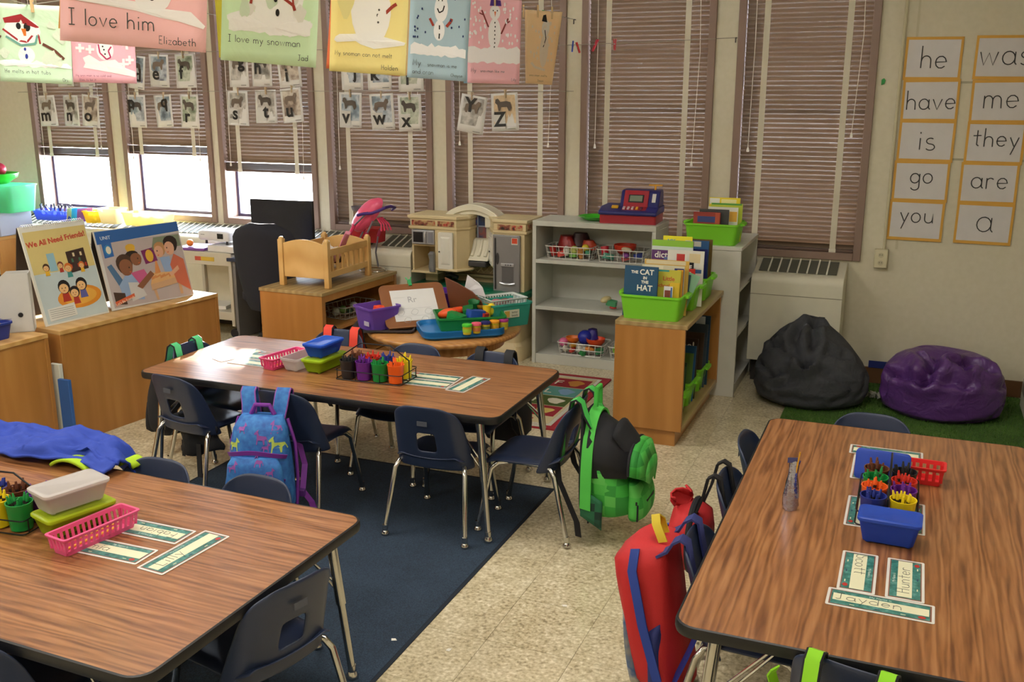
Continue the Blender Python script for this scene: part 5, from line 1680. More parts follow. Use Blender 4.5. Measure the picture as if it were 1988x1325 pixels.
# ------------------------------------------------------------------ white shelf end unit
t = thing('white_shelf', 'white open shelf unit standing end on beside the dark beanbag', 'shelf', (-1.09, 6.10, 0))
hx, hy, Z = .185, .318, .915
wp = P('CCCABF', .45)
MB().box(-hx - .004, hx + .004, -hy - .004, hy, Z - .022, Z).build('top_panel', wp, t, bevel=.002)
for s in (-1, 1):
    a, b = (-hy, -hy + .022) if s < 0 else (hy - .022, hy)
    MB().box(-hx, hx, a, b, 0, Z - .022).build('side_panel', wp, t, bevel=.002)
MB().box(-hx, -hx + .012, -hy + .022, hy - .022, 0, Z - .022).build('back_panel', wp, t, smooth=0)
for z in (.05, .36, .64):
    MB().box(-hx + .012, hx - .004, -hy + .022, hy - .022, z, z + .02).build('shelf', wp, t, smooth=0)
MB().box(-hx + .012, hx - .01, -hy + .022, hy - .022, 0, .05).build('plinth', wp, t, smooth=0)

# ------------------------------------------------------------------ oak bookcase and its green book bins
BX0, BX1, BY0, BY1 = -1.372, -1.005, 4.79, 5.775
t = thing('oak_bookcase', 'low oak bookcase with green book bins, its end toward the room', 'bookcase', ((BX0 + BX1) / 2, (BY0 + BY1) / 2, 0))
hx, hy = (BX1 - BX0) / 2, (BY1 - BY0) / 2
MB().box(-hx, hx + .012, -hy, hy, .632, .655).build('top_panel', ASH, t, bevel=.002)
for y0, y1 in ((-hy + .002, -hy + .026), (hy - .024, hy)):
    MB().box(-hx, hx, y0, y1, .085, .632).build('side_panel', OAK, t, bevel=.002)
MB().box(-hx, -hx + .012, -hy + .026, hy - .024, .085, .632).build('back_panel', P('5A3C22', .6), t, smooth=0)
MB().box(-hx + .012, hx, -hy + .026, hy - .024, .085, .110).build('shelf', ASH, t, smooth=0)
MB().box(-hx + .03, hx - .035, -hy + .02, hy - .03, 0, .085).build('plinth', OAK, t, smooth=0)


def green_bin(label, cx, cy, z, rz=0, hx=.158, hy=.118, h=.128):
    t = thing('book_bin', label, 'bin', (cx, cy, z), rz, 'lime green book bins')
    m = MB()
    bin_mesh(m, hx, hy, h, .014, .022, .003, .007)
    m.build('tub', LIME, t, smooth=50)
    for s in (-1, 1):
        MB().loft([ring(s * (hx + .016) - .012, s * (hx + .016) + .012, -.05, .05, .010, h - .014), ring(s * (hx + .016) - .012, s * (hx + .016) + .012, -.05, .05, .010, h + .001)]).build('grip', LIME, t, smooth=50)
    return t


def book(label, cx, cy, z, w, hgt, th, col, tilt=8, rz=0, title=None, decor=None, tcol='E8E4D8', ts=.04, pages='DAD5C4', group=None, roll=0):
    """upright book, cover facing -y, leaning back by tilt degrees"""
    t = thing('book', label, 'book', (cx, cy, z), 0, group)
    t.rotation_euler = (Matrix.Rotation(radians(rz), 3, 'Z') @ Matrix.Rotation(radians(-tilt), 3, 'X') @ Matrix.Rotation(radians(roll), 3, 'Y')).to_euler()
    mt = P(col, .35)
    MB().box(-w / 2, w / 2, -th / 2, -th / 2 + .0025, 0, hgt).build('front_cover', mt, t, smooth=0)
    MB().box(-w / 2, w / 2, th / 2 - .0025, th / 2, 0, hgt).build('back_cover', mt, t, smooth=0)
    MB().box(-w / 2, -w / 2 + .0025, -th / 2 + .0025, th / 2 - .0025, 0, hgt).build('spine', mt, t, smooth=0)
    MB().box(-w / 2 + .0025, w / 2 - .004, -th / 2 + .0025, th / 2 - .0025, .003, hgt - .003).build('pages', P(pages, .8), t, smooth=0)
    y = -th / 2 - .0004
    if title:
        for k, (s, sx, sz, size) in enumerate(title):
            text('title', s, size, P(tcol, .5), t, (sx, y, sz), (pi / 2, 0, 0), ext=.0003, off=.0008)
    if decor:
        for (x0, x1, z0, z1, c) in decor:
            MB().box(x0, x1, y - .0001, -th / 2, z0, z1).build('cover_print', P(c, .4), t, smooth=0)
    return t


BZ = .6555
green_bin('lime green book bin at the near end of the bookcase top', -1.205, 4.955, BZ)
green_bin('lime green book bin second from the near end of the bookcase top', -1.19, 5.245, BZ)
green_bin('lime green book bin at the far end of the bookcase top', -1.185, 5.535, BZ)
z = BZ + .006
book('dark blue book with white capitals at the front left of the near green bin', -1.272, 4.885, z, .178, .262, .012, '12486A', 6, -2,
     [('THE', -.035, .224, .020), ('CAT', .030, .220, .038), ('IN', .022, .196, .020), ('THE', .022, .174, .021), ('HAT', .022, .136, .042)])
book('yellow green book with orange lettering behind the dark blue book', -1.185, 4.925, z, .225, .245, .008, 'B9B23A', 6, -1,
     [('Little', .05, .19, .03), ('School Bus', .045, .155, .026)], [(-.10, -.05, .2, .235, 'C86A3A'), (-.04, .05, .235, .244, '2A8C8A'), (-.11, .10, .012, .05, '9CA83A')], 'B8582A')
book('cream topped blue book third in the near green bin', -1.175, 4.957, z, .225, .262, .008, 'C9C4A8', 6, 0, None, [(.06, .11, .1, .25, '24326E'), (-.1, .0, .24, .258, 'D8D2B8')])
book('tan yellow edged book fourth in the near green bin', -1.165, 4.985, z, .235, .285, .008, 'C9A24A', 7, 0, None, [(-.11, .1, .262, .282, 'CFC39E')])
book('pale mint folder book standing askew in the near green bin', -1.13, 5.03, z, .12, .235, .005, '8DBF9C', 6, 0, None, None, roll=20)
book('small blue edged white book at the front right of the near green bin', -1.122, 4.875, z, .045, .170, .006, 'D3D5D8', 4, 0, None, [(-.018, .012, .02, .15, '7A3A2E'), (.013, .02, .0, .165, '2A5A9A')])
book('narrow yellow book at the front right of the near green bin', -1.095, 4.90, z, .05, .185, .02, 'D2B02E', 4, 0)
book('orange yellow thin book right of the yellow one in the near green bin', -1.08, 4.945, z, .03, .245, .012, 'DA9A2A', 5, 4)
book('dark teal book with barcode label at the right of the near green bin', -1.098, 5.0, z, .085, .215, .012, '163A52', 8, 4, None, [(-.03, .015, .14, .185, 'BFC2C4'), (-.024, .009, .148, .178, '5A5A60')], roll=5)
book('black covered book at the front of the second green bin', -1.14, 5.19, z, .15, .245, .010, '1B1B1F', 6, 0, [('E', .06, .21, .03)])
book('red covered book with white streak in the second green bin', -1.075, 5.17, z, .055, .215, .016, 'D0342C', 4, 6, None, [(-.006, .006, .03, .2, 'E8C8C0')])
book('white alphabet picture book with a red swirl in the second green bin', -1.12, 5.245, z, .20, .30, .010, 'DDDACE', 5, 0, None, [(-.05, -.005, .24, .28, 'C23A36'), (.02, .08, .235, .285, 'D8C69A'), (-.09, .09, .18, .20, '4A6A9A'), (-.02, .03, .13, .18, '2A2C34')])
book('blue grey book behind the white alphabet book', -1.15, 5.29, z, .20, .25, .012, '5A6AA0', 5, 0)
book('purple dictionary with a lime top band in the far bin', -1.235, 5.42, z, .235, .325, .012, '5A2A6A', 5, 0, [('dictionary', .0, .225, .05)], [(-.117, .117, .29, .325, '8CC23A'), (-.117, .117, .268, .29, 'C9D6CC')])
book('bright yellow book with teal lettering standing tallest in the far bin', -1.215, 5.455, z, .165, .345, .014, 'EFE82A', 4, 0, [('MY', -.035, .305, .032), ('BIG Book of', -.01, .275, .026), ('Beginner Books', .0, .245, .022)], [(.045, .075, .285, .325, 'D8D8C8')], '5AA8B8')
book('grey photo book at the right of the far green bin', -1.13, 5.475, z, .10, .255, .012, '77777A', 8, 0, None, [(-.03, .02, .03, .08, 'B23A34'), (.02, .045, .2, .24, 'C9C9C4')])
book('navy book behind the grey photo book in the far bin', -1.13, 5.545, z, .14, .265, .014, '23286E', 5, 0)
book('sky blue book with tan edge at the back of the far bin', -1.15, 5.605, z, .17, .305, .010, '2E5A8C', 4, 0, None, [(-.07, .04, .27, .30, 'C9C6B8')])
book('olive brown book last in the far green bin', -1.13, 5.63, z, .16, .31, .010, '6A5426', 4, 0)

WZ = .9155
green_bin('lime green book bin on top of the white shelf', -1.095, 5.935, WZ, 0, .155, .128, .125)
z = WZ + .006
book('dark red book at the front of the bin on the white shelf', -1.135, 5.87, z, .16, .18, .012, '8E2A22', 5, 0, None, [(-.055, .05, .12, .155, '2A3A7A'), (.05, .075, .02, .178, 'B0482E')])
book('dark grey book behind the red one in the bin on the white shelf', -1.10, 5.905, z, .175, .195, .012, '34363A', 5, 0)
book('white and orange paper book in the bin on the white shelf', -1.055, 5.945, z, .18, .205, .008, 'DCDAD0', 5, 0, None, [(.04, .085, .12, .18, 'E0A63A')])
book('lime edged book in the bin on the white shelf', -1.04, 5.975, z, .19, .225, .008, 'B9C83A', 5, 0, None, [(-.09, .09, .215, .225, '4A9A3A')])
book('bright yellow and white book at the back of the bin on the white shelf', -1.06, 6.01, z, .185, .255, .010, 'E6D22A', 5, 0, None, [(-.09, -.03, .215, .25, 'E2E2DC'), (-.02, .07, .22, .245, 'EDE6A0')])

# bins inside the bookcase
LZ = .1105
for k, (y, n) in enumerate(((4.97, 'near'), (5.26, 'middle'), (5.56, 'far'))):
    green_bin('lime green book bin on the lower shelf of the bookcase, %s one' % n, -1.175, y, LZ, 0, .135, .115, .135)
for k, (y, w, hh, c, lb, ti) in enumerate(((4.93, .17, .18, 'C2B48A', 'tan paperback leaning in the near lower bin of the bookcase', 18), (4.99, .20, .26, '2F5A3A', 'dark green book in the near lower bin of the bookcase', 16), (5.03, .20, .27, '24442E', 'forest green book behind it in the near lower bin', 12),
                                           (5.20, .20, .28, '5A7A3A', 'olive green book in the middle lower bin of the bookcase', 12), (5.25, .21, .31, '2A5A86', 'blue book with a light patch in the middle lower bin', 10), (5.30, .21, .34, '3A2A24', 'dark brown book in the middle lower bin with pale letters', 8),
                                           (5.49, .20, .33, '4A3A2E', 'brown picture book at the front of the far lower bin', 10), (5.54, .22, .37, '3A4650', 'slate book in the far lower bin of the bookcase', 8), (5.60, .23, .41, '1F3E5A', 'tall deep blue book at the back of the far lower bin', 5))):
    book(lb, -1.15, y, LZ + .006, w, hh, .012, c, ti, 0, [('ne!', .05, hh - .06, .06)] if k == 5 else None, [(.02, .08, hh * .6, hh * .8, '5AA8D8')] if k == 4 else ([(.03, .085, hh - .05, hh - .005, 'C9CDD0')] if k == 8 else None))

# ------------------------------------------------------------------ round table and what stands on it
RCX, RCY = -2.425, 4.935
t = thing('round_table', 'round pine table crowded with trays between the middle table and the toy kitchen', 'table', (RCX, RCY, 0))
PINE = wood('pine', [(.2, 'A8703A'), (.5, 'BC8448'), (.8, 'C99556')], (1, 6, 1), 2, 5, .35, 'Y', .2, 3, .6)
MB().lathe([(.41, .462), (.435, .468), (.442, .482), (.437, .494), (.42, .4995)], 48).build('tabletop', PINE, t, smooth=50)
MB().lathe([(.34, .40), (.345, .40), (.345, .462), (.34, .462)], 32).build('apron', PINE, t, smooth=50)
for k in range(4):
    a = radians(45 + 90 * k + 12)
    x, y = .30 * cos(a), .30 * sin(a)
    MB().lathe([(.018, 0), (.022, .06), (.018, .10), (.028, .22), (.024, .30), (.03, .34), (.03, .46)], 14, cx=x, cy=y).build('leg', PINE, t)
Z = .500


def rounded_tray(label, name, cx, cy, z, rz, hx, hy, h, col, r=.045, cat='tray', group=None):
    t = thing(name, label, cat, (cx, cy, z), rz, group)
    bin_mesh(MB(), hx, hy, h, .012, r, .004, .004).build('pan', P(col, .35), t, smooth=50)
    return t


for k in range(5):
    rounded_tray(['lowest of the five stacked blue lunch trays on the round table', 'second from the bottom of the stacked blue trays on the round table', 'middle one of the stacked blue trays on the round table', 'second from the top of the stacked blue trays on the round table', 'top blue tray of the stack, under the green bin'][k],
                 'blue_tray', -2.262, 4.80, Z + .0005 + .0062 * k, 36, .225, .155, .024, '2274B8', .06, 'tray', 'stacked blue trays')
t = thing('green_bin', 'shallow green bin of toys on the blue trays', 'bin', (-2.235, 4.865, Z + .031), 33)
bin_mesh(MB(), .185, .125, .072, .012, .012, .003, .006).build('tub', P('17803A', .4), t, smooth=40)
for k, (kd, c, nm, dx, dy, dz, s) in enumerate((('loaf', 'E0541E', 'orange red toy spread at the left of the shallow green bin', -.12, .02, .07, .045), ('loaf', 'E24E22', 'second orange red toy in the shallow green bin', -.06, .05, .075, .04), ('brick', '0F6A34', 'dark green toy block in the shallow green bin', .0, .02, .075, .05), ('brick', '1E8A44', 'green toy block at the front of the shallow green bin', -.08, -.06, .06, .05),
                                               ('brick', '1F4FA8', 'blue toy block in the shallow green bin', .03, -.04, .07, .05), ('cup', 'E8C21E', 'yellow toy cup in the shallow green bin', .10, .0, .08, .035), ('egg', 'EDD02A', 'yellow toy egg at the right of the shallow green bin', .13, .03, .08, .032), ('bowl', 'A87A2A', 'brown ring toy in the shallow green bin', .09, .07, .085, .04), ('cup', '12703A', 'green toy cup at the far side of the shallow green bin', .04, .09, .085, .045), ('brick', 'B8302A', 'red toy block in the shallow green bin', .07, -.03, .065, .035))):
    c_, s_ = cos(radians(33)), sin(radians(33))
    toy(kd, nm, c, -2.235 + dx * c_ - dy * s_, 4.865 + dx * s_ + dy * c_, Z + .031 + dz, s, k)
for k, (c, lb) in enumerate((('4FC83A', 'lime'), ('E8607A', 'pink'), ('2A2A6E', 'navy'), ('E89A2A', 'orange'), ('A0307A', 'magenta'))):
    x, y = -2.158 + .034 * k, 4.668 + .046 * k
    t = thing('dough_tub', 'small yellow dough tub with %s lid in front of the green bin' % lb, 'tub', (x, y, Z + .0335), 0, 'dough tubs on the blue trays')
    MB().lathe([(.022, 0), (.0235, .02), (.025, .045)], 16).build('can', P('C9B22A', .45), t)
    MB().lathe([(.0245, .012), (.0255, .032)], 16, c0=False, c1=False).build('print_band', P(['A8C83A', 'C97A4A', '6A7A3A', 'D8A02A', 'A8A02A'][k], .45), t)
    MB().lathe([(.0275, .043), (.0275, .054), (.025, .056)], 18).build('lid', P(c, .4), t)
t = thing('teal_bin', 'clear teal bin with a picture label at the right of the round table', 'bin', (-2.125, 5.10, Z + .0005), 52)
bin_mesh(MB(), .13, .10, .135, .012, .02, .003, .008).build('tub', frosted('teal_tub', '4FBFAE', .85), t, smooth=50)
MB().box(-.055, .045, -.1015, -.0995, .055, .10).build('label_card', P('C9CCB8', .5), t, smooth=0)
MB().box(-.05, -.018, -.1025, -.1015, .06, .095).build('label_picture', P('C9A24A', .5), t, smooth=0)
text('lettering', 'letter', .018, P('5A5A54', .5), t, (.015, -.1020, .08), (pi / 2, 0, 0))
text('lettering', 'beads', .018, P('5A5A54', .5), t, (.015, -.1020, .062), (pi / 2, 0, 0))
slot_basket('white slotted basket set into the teal bin on the round table', 'C9CFCC', -2.14, 5.12, Z + .105, 52 - 90, .085, .115, .05, 12, 9)
for k in range(3):
    toy('loaf', ['dusty red crayon scraps in the white slotted basket, first', 'brown pieces in the white slotted basket', 'mauve pieces in the white slotted basket'][k], ['A86A70', '8A5A54', '9A7A88'][k], -2.16 + .03 * k, 5.09 + .03 * k, Z + .128, .026, k)
t = thing('dark_tray', 'dark grey tray under the purple bin at the left of the round table', 'tray', (-2.70, 4.735, Z + .0005), 20)
bin_mesh(MB(), .175, .125, .018, .01, .02, .004, .004).build('pan', P('3A3638', .5), t, smooth=50)
t = thing('purple_bin', 'clear purple bin with an orange toy at the left of the round table', 'bin', (-2.74, 4.725, Z + .0055), -28)
bin_mesh(MB(), .088, .10, .130, .014, .02, .003, .008).build('tub', frosted('purple_tub', '9068D0', .78), t, smooth=50)
MB().box(.02, .07, -.1005, -.0985, .03, .055).build('label_card', P('B9B2C4', .5), t, smooth=0)
toy('cloth', 'crumpled orange red toy in the left purple bin', 'E8431E', -2.725, 4.725, Z + .095, .055)
t = thing('purple_bin', 'deep purple bin behind the slant board on the round table', 'bin', (-2.475, 5.17, Z + .0005), 20)
bin_mesh(MB(), .10, .09, .155, .014, .02, .003, .008).build('tub', P('5A2390', .4), t, smooth=50)
toy('ball', 'cream toy ball in the deep purple bin', 'C9C0A8', -2.47, 5.15, Z + .13, .03)

# slant board with a letter worksheet, and a second board behind it
HB = wood('hardboard', [(.2, '7C4A26'), (.5, '8F5A30'), (.8, '9C683A')], (1, 5, 1), 2, 6, .5, 'Y', .1, 3, .6)
t, L = lean_board('slant_board', 'brown slant board holding a white letter R worksheet on the round table', 'board', (-2.60, 4.70), (-2.41, 4.88), Z + .012, .2, radians(43), .006)
t.location.z = Z + .012
h = .19
MB().loft([[(x, -.003, z) for x, z in rr(-h, h, 0, .29, .035)], [(x, .003, z) for x, z in rr(-h, h, 0, .29, .035)]]).build('panel', HB, t, smooth=40)
MB().box(-h + .01, h - .01, -.02, -.003, -.004, .004).build('ledge', HB, t, smooth=0)
MB().loft([[(-h + .03, .003, .22), (h - .03, .003, .22), (h - .03, .007, .22), (-h + .03, .007, .22)], [(-h + .03, .150, .095), (h - .03, .150, .095), (h - .03, .154, .095), (-h + .03, .154, .095)]]).build('prop', HB, t, smooth=0)
gc = MB().box(-.010, .010, -.012, .012, .275, .315).build('green_clip', P('2FA05A', .4), t, bevel=.003)
MB().tube([(-.016, .0, .335), (0, .0, .30), (.016, .0, .335)], .004, 6).build('clip_handle', P('3FB86A', .4), gc)
w = thing('worksheet', 'white letter R worksheet with faint pictures on the slant board', 'paper', (0, 0, 0))
w.rotation_euler = t.rotation_euler
w.location = t.location
MB().box(-.13, .13, -.0042, -.0034, .045, .25).build('sheet', P('DCDCDA', .6), w, smooth=0)
text('letter', 'Rr', .055, P('A9A9AC', .6), w, (-.01, -.0045, .165), (pi / 2, 0, 0))
for x0, x1, z0 in ((-.115, -.05, .20), (-.11, .09, .075), (-.11, .09, .125)):
    MB().box(x0, x1, -.0046, -.0042, z0, z0 + .0012).build('printed_line', P('B5B5B6', .6), w, smooth=0)
for x, z in ((-.09, .10), (-.01, .10), (.07, .10), (-.06, .05), (.04, .05)):
    MB().tube([(x + .02 * cos(q) * (1 + .25 * sin(2 * q)), -.0045, z + .018 * sin(q)) for q in [2 * pi * i / 14 for i in range(14)]], .0009, 4, closed=True).build('picture_outline', P('B0B0B2', .6), w)
t, L = lean_board('easel_board', 'reddish brown board standing upright behind the trays on the round table', 'board', (-2.41, 5.05), (-2.225, 5.02), Z + .002, .2, radians(-14), .006)
pts = [(-.115, 0), (.135, 0), (.135, .06), (.115, .15), (.06, .205), (-.04, .25), (-.115, .275)]
MB().loft([[(x, -.003, z) for x, z in pts], [(x, .003, z) for x, z in pts]]).build('panel', P('6E3E24', .5), t, bevel=.002)
MB().loft([[(-.08, .003, .15), (.08, .003, .15), (.08, .007, .15), (-.08, .007, .15)], [(-.08, .04, -.0), (.08, .04, -.0), (.08, .044, -.0), (-.08, .044, -.0)]]).build('prop', P('6E3E24', .5), t, smooth=0)
w = thing('paper_sheet', 'white paper sheet sticking up behind the reddish brown board', 'paper', (-2.30, 5.085, Z + .17))
MB().loft([[(-.07, 0, .0), (.07, .0, -.02), (.05, .0, .035), (.02, .01, .06), (-.05, .012, .10)], [(-.07, .001, .0), (.07, .001, -.02), (.05, .001, .035), (.02, .011, .06), (-.05, .013, .10)]]).build('sheet', P('D6D2D4', .6), w, smooth=0)

# ------------------------------------------------------------------ beanbags
def beanbag(name, label, cx, cy, prof, col, rz, folds, rough, seed, top=None, sy=.85, creases=(), face=-90):
    """sack of revolution with soft swells, pulled in along crease lines given as (angle, height) paths"""
    rq = random.Random(seed)
    ph = [rq.uniform(0, 6) for _ in range(8)]
    t = thing(name, label, 'beanbag', (cx, cy, .012), rz)
    n, K = 96, 44

    def P4(k):
        x = k * (len(prof) - 1)
        i = min(int(x), len(prof) - 2)
        u = x - i
        u = u * u * (3 - 2 * u) * .4 + u * .6
        return [prof[i][q] * (1 - u) + prof[i + 1][q] * u for q in range(4)]

    def surf(a, k):
        r, z, ox, oy = P4(k)
        w = 1 + folds * (.10 + k) * (.5 * sin(3 * a + ph[0] + 2 * k) + .35 * sin(5 * a + ph[1] - 3 * k))
        return Vector((ox + r * w * cos(a), oy + r * sy * w * sin(a), z + folds * .25 * r * sin(4 * a + ph[3] + 4 * k) * min(1, 6 * k) * min(1, 4 * (1 - k))))
    lines = []
    for path, dep, wid in creases:
        pts = []
        for (a0, k0), (a1, k1) in zip(path, path[1:]):
            for q in range(7):
                u = q / 6
                wob = .012 * sin(5 * u + a0)
                pts.append(surf(radians(face + a0 + (a1 - a0) * u), k0 + (k1 - k0) * u + wob))
        lines.append((pts, dep, wid))
    m = MB()
    rings = []
    for i in range(K + 1):
        k = i / K
        rg = []
        for j in range(n):
            a = 2 * pi * j / n
            p = surf(a, k)
            nrm = Vector((cos(a) * (1 - .55 * k), sin(a) * (1 - .55 * k), .25 + .9 * k)).normalized()
            d = 0.0
            for pts, dep, wid in lines:
                dm = min((p - q).length_squared for q in pts) ** .5
                if dm < wid * 4:
                    d += -1.35 * dep * math.exp(-(dm / wid) ** 2) + .55 * dep * math.exp(-((dm - 1.9 * wid) / (wid * 1.1)) ** 2)
            d += .006 * mnoise.noise(p * 9 + Vector((seed, 0, 0))) * min(1, 5 * k)
            p = p + nrm * d
            rg.append((p.x, p.y, max(0.0, p.z)))
        rings.append(rg)
    m.loft(rings)
    mt, nt, b = new_mat('beanbag_' + col)
    b.inputs['Base Color'].default_value = hexc(col)
    b.inputs['Roughness'].default_value = rough
    tc = nt.nodes.new('ShaderNodeTexCoord')
    no = nt.nodes.new('ShaderNodeTexNoise')
    no.inputs['Scale'].default_value = 12
    no.inputs['Detail'].default_value = 4
    no.inputs['Distortion'].default_value = 1.5
    nt.links.new(tc.outputs['Object'], no.inputs['Vector'])
    bp = nt.nodes.new('ShaderNodeBump')
    bp.inputs['Strength'].default_value = .5
    bp.inputs['Distance'].default_value = .02
    nt.links.new(no.outputs['Fac'], bp.inputs['Height'])
    nt.links.new(bp.outputs['Normal'], b.inputs['Normal'])
    m.build('cover', mt, t, smooth=80)
    if top:
        MB().box(-.02, .02, -.012, .012, 0, .03).build('carry_loop', P('15161A', .8), t, loc=top, bevel=.004)
    return t


beanbag('dark_beanbag', 'charcoal grey fabric beanbag, peaked, on the turf rug by the radiator', -.475, 5.88,
        [(.10, .0, 0, 0), (.25, .0, 0, 0), (.305, .03, 0, 0), (.33, .10, 0, 0), (.318, .18, 0, 0), (.29, .25, -.01, .02), (.235, .33, -.02, .04), (.17, .395, -.03, .07), (.12, .435, -.03, .09), (.07, .455, -.02, .10), (.02, .455, -.01, .10)], '3A3C42', 0, .05, .8, 3, (.03, .12, .45),
        creases=[([(0, .52), (-38, .62), (-62, .60)], .030, .022), ([(0, .52), (-22, .66), (-26, .86)], .034, .024), ([(0, .52), (14, .70), (8, .92)], .036, .026), ([(0, .52), (34, .62), (60, .56)], .026, .022), ([(0, .52), (26, .46), (52, .36)], .022, .020), ([(0, .50), (-12, .40), (-34, .33)], .024, .020), ([(-70, .46), (-40, .42), (-20, .44)], .022, .018), ([(-60, .30), (-25, .25), (10, .28)], .016, .018), ([(30, .27), (60, .30), (80, .42)], .018, .018), ([(8, .92), (40, .86)], .03, .022), ([(-80, .6), (-55, .72)], .02, .02)])
beanbag('purple_beanbag', 'shiny purple vinyl beanbag with a sunken top against the right wall corner', .245, 5.93,
        [(.11, .0, 0, 0), (.265, .0, 0, 0), (.315, .03, 0, 0), (.33, .10, 0, 0), (.325, .18, 0, 0), (.305, .25, 0, .01), (.255, .31, 0, .03), (.20, .335, -.01, .04), (.13, .325, -.02, .04), (.07, .29, -.02, .03), (.02, .26, -.02, .03)], '5A3478', 0, .06, .32, 8,
        creases=[([(-18, .46), (-14, .62), (-10, .86)], .055, .032), ([(-18, .46), (-40, .50), (-60, .44)], .034, .024), ([(-18, .48), (8, .50), (26, .46)], .030, .022), ([(-14, .62), (-36, .76)], .040, .028), ([(24, .62), (44, .70), (60, .60)], .045, .028), ([(24, .62), (10, .66)], .03, .022), ([(-60, .44), (-66, .30)], .03, .02), ([(-30, .16), (10, .13), (50, .17)], .014, .018), ([(55, .20), (80, .30)], .018, .02), ([(20, .52), (60, .46), (85, .42)], .018, .018), ([(-10, .86), (30, .84)], .03, .026)])
tag(MB().box(-.10, .10, -.004, .0, 0, .045).build('blue_tape', P('22317E', .6), smooth=0, loc=(-.07, WY - .017, .10)), 'strip of blue tape on the base board between the beanbags', 'tape')
m = MB()
for k in range(5):
    m.grid(4, 4, lambda u, v: (.05 * (u - .5) + .01 * k + .01 * sin(9 * u + k), .04 * (v - .5) + .008 * sin(7 * v + k), .02 + .035 * sin(u * 3 + v * 2 + k) ** 2))
tag(m.build('crumpled_wrapper', P('BFC0B8', .25, .3), loc=(-.135, 5.99, .0135), smooth=30), 'crumpled clear wrapper on the turf between the beanbags', 'wrapper')
# ------------------------------------------------------------------ bags hung on the chair backs
def on_chair(ch, name, label, cat, group=None):
    """an Empty at the middle of a chair's top edge, turned like the chair"""
    c = CH[ch]
    a = c.rotation_euler[2]
    p = Vector((c.location.x, c.location.y, 0)) + Matrix.Rotation(a, 3, 'Z') @ Vector((0, -.205, 0))
    return thing(name, label, cat, (p.x, p.y, .585), math.degrees(a), group)


def strap_over(t, x, w, mat, zb, zf=-.24, slant=0.0, th=.007, yb=-.035, edge=None):
    """strap from the bag behind, over the chair's top edge and down its front"""
    pts = [(x - slant, yb - .03, zb), (x - slant * .5, yb, zb * .4 - .01), (x, -.020, -.002), (x, .0, .012), (x, .020, .002), (x, .030, -.05), (x + slant * .3, .066, zf)]
    MB().ribbon(pts, w, th, (1, 0, 0)).build('strap', mat, t, smooth=60)
    if edge:
        for s in (-1, 1):
            MB().tube([(p[0] + s * w / 2, p[1], p[2]) for p in pts], .0042, 6).build('strap_piping', edge, t)


def body_loft(w, d, z0, z1, y0, sag=.0, topw=.8, sq=2.6, n=24, k=9, lean=0.0, seed=0, crease=.02, topd=.35):
    rq = random.Random(seed)
    ph = [rq.uniform(0, 6) for _ in range(4)]
    rings = []
    for i in range(k + 1):
        v = i / k
        wv = w / 2 * (1 - (1 - topw) * v ** 1.6) * (1 - .10 * (1 - v) ** 4)
        dv = d / 2 * (1 - topd * v ** 2) * (1 + sag * (1 - v) * v * 2)
        if i == 0:
            wv, dv = wv * .82, dv * .8
        if i == k:
            wv, dv = wv * .86, dv * .7
        rg = []
        for j in range(n):
            a = 2 * pi * j / n
            c, s = cos(a), sin(a)
            e = 2 / sq
            px = math.copysign(abs(c) ** e, c)
            py = math.copysign(abs(s) ** e, s)
            q = 1 + crease * sin(4 * a + ph[0] + 7 * v) + crease * sin(7 * a + ph[1] - 5 * v)
            rg.append((px * wv * q, y0 - dv + py * dv * q + lean * (1 - v), z0 + (z1 - z0) * v))
        rings.append(rg)
    return rings


# blue unicorn print backpack
UB = speckle('unicorn_blue', [(.3, '24509A'), (.5, '2E6CB4'), (.7, '3F86C4')], 40, .7, 9)
PURP = P('7A2E96', .6)
t = on_chair('c2', 'unicorn_backpack', 'blue backpack with pink and yellow unicorns and purple trim hanging on a chair', 'backpack')
t.location.x -= .035
t.rotation_euler[2] += radians(13)
bodyR = body_loft(.285, .15, -.50, -.085, -.035, .1, .72, 3.0, seed=4)
MB().loft(bodyR).build('body', UB, t, smooth=70)
MB().loft(body_loft(.262, .055, -.50, -.235, -.165, .3, .86, 3.0, seed=5)).build('front_pocket', UB, t, smooth=70)
MB().loft(body_loft(.25, .04, -.50, -.34, -.20, .3, .86, 3.0, seed=6)).build('lower_pocket', UB, t, smooth=70)
for (z, y, dz, w, nm) in ((-.235, -.196, .028, .125, 'pocket_trim'), (-.335, -.214, .026, .118, 'pocket_trim')):
    MB().ribbon([(w * u, y + .05 * abs(u) ** 3, z + dz * (1 - u * u)) for u in [-1 + k / 6 for k in range(13)]], .004, .018, (0, 1, 0)).build(nm, PURP, t, smooth=60)
MB().ribbon([(0, -.232, -.33), (0, -.240, -.49)], .022, .005, (1, 0, 0)).build('centre_strip', PURP, t, smooth=0)
for s in (-1, 1):
    MB().tube([(s * .105, -.06, -.10), (s * .138, -.075, -.2), (s * .143, -.08, -.35), (s * .135, -.09, -.49)], .007, 6).build('side_piping', PURP, t)
    strap_over(t, s * .075, .058, UB, -.12, slant=s * .016, edge=P('8A4AA0', .6))
    MB().ribbon([(s * .10, .05, -.2), (s * .14, .02, -.33), (s * .15, -.06, -.44)], .024, .004, (1, .2, 0)).build('webbing_strap', PURP, t, smooth=0)
MB().tube([(-.05, -.06, -.085), (-.03, -.06, -.045), (.03, -.06, -.045), (.05, -.06, -.085)], .010, 8).build('carry_handle', PURP, t)
MB().ribbon([(.155, -.06, -.42), (.185, -.05, -.47), (.20, -.04, -.54)], .026, .004, (.8, .6, 0)).build('loose_strap_end', PURP, t, smooth=0)
MB().box(.13, .165, -.075, -.05, -.44, -.41).build('buckle', P('5A2A7A', .4), t, bevel=.003)


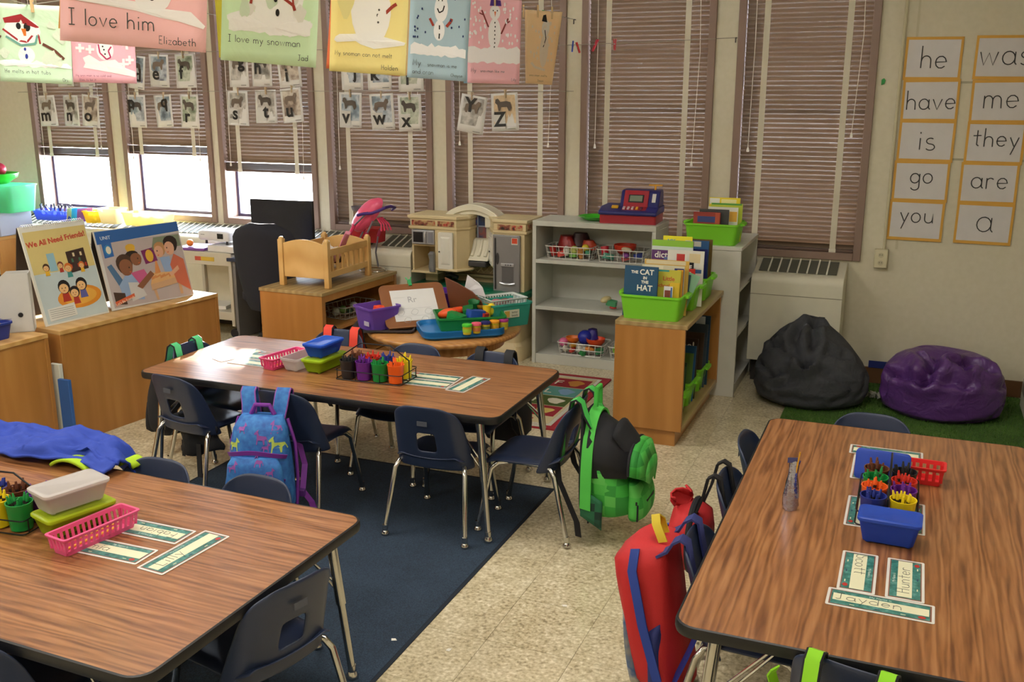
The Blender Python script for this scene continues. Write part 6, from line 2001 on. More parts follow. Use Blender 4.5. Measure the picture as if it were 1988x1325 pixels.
def horse(m, cx, cz, s, y, mi, flip=1):
    pts = [(-1, .1), (-.8, .5), (-.3, .55), (.2, .6), (.35, 1.1), (.3, 1.35), (.55, 1.2), (.9, .85), (.8, .65), (.55, .75), (.5, .2), (.6, -.6), (.45, -.65), (.35, -.05), (-.3, -.05), (-.45, -.65), (-.6, -.6), (-.6, .0), (-.85, .2), (-1.05, -.3), (-1.15, -.2)]
    m.flat([(cx + flip * x * s, y, cz + z * s) for x, z in pts], mi)


from mathutils.bvhtree import BVHTree
ub_parts = [o for o in t.children if o.name.split('.')[0] in ('body', 'front_pocket', 'lower_pocket')]
trees = []
for o in ub_parts:
    trees.append(BVHTree.FromPolygons([v.co[:] for v in o.data.vertices], [p.vertices[:] for p in o.data.polygons]))


def onto(x, z):
    best = None
    for tr in trees:
        h = tr.ray_cast(Vector((x, -1, z)), Vector((0, 1, 0)))
        if h[0] is not None and (best is None or h[0].y < best):
            best = h[0].y
    return best


for (cx, cz, sc_, mi, fl) in ((.02, -.165, .030, 0, -1), (.075, -.125, .024, 0, -1), (-.06, -.13, .02, 0, 1), (-.095, -.20, .028, 1, 1), (.085, -.195, .034, 1, -1), (.045, -.20, .020, 0, 1), (.02, -.25, .022, 0, -1), (-.085, -.275, .024, 0, 1), (.075, -.29, .020, 0, 1),
                             (-.06, -.375, .026, 0, 1), (.06, -.37, .028, 1, -1), (-.05, -.44, .022, 0, -1), (.07, -.44, .022, 0, 1)):
    pts = [(-1, .1), (-.8, .5), (-.3, .55), (.2, .6), (.35, 1.1), (.3, 1.35), (.55, 1.2), (.9, .85), (.8, .65), (.55, .75), (.5, .2), (.6, -.6), (.45, -.65), (.35, -.05), (-.3, -.05), (-.45, -.65), (-.6, -.6), (-.6, .0), (-.85, .2), (-1.05, -.3), (-1.15, -.2)]
    vs = []
    for px, pz in pts:
        x, z = cx + fl * px * sc_, cz + pz * sc_
        y = onto(x, z)
        vs.append((x, (y if y is not None else -.12) - .0015, z))
    MB().flat(vs).build('unicorn_print', P(['8E4E9E', 'B4C75A'][mi], .7), t, smooth=0, fix=False)

# green checked backpack standing open
t = on_chair('c4', 'green_backpack', 'bright green pixel checked backpack hanging half open on the end chair', 'backpack')
GN, GBK = P('35A03A', .7), P('15161C', .8)


def checks(name, a, b, c, sc=22):
    if name in MATS:
        return MATS[name]
    m, nt, bs = new_mat(name)
    tc = nt.nodes.new('ShaderNodeTexCoord')
    sn = nt.nodes.new('ShaderNodeVectorMath')
    sn.operation = 'SNAP'
    sn.inputs[1].default_value = (1 / sc, 1 / sc, 1 / sc)
    wn = nt.nodes.new('ShaderNodeTexWhiteNoise')
    nt.links.new(tc.outputs['Object'], sn.inputs[0])
    nt.links.new(sn.outputs[0], wn.inputs['Vector'])
    r = ramp(nt, wn.outputs['Value'], [(0, a), (.5, b), (1, c)])
    nt.links.new(r.outputs['Color'], bs.inputs['Base Color'])
    bs.inputs['Roughness'].default_value = .75
    MATS[name] = m
    return m


CHK = checks('green_checks', '2A8A34', '3FAE3E', '63BE58')
CHK2 = checks('dark_green_checks', '0E2A22', '17503A', '1E6A44', 30)
MB().loft(body_loft(.28, .21, -.47, -.235, -.03, .25, .97, 2.8, seed=12, crease=.012)).build('body', CHK, t, smooth=70)
MB().loft(body_loft(.288, .035, -.475, -.05, -.018, .1, .8, 3, seed=14)).build('back_panel', GBK, t, smooth=70)


def arch(hw, y, zt, zb, n=18):
    return [(hw * cos(pi * k / n) * (1 if abs(cos(pi * k / n)) < .9 else 1), y, zb + (zt - zb) * sin(pi * k / n) ** .6) for k in range(n + 1)]


A1, A2 = arch(.138, -.055, -.055, -.30), arch(.128, -.225, -.165, -.28)
m = MB()
m.add(A1 + A2, [(k, k + 1, len(A1) + k + 1, len(A1) + k) for k in range(len(A1) - 1)])
m.build('dark_lining', GBK, t, solid=.006, smooth=60)
rimp = arch(.148, -.06, -.045, -.43)
MB().ribbon(rimp, .045, .010, (0, 1, .15)).build('rim', P('4FC04A', .7), t, smooth=60)
m = MB()
ctr = (0, -.275, -.30)
prv = [(x * 1.04, y - .004, z + .012) for x, y, z in A2]
rings = [prv, [(x * 1.0, -.262, z * .97 - .012) for x, y, z in prv], [(x * .72, -.288, -.33 + (z + .33) * .62) for x, y, z in prv], [(x * .25, -.296, -.345 + (z + .345) * .2) for x, y, z in prv]]
for a, b in zip(rings, rings[1:]):
    m.add(a + b, [(k, k + 1, len(a) + k + 1, len(a) + k) for k in range(len(a) - 1)])
m.build('front_panel', CHK, t, solid=.006, smooth=70)
MB().loft(body_loft(.25, .07, -.475, -.31, -.215, .4, .88, 2.8, seed=13, crease=.012)).build('front_pocket', CHK, t, smooth=70)
MB().tube(prv, .007, 6).build('dark_piping', GBK, t)
MB().ribbon([(-.12, -.262, -.385), (-.05, -.289, -.395), (.05, -.289, -.395), (.12, -.262, -.385)], .014, .005, (0, 0, 1)).build('pocket_zip', GBK, t, smooth=60)
MB().box(-.125, -.115, -.272, -.266, -.46, -.39).build('zip_pull', GBK, t, bevel=.002)
MB().box(-.148, -.138, -.075, -.069, -.49, -.42).build('zip_pull', GBK, t, bevel=.002)
m = MB()
m.grid(6, 6, lambda u, v: (-.148 + .004 * v, -.04 - .09 * u, -.46 + .12 * v - .05 * u))
m.build('dark_side_pocket', CHK2, t, solid=.004)
m = MB()
m.grid(8, 6, lambda u, v: (-.10 + .2 * u, -.15 - .10 * v - .02 * sin(3 * u), -.12 + .05 * sin(pi * u) - .12 * v + .012 * sin(7 * u)))
m.build('dark_inner_flap', GBK, t, solid=.008)
for s in (-1, 1):
    strap_over(t, s * .085, .05, P('4CC35A', .7), -.10, -.26, edge=GBK)
    MB().ribbon([(s * .085, .086, -.25), (s * .10, .07, -.34), (s * .13, -.02, -.50), (s * .135, -.03, -.56)], .028, .004, (0.3, 1, 0)).build('webbing_strap', GBK, t, smooth=0)
MB().tube([(-.03, -.06, -.03), (-.025, -.06, .045), (.025, -.06, .045), (.03, -.06, -.03)], .010, 8).build('carry_handle', P('3FAE3E', .7), t)
t.location.z += .012

# red backpack with grey and blue printed front
t = on_chair('c16', 'red_backpack', 'red backpack with blue piping and grey blue printed front on the right table chair', 'backpack')
RD = P('BE2024', .7, bump=.3, bscale=300)
MB().loft(body_loft(.29, .150, -.48, -.035, -.03, .25, .74, 2.8, seed=22, crease=.03, lean=.07, topd=-.12)).build('body', RD, t, smooth=70)
MB().loft(body_loft(.25, .045, -.485, -.16, -.135, .5, .75, 2.6, seed=23, lean=.055)).build('printed_front', speckle('bag_print', [(.36, '6A675E'), (.47, 'A8A69C'), (.53, '3A5A8A'), (.62, '8A8A84'), (.7, '2A2620')], 7, .5, 4), t, smooth=70)
MB().loft(body_loft(.296, .07, -.485, -.24, -.03, .2, .96, 3, seed=24, lean=.03)).build('lower_side', P('232E6E', .7), t, smooth=70)
MB().ribbon([(.095, -.125, -.035), (.124, -.125, -.09), (.146, -.085, -.24), (.152, -.035, -.40)], .026, .006, (0, 1, .2)).build('blue_piping', P('1F3E9A', .6), t, smooth=60)
MB().ribbon([(-.09, -.085, -.03), (-.122, -.10, -.10), (-.140, -.09, -.24), (-.149, -.07, -.42)], .026, .006, (0, 1, .2)).build('blue_piping', P('1F3E9A', .6), t, smooth=60)
MB().ribbon([(-.03, -.07, -.03), (-.035, -.085, .010), (-.01, -.095, .03), (.02, -.085, .015), (.035, -.06, -.03)], .026, .005, (0, 1, .3)).build('yellow_handle', P('C9B01E', .6), t, smooth=60)
for s in (-1, 1):
    strap_over(t, s * .075, .045, P('2B3474', .7), -.05, -.2)
    MB().ribbon([(s * .08, .08, -.2), (s * .12, .04, -.32), (s * .13, -.02, -.48)], .05, .005, (1, .2, 0)).build('webbing_strap', P('1C2C8A', .7), t, smooth=0)
MB().loft([[(-.125 + x, -.0, -.34 + z) for x, z in rr(-.028, .028, -.03, .03, .01)], [(-.125 + x, .008, -.34 + z) for x, z in rr(-.028, .028, -.03, .03, .01)]]).build('buckle', P('B8262C', .5), t, smooth=0)

# smaller red bag with black straps on the next chair
t = on_chair('c15', 'red_bag', 'rounded red bag with black rim hung by black straps on the middle chair', 'bag')
rr2 = [[(.10 * cos(a) * k1, -.06 - .05 * k2, -.24 + .115 * sin(a) * k1 + .012 * sin(3 * a + k2)) for a in [2 * pi * j / 22 for j in range(22)]] for k1, k2 in ((.5, -.9), (.95, -.6), (1.08, .2), (1.0, 1.2), (.8, 1.7), (.35, 1.8))]
MB().loft(rr2).build('body', RD, t, smooth=70)
MB().tube([(.108 * cos(a), -.07, -.24 + .124 * sin(a)) for a in [2 * pi * j / 26 for j in range(26)]], .011, 8, closed=True).build('black_rim', GBK, t)
m = MB()
m.grid(8, 5, lambda u, v: (-.05 + .10 * u + .01 * sin(8 * v), -.12 + .03 * sin(6 * u), -.13 + .045 * v + .012 * sin(9 * u + 3 * v)))
m.build('gathered_cloth', RD, t, solid=.006)
for s in (-1, 1):
    strap_over(t, s * .07, .03, GBK, -.16, -.2, slant=s * .01)

# straps and packs of the chairs at the middle table
def plain_pack(ch, name, label, scol, w=.26, d=.13, body=GBK, sw=.045, z0=-.47):
    t = on_chair(ch, name, label, 'backpack')
    MB().loft(body_loft(w, d, z0, -.12, -.045, .3, .82, 2.8, seed=hash(ch) % 50)).build('body', body, t, smooth=70)
    MB().loft(body_loft(w * .8, .05, z0, z0 + .18, -.045 - d * .85, .3, .85, 2.8, seed=3)).build('front_pocket', body, t, smooth=70)
    for s in (-1, 1):
        strap_over(t, s * .078, sw, P(scol, .7), -.13, -.24, edge=GBK if scol != '15161C' else None)
        MB().ribbon([(s * .09, .085, -.24), (s * .10, .05, -.36), (s * .11, -.03, -.45)], .024, .004, (1, 0, 0)).build('webbing_strap', GBK, t, smooth=0)
    return t


plain_pack('c8', 'black_backpack', 'black backpack with mint green straps on the left end chair, middle table', '5BD18A', .27, .14)
plain_pack('c5', 'black_backpack', 'black backpack with orange red straps on the far side chair, middle table', 'E0402C', .26, .13, sw=.05)
plain_pack('c7', 'black_backpack', 'plain black backpack hanging behind the far right chair of the middle table', '15161C', .27, .14)
t = plain_pack('c17', 'lime_strap_bag', 'dark bag with lime green straps on the chair at the bottom edge', '8FD81E', .25, .10, sw=.035)
MB().ribbon([(-.15, -.05, -.03), (-.165, -.03, -.06), (-.16, .0, -.12), (-.15, .03, -.2)], .03, .004, (.3, 1, 0)).build('loose_strap_end', P('8FD81E', .7), t, smooth=0)
# dark coat on the chair at left
t = on_chair('c1', 'black_coat', 'black coat hanging low on the left chair of the middle table near side', 'coat')
m = MB()
m.grid(14, 10, lambda u, v: (-.10 + .26 * u + .012 * sin(9 * v), .14 + .16 * u * 0 + .02 * sin(11 * u + 3 * v), -.235 - .16 * v - .03 * sin(5 * u) * v))
m.build('drape', GBK, t, solid=.012)
MB().ribbon([(-.08, .14, -.36), (-.085, .14, -.44)], .018, .004, (1, 0, 0)).build('webbing_strap', GBK, t, smooth=0)
MB().ribbon([(.02, .14, -.36), (.025, .13, -.52)], .03, .004, (1, 0, 0)).build('webbing_strap', GBK, t, smooth=0)

# royal blue jacket heaped over the far chair of the front left table
t = thing('blue_jacket', 'royal blue jacket with lime lining heaped over a chair by the front left table', 'jacket', (-2.70, 2.505, .572), -2)
JB = P('2140A8', .75, bump=.6, bscale=40)
from mathutils import noise as mnoise


def ridge(x, y, z):
    return 1 - abs(mnoise.noise(Vector((x, y, z)))) * 2


def jk(u, v):
    x = -.52 + .83 * u
    y = -.19 + .29 * v
    h = .010 + .042 * math.exp(-((u - .60) / .13) ** 2) + .018 * math.exp(-((u - .36) / .10) ** 2) + .024 * math.exp(-((u - .84) / .09) ** 2) + .026 * math.exp(-((u - .04) / .12) ** 2)
    z = h * sin(pi * min(1, max(0, v * 1.05))) ** .6
    z += .026 * (ridge(u * 4.6 + v * 2.0, v * 3.2 - u * 1.5, 1.3) - .5) * min(1, 6 * v + .3) +   .014 * (ridge(u * 9 - v * 3, v * 6 + u * 2, 4.1) - .5)
    z -= .17 * max(0, v - .80) / .2 * (.5 + .5 * sin(u * 9) ** 2)
    z -= .15 * max(0, u - .88) / .12 * min(1, max(0, (v - .45) * 6))
    if v < .12:
        z = z * (.4 + 5 * v) + (.012 + .008 * sin(11 * u)) * (1 - v / .12)
    y += .026 * mnoise.noise(Vector((u * 5, 2.2, v * 4))) + (.03 * math.exp(-((u - .80) / .10) ** 2) if v < .3 else 0)
    return (x, y, z - .004)


m = MB()
m.grid(80, 36, jk)
m.build('shell', JB, t, solid=.008, smooth=80)
m = MB()
m.grid(16, 8, lambda u, v: (.055 + .17 * u, -.176 + .07 * v, -.014 + .030 * sin(pi * u) ** .7 * (1 - .3 * v)))
m.build('lime_lining', P('A8CC1E', .8), t, solid=.010)
m = MB()
m.grid(6, 6, lambda u, v: (.25 + .07 * u, -.065 + .06 * v, -.022 + .02 * sin(pi * u)))
m.build('lime_cuff', P('A8CC1E', .8), t, solid=.012)

# ------------------------------------------------------------------ clotheslines
LINE = P('8F8A7C', .8)


def line(label, pts):
    o = MB().tube(pts, .0022, 5).build('clothesline', LINE, smooth=60)
    tag(o, label, 'string')
    return o


line('thin string along which the large snowman paintings hang', [(-2.172, WY - .03, 2.256), (-2.235, 5.95, 2.275), (-2.31, 5.40, 2.302), (-2.30, 4.66, 2.318), (-1.98, 3.40, 2.325), (-1.90, 2.67, 2.342), (-1.526, 1.68, 2.348), (-1.0, .2, 2.36), (-.6, -1.58, 2.5)])
line('second thin string carrying the small green and small pink paintings', [(-4.66, WY - .03, 2.30), (-3.70, 3.84, 2.242), (-3.60, 3.34, 2.158), (-3.4, 2.0, 2.3), (-2.6, -1.58, 2.5)])
line('upper string of alphabet cards along the windows', [(-7.3, WY - .075, 2.10), (-4.6, WY - .075, 2.09), (-2.17, WY - .07, 2.094), (-1.60, WY - .06, 2.105), (-1.114, WY - .03, 2.122)])
line('lower string of alphabet cards along the windows', [(-7.1, WY - .075, 1.79), (-4.6, WY - .075, 1.80), (-2.5, WY - .075, 1.797), (-2.17, WY - .02, 1.80)])
for (lb, x, z) in (('dark hook on the pillar at the end of the painting string', -2.172, 2.256), ('dark bent hook on the pillar at the end of the alphabet string', -1.114, 2.122)):
    o = MB().tube([(0, 0, 0), (0, -.034, 0), (0, -.036, -.03)], .004, 6).build('wall_hook', P('4A463E', .5), loc=(x, WY, z))
    tag(o, lb, 'hook')


def pin(label, x, y, z, col='C7A877', rz=0, h=.07, roll=0):
    t = thing('clothespin', label, 'clothespin', (x, y, z), 0)
    t.rotation_euler = (0, radians(roll), radians(rz))
    for s in (-1, 1):
        MB().loft([[(-.005, s * .002, -h * .55), (.005, s * .002, -h * .55), (.005, s * .006, -h * .55), (-.005, s * .006, -h * .55)], [(-.005, s * .0015, 0), (.005, s * .0015, 0), (.005, s * .007, 0), (-.005, s * .007, 0)], [(-.005, s * .006, h * .45), (.005, s * .006, h * .45), (.005, s * .010, h * .45), (-.005, s * .010, h * .45)]]).build('jaw', P(col, .6), t, smooth=0)
    MB().tube([(-.007, 0, 0), (.007, 0, 0)], .0045, 8).build('spring', P('9A9A98', .3, .8), t)


for k, (c, cn, x, z, w) in enumerate((('2A9A4E', 'green', -2.235, 2.255, 'beside the orange painting'), ('2A4AA8', 'blue', -2.165, 2.088, 'on the pillar, beside a red one'), ('B82A28', 'red', -2.129, 2.08, 'on the pillar, beside the blue one'), ('B82A3A', 'dark red', -2.01, 2.092, 'at the left edge of the register window blind'), ('A82A32', 'small dark red', -1.879, 2.095, 'empty, farthest right on the string'))):
    pin('%s clothespin %s' % (cn, w), x, WY - (.07 if k else .45), z, c, 20 * k, .07 if k != 3 else .085, [10, 5, -20, 30, 0][k])


# ------------------------------------------------------------------ snowman paintings
def sheet_obj(label, name, px, py, zb, w, h, yaw, roll, col, bow=.012, parent_kind='painting', taper=0.0, curl=0.0):
    """paper hanging from its top edge; local x across, z up from the lower edge, -y faces the room"""
    t = thing(name, label, parent_kind, (px, py, zb))
    t.rotation_euler = (Matrix.Rotation(radians(yaw), 3, 'Z') @ Matrix.Rotation(radians(-roll), 3, 'Y')).to_euler()

    def f(x, z, off=0.0):
        v = z / h
        return (x * (1 + taper * (v - .0)), -off + bow * sin(pi * v) - bow * .8 * (2 * x / w) ** 2 + curl * (1 - v) ** 2 * (2 * x / w), z)
    m = MB()
    m.grid(10, 14, lambda u, v: f((u - .5) * w, v * h))
    o = m.build('sheet', sheet('paper_' + col, col), t, smooth=80, solid=.0009, fix=False)
    return t, f


def paint(t, f, shapes, name='painted_print'):
    """shapes: (colour, kind, data) laid just proud of the sheet"""
    cols, m = [], MB()
    off = .0014
    for c, kind, d in shapes:
        if c not in cols:
            cols.append(c)
        mi = cols.index(c)
        off += .00012
        if kind == 'e':
            cx, cz, rx, rz, w, ph = (list(d) + [0, 0])[:6]
            n = 18
            ring_ = [(cx + rx * cos(a) * (1 + w * sin(3 * a + ph)), cz + rz * sin(a) * (1 + w * cos(4 * a + ph))) for a in [2 * pi * k / n for k in range(n)]]
            mid = (cx, cz)
        elif kind == 'p':
            ring_ = d
            mid = (sum(p[0] for p in d) / len(d), sum(p[1] for p in d) / len(d))
        elif kind == 'l':
            pts, wd = d
            for a, b in zip(pts, pts[1:]):
                dx, dz = b[0] - a[0], b[1] - a[1]
                L = math.hypot(dx, dz) or 1
                nx, nz = -dz / L * wd / 2, dx / L * wd / 2
                q = [f(a[0] + nx, a[1] + nz, off), f(a[0] - nx, a[1] - nz, off), f(b[0] - nx, b[1] - nz, off), f(b[0] + nx, b[1] + nz, off)]
                m.add(q, [(0, 1, 2, 3)], mi)
            continue
        vs = [f(mid[0], mid[1], off)] + [f(x, z, off) for x, z in ring_]
        n = len(ring_)
        m.add(vs, [(0, 1 + k, 1 + (k + 1) % n) for k in range(n)], mi)
    return m.build(name, [sheet('paint_' + c, c, .2) for c in cols], t, smooth=0, fix=False)


def snowband(w, z0, z1, seed, n=16):
    r = random.Random(seed)
    top = [(-w / 2 + w * k / n, z1 + r.uniform(-.012, .012)) for k in range(n + 1)]
    bot = [(w / 2 - w * k / n, z0 + r.uniform(-.006, .006)) for k in range(n + 1)]
    return top + bot


def caption(t, f, lines, col='4A4A48'):
    for (s, x, z, hgt, al) in lines:
        p = f(x, z, .0045)
        o = handwrite(s, hgt, hgt * .028 + .0003, P(col, .7), t, p, (pi / 2, 0, 0), al)


WHT = 'FAF9F6'
# I love him
t, f = sheet_obj('large pink snowman painting captioned I love him, nearest the camera', 'painting', -1.526, 1.676, 1.889, .296, .457, 24, -4.6, 'FFCFCE')
paint(t, f, [(WHT, 'p', [(-.146, .084), (-.09, .080), (.0, .072), (.05, .062), (.10, .056), (.142, .046), (.146, .052), (.115, .078), (.06, .080), (.0, .090), (-.09, .096), (-.146, .102)]), (WHT, 'e', (.035, .118, .042, .050)), (WHT, 'e', (.02, .26, .07, .10)), ('2A2622', 'e', (.034, .100, .006, .006)), ('2A2622', 'e', (.034, .113, .005, .006)), ('2A2622', 'e', (.03, .16, .006, .007))])
caption(t, f, [('I love him', -.130, .034, .032, 'L'), ('Elizabeth', .128, .010, .0155, 'R')])
t, f = sheet_obj('orange paper hanging behind the large pink painting', 'painting', -1.585, 1.725, 1.91, .29, .44, 22, -7.5, 'F0B45E')
paint(t, f, [(WHT, 'e', (0, .2, .06, .09))])
# I love my snowman
t, f = sheet_obj('pale green snowman painting captioned I love my snowman', 'painting', -1.904, 2.668, 1.882, .294, .457, 24, -4.6, 'DCF4CE')
sh = [(WHT, 'e', (.02, .22, .085, .13, .05)), (WHT, 'p', snowband(.25, .09, .135, 3)), (WHT, 'e', (-.07, .125, .06, .03, .1)), (WHT, 'e', (.06, .12, .07, .03, .1))]
rq = random.Random(4)
for k in range(14):
    sh.append((['E9E7DE', 'D6E6CC'][k % 2], 'e', (rq.uniform(-.12, .12), rq.uniform(.13, .43), rq.uniform(.012, .024), rq.uniform(.016, .03), .2, k)))
sh += [('A03A2A', 'l', ([(-.075, .205), (-.03, .20)], .011)), ('A03A2A', 'l', ([(-.055, .225), (-.06, .175)], .008)), ('A03A2A', 'l', ([(.03, .205), (.07, .18), (.075, .165)], .009)), ('A03A2A', 'l', ([(.065, .225), (.07, .18)], .006)), ('1E1C1A', 'e', (.015, .195, .006, .010)), ('1E1C1A', 'e', (.022, .155, .006, .011)), ('1E1C1A', 'e', (.01, .235, .006, .010))]
paint(t, f, sh)
caption(t, f, [('I love my snowman', -.125, .058, .021, 'L'), ('Jad', .09, .018, .017, 'L')])
t, f = sheet_obj('olive yellow paper hanging behind the pale green painting', 'painting', -2.00, 2.72, 1.905, .21, .45, 26, 1, 'DACF4A')
paint(t, f, [(WHT, 'e', (0, .2, .06, .09))])
# My snowman can not melt
t, f = sheet_obj('yellow snowman painting captioned My snowman can not melt', 'painting', -1.979, 3.401, 1.865, .289, .457, 24, -3.8, 'FDF0A2')
paint(t, f, [(WHT, 'e', (.005, .22, .075, .12, .03)), (WHT, 'e', (.0, .39, .05, .06)), (WHT, 'p', [(-.13, .115), (-.12, .108), (-.06, .122), (-.03, .105), (.02, .092), (.07, .100), (.135, .112), (.14, .122), (.10, .130), (.0, .150), (-.06, .142), (-.11, .138), (-.125, .128)]), ('EFE6A0', 'e', (-.09, .25, .03, .05, .2)), ('A8402E', 'l', ([(.06, .225), (.085, .25), (.10, .26)], .012)), ('5A5650', 'e', (.03, .215, .004, .006)), ('5A5650', 'e', (.035, .235, .004, .004)), ('5A5650', 'e', (.033, .19, .004, .004))])
caption(t, f, [('My snoman can not melt', -.125, .062, .016, 'L'), ('Holden', .115, .018, .018, 'R')])
t, f = sheet_obj('orange red paper hanging behind the yellow painting', 'painting', -2.02, 3.44, 1.87, .285, .45, 23, -6, 'EC8050')
paint(t, f, [(WHT, 'e', (0, .2, .06, .09))])
# blue
t, f = sheet_obj('blue snowman painting with dark snow dots', 'painting', -2.313, 4.667, 1.858, .302, .457, 25, -4.0, 'B8D2DC')
sh = [(WHT, 'p', snowband(.28, .115, .165, 8)), (WHT, 'e', (.0, .24, .028, .05)), (WHT, 'e', (.005, .345, .034, .065)), (WHT, 'e', (.0, .43, .026, .03)), ('A8402E', 'l', ([(-.03, .26), (-.05, .295)], .012)), ('A8402E', 'l', ([(.035, .26), (.055, .285), (.06, .30)], .014)), ('1E1C1A', 'l', ([(-.01, .38), (-.008, .40)], .005)), ('1E1C1A', 'l', ([(.008, .38), (.010, .40)], .005)), ('1E1C1A', 'l', ([(-.014, .345), (-.004, .325), (.014, .335), (.02, .36)], .006)), ('1E1C1A', 'l', ([(.0, .265), (.001, .245)], .006)), ('1E1C1A', 'l', ([(.002, .225), (.001, .20)], .006)), ('1E1C1A', 'l', ([(.02, .44), (.035, .41)], .01))]
rq = random.Random(9)
for k in range(18):
    sh.append(('22346A', 'e', (rq.choice((-1, 1)) * rq.uniform(.05, .13), rq.uniform(.20, .44), .0035, .006)))
paint(t, f, sh)
caption(t, f, [('My', -.125, .062, .030, 'L'), ('snowman is me', -.05, .062, .018, 'L'), ('and oran', -.125, .022, .022, 'L'), ('Chayse', .13, .018, .016, 'R')])
t, f = sheet_obj('tan paper edge hanging behind the blue painting', 'painting', -2.345, 4.71, 1.868, .30, .45, 24, -4, 'DDBB7C')
paint(t, f, [(WHT, 'e', (0, .2, .06, .09))])
# pink Lily
t, f = sheet_obj('pink snowman painting with white snow drift and purple hat', 'painting', -2.304, 5.379, 1.842, .299, .46, 24, -1.7, 'FAC6CC')
sh = [(WHT, 'p', snowband(.297, .115, .20, 12)), (WHT, 'e', (.0, .275, .036, .085)), (WHT, 'e', (.0, .39, .030, .04)), ('5A3A96', 'p', [(-.03, .425), (.035, .425), (.03, .455), (-.025, .46)]), ('E0702A', 'p', [(-.004, .395), (.006, .395), (.001, .365)]), ('8A3A34', 'l', ([(-.035, .31), (-.075, .40)], .008)), ('8A3A34', 'l', ([(-.065, .375), (-.088, .385)], .006)), ('8A3A34', 'l', ([(.038, .275), (.075, .36)], .008)), ('8A3A34', 'l', ([(.06, .33), (.085, .345)], .007)), ('1E1C1A', 'e', (-.010, .40, .003, .004)), ('1E1C1A', 'e', (.013, .40, .003, .004))]
for k in range(7):
    sh.append(('1E1C1A', 'e', (.001 + .002 * (k % 2), .335 - .022 * k, .003, .005)))
rq = random.Random(10)
for k in range(46):
    sh.append((WHT, 'e', (rq.choice((-1, 1)) * rq.uniform(.045, .14), rq.uniform(.21, .44), .005, rq.uniform(.006, .012))))
paint(t, f, sh)
caption(t, f, [('My', -.13, .062, .022, 'L'), ('snowman like me', -.075, .062, .015, 'L'), ('Lily', .13, .018, .016, 'R')])
t, f = sheet_obj('blue paper edge hanging behind the pink purple hat painting', 'painting', -2.345, 5.42, 1.848, .30, .45, 24, 1.5, '9CC4D8')
paint(t, f, [(WHT, 'e', (0, .2, .06, .09))])
# narrow twisted orange one
t, f = sheet_obj('narrow twisted tan orange snowman painting, farthest along the string', 'painting', -2.205, 5.86, 1.842, .165, .43, 22, -3.5, 'F0D09E', .01, 'painting', .38, .04)
sh = [('E4D4BC', 'e', (.015, .20, .022, .10)), ('E4D4BC', 'l', ([(-.05, .125), (-.03, .10), (.03, .085)], .014)), ('E4DCCC', 'e', (.015, .33, .018, .05)), ('221E1A', 'p', [(-.005, .37), (.02, .365), (.012, .41), (.0, .405)]), ('221E1A', 'l', ([(.012, .32), (.02, .27), (.01, .22)], .004))]
for k in range(30):
    sh.append(('E4D4BC', 'e', (rq.uniform(-.055, .06), rq.uniform(.14, .37), .004, .009)))
paint(t, f, sh)
caption(t, f, [('snowman melts', -.06, .045, .013, 'L'), ('Jason', -.01, .015, .012, 'L')], '7A6A4A')
# far string, left
t, f = sheet_obj('small green painting of a red capped snowman at the top left', 'painting', -3.596, 3.336, 1.834, .304, .325, 26, -2.6, 'D8F0D2')
sh = [(WHT, 'p', snowband(.30, .068, .085, 5)), (WHT, 'e', (-.04, .115, .035, .035)), (WHT, 'e', (-.05, .215, .075, .055)), ('A82A30', 'p', [(-.125, .265), (-.05, .285), (.02, .235), (.015, .228), (-.06, .250), (-.12, .245)]), ('A82A30', 'l', ([(-.13, .22), (-.07, .175), (-.035, .17), (.0, .21), (.015, .20), (.02, .165)], .008)), ('6FA898', 'l', ([(-.12, .19), (-.06, .155), (.0, .165), (.01, .2)], .009)), ('1E1C1A', 'e', (-.065, .235, .010, .014)), ('1E1C1A', 'e', (-.03, .232, .014, .018)), ('E07A2A', 'p', [(-.055, .225), (-.035, .225), (-.036, .195), (-.046, .195)]), ('6A3A2A', 'l', ([(.03, .165), (.08, .14), (.12, .105)], .012)), ('6A3A2A', 'l', ([(-.15, .19), (-.14, .185)], .012)), ('2A3A9A', 'e', (-.045, .14, .005, .007)), ('2A3A9A', 'e', (-.04, .11, .006, .011))]
for (x, z, r) in ((-.13, .12, .022), (.06, .11, .035), (.075, .245, .018), (.11, .20, .03), (-.14, .26, .015), (.09, .095, .025)):
    sh.append(('DCE6D2', 'e', (x, z, r, r * .9, .25, x * 50)))
paint(t, f, sh)
caption(t, f, [('He melts in hot tubs', -.13, .038, .017, 'L'), ('Ori', .135, .010, .015, 'R')])
t, f = sheet_obj('small pink snowman painting under the large pink one', 'painting', -3.689, 3.834, 1.838, .298, .42, 27, -1.2, 'F8C2CE')
sh = [(WHT, 'p', [(-.10, .07), (.02, .05), (.145, .03), (.145, .055), (.09, .075), (.05, .11), (-.03, .10), (-.07, .13), (-.10, .115), (-.09, .09)]), (WHT, 'e', (.005, .155, .040, .05)), ('22284A', 'l', ([(-.035, .205), (.045, .195)], .014)), ('C23A6A', 'l', ([(-.025, .18), (-.02, .14), (.01, .11), (.03, .12), (.02, .15), (.035, .17)], .007)), ('1E1C1A', 'e', (-.005, .17, .004, .004)), ('1E1C1A', 'e', (.0, .155, .004, .004)), ('1E1C1A', 'e', (.004, .135, .004, .004)), ('7A3A34', 'l', ([(-.045, .19), (-.055, .215)], .008)), ('7A3A34', 'l', ([(.05, .18), (.075, .2)], .010))]
for (x, z, r) in ((-.11, .16, .02), (-.065, .155, .02), (.09, .09, .025), (.12, .11, .02), (.11, .18, .022)):
    sh.append((WHT, 'l', ([(x - r, z), (x + r, z)], .012)))
    sh.append((WHT, 'l', ([(x, z - r), (x, z + r)], .012)))
paint(t, f, sh)
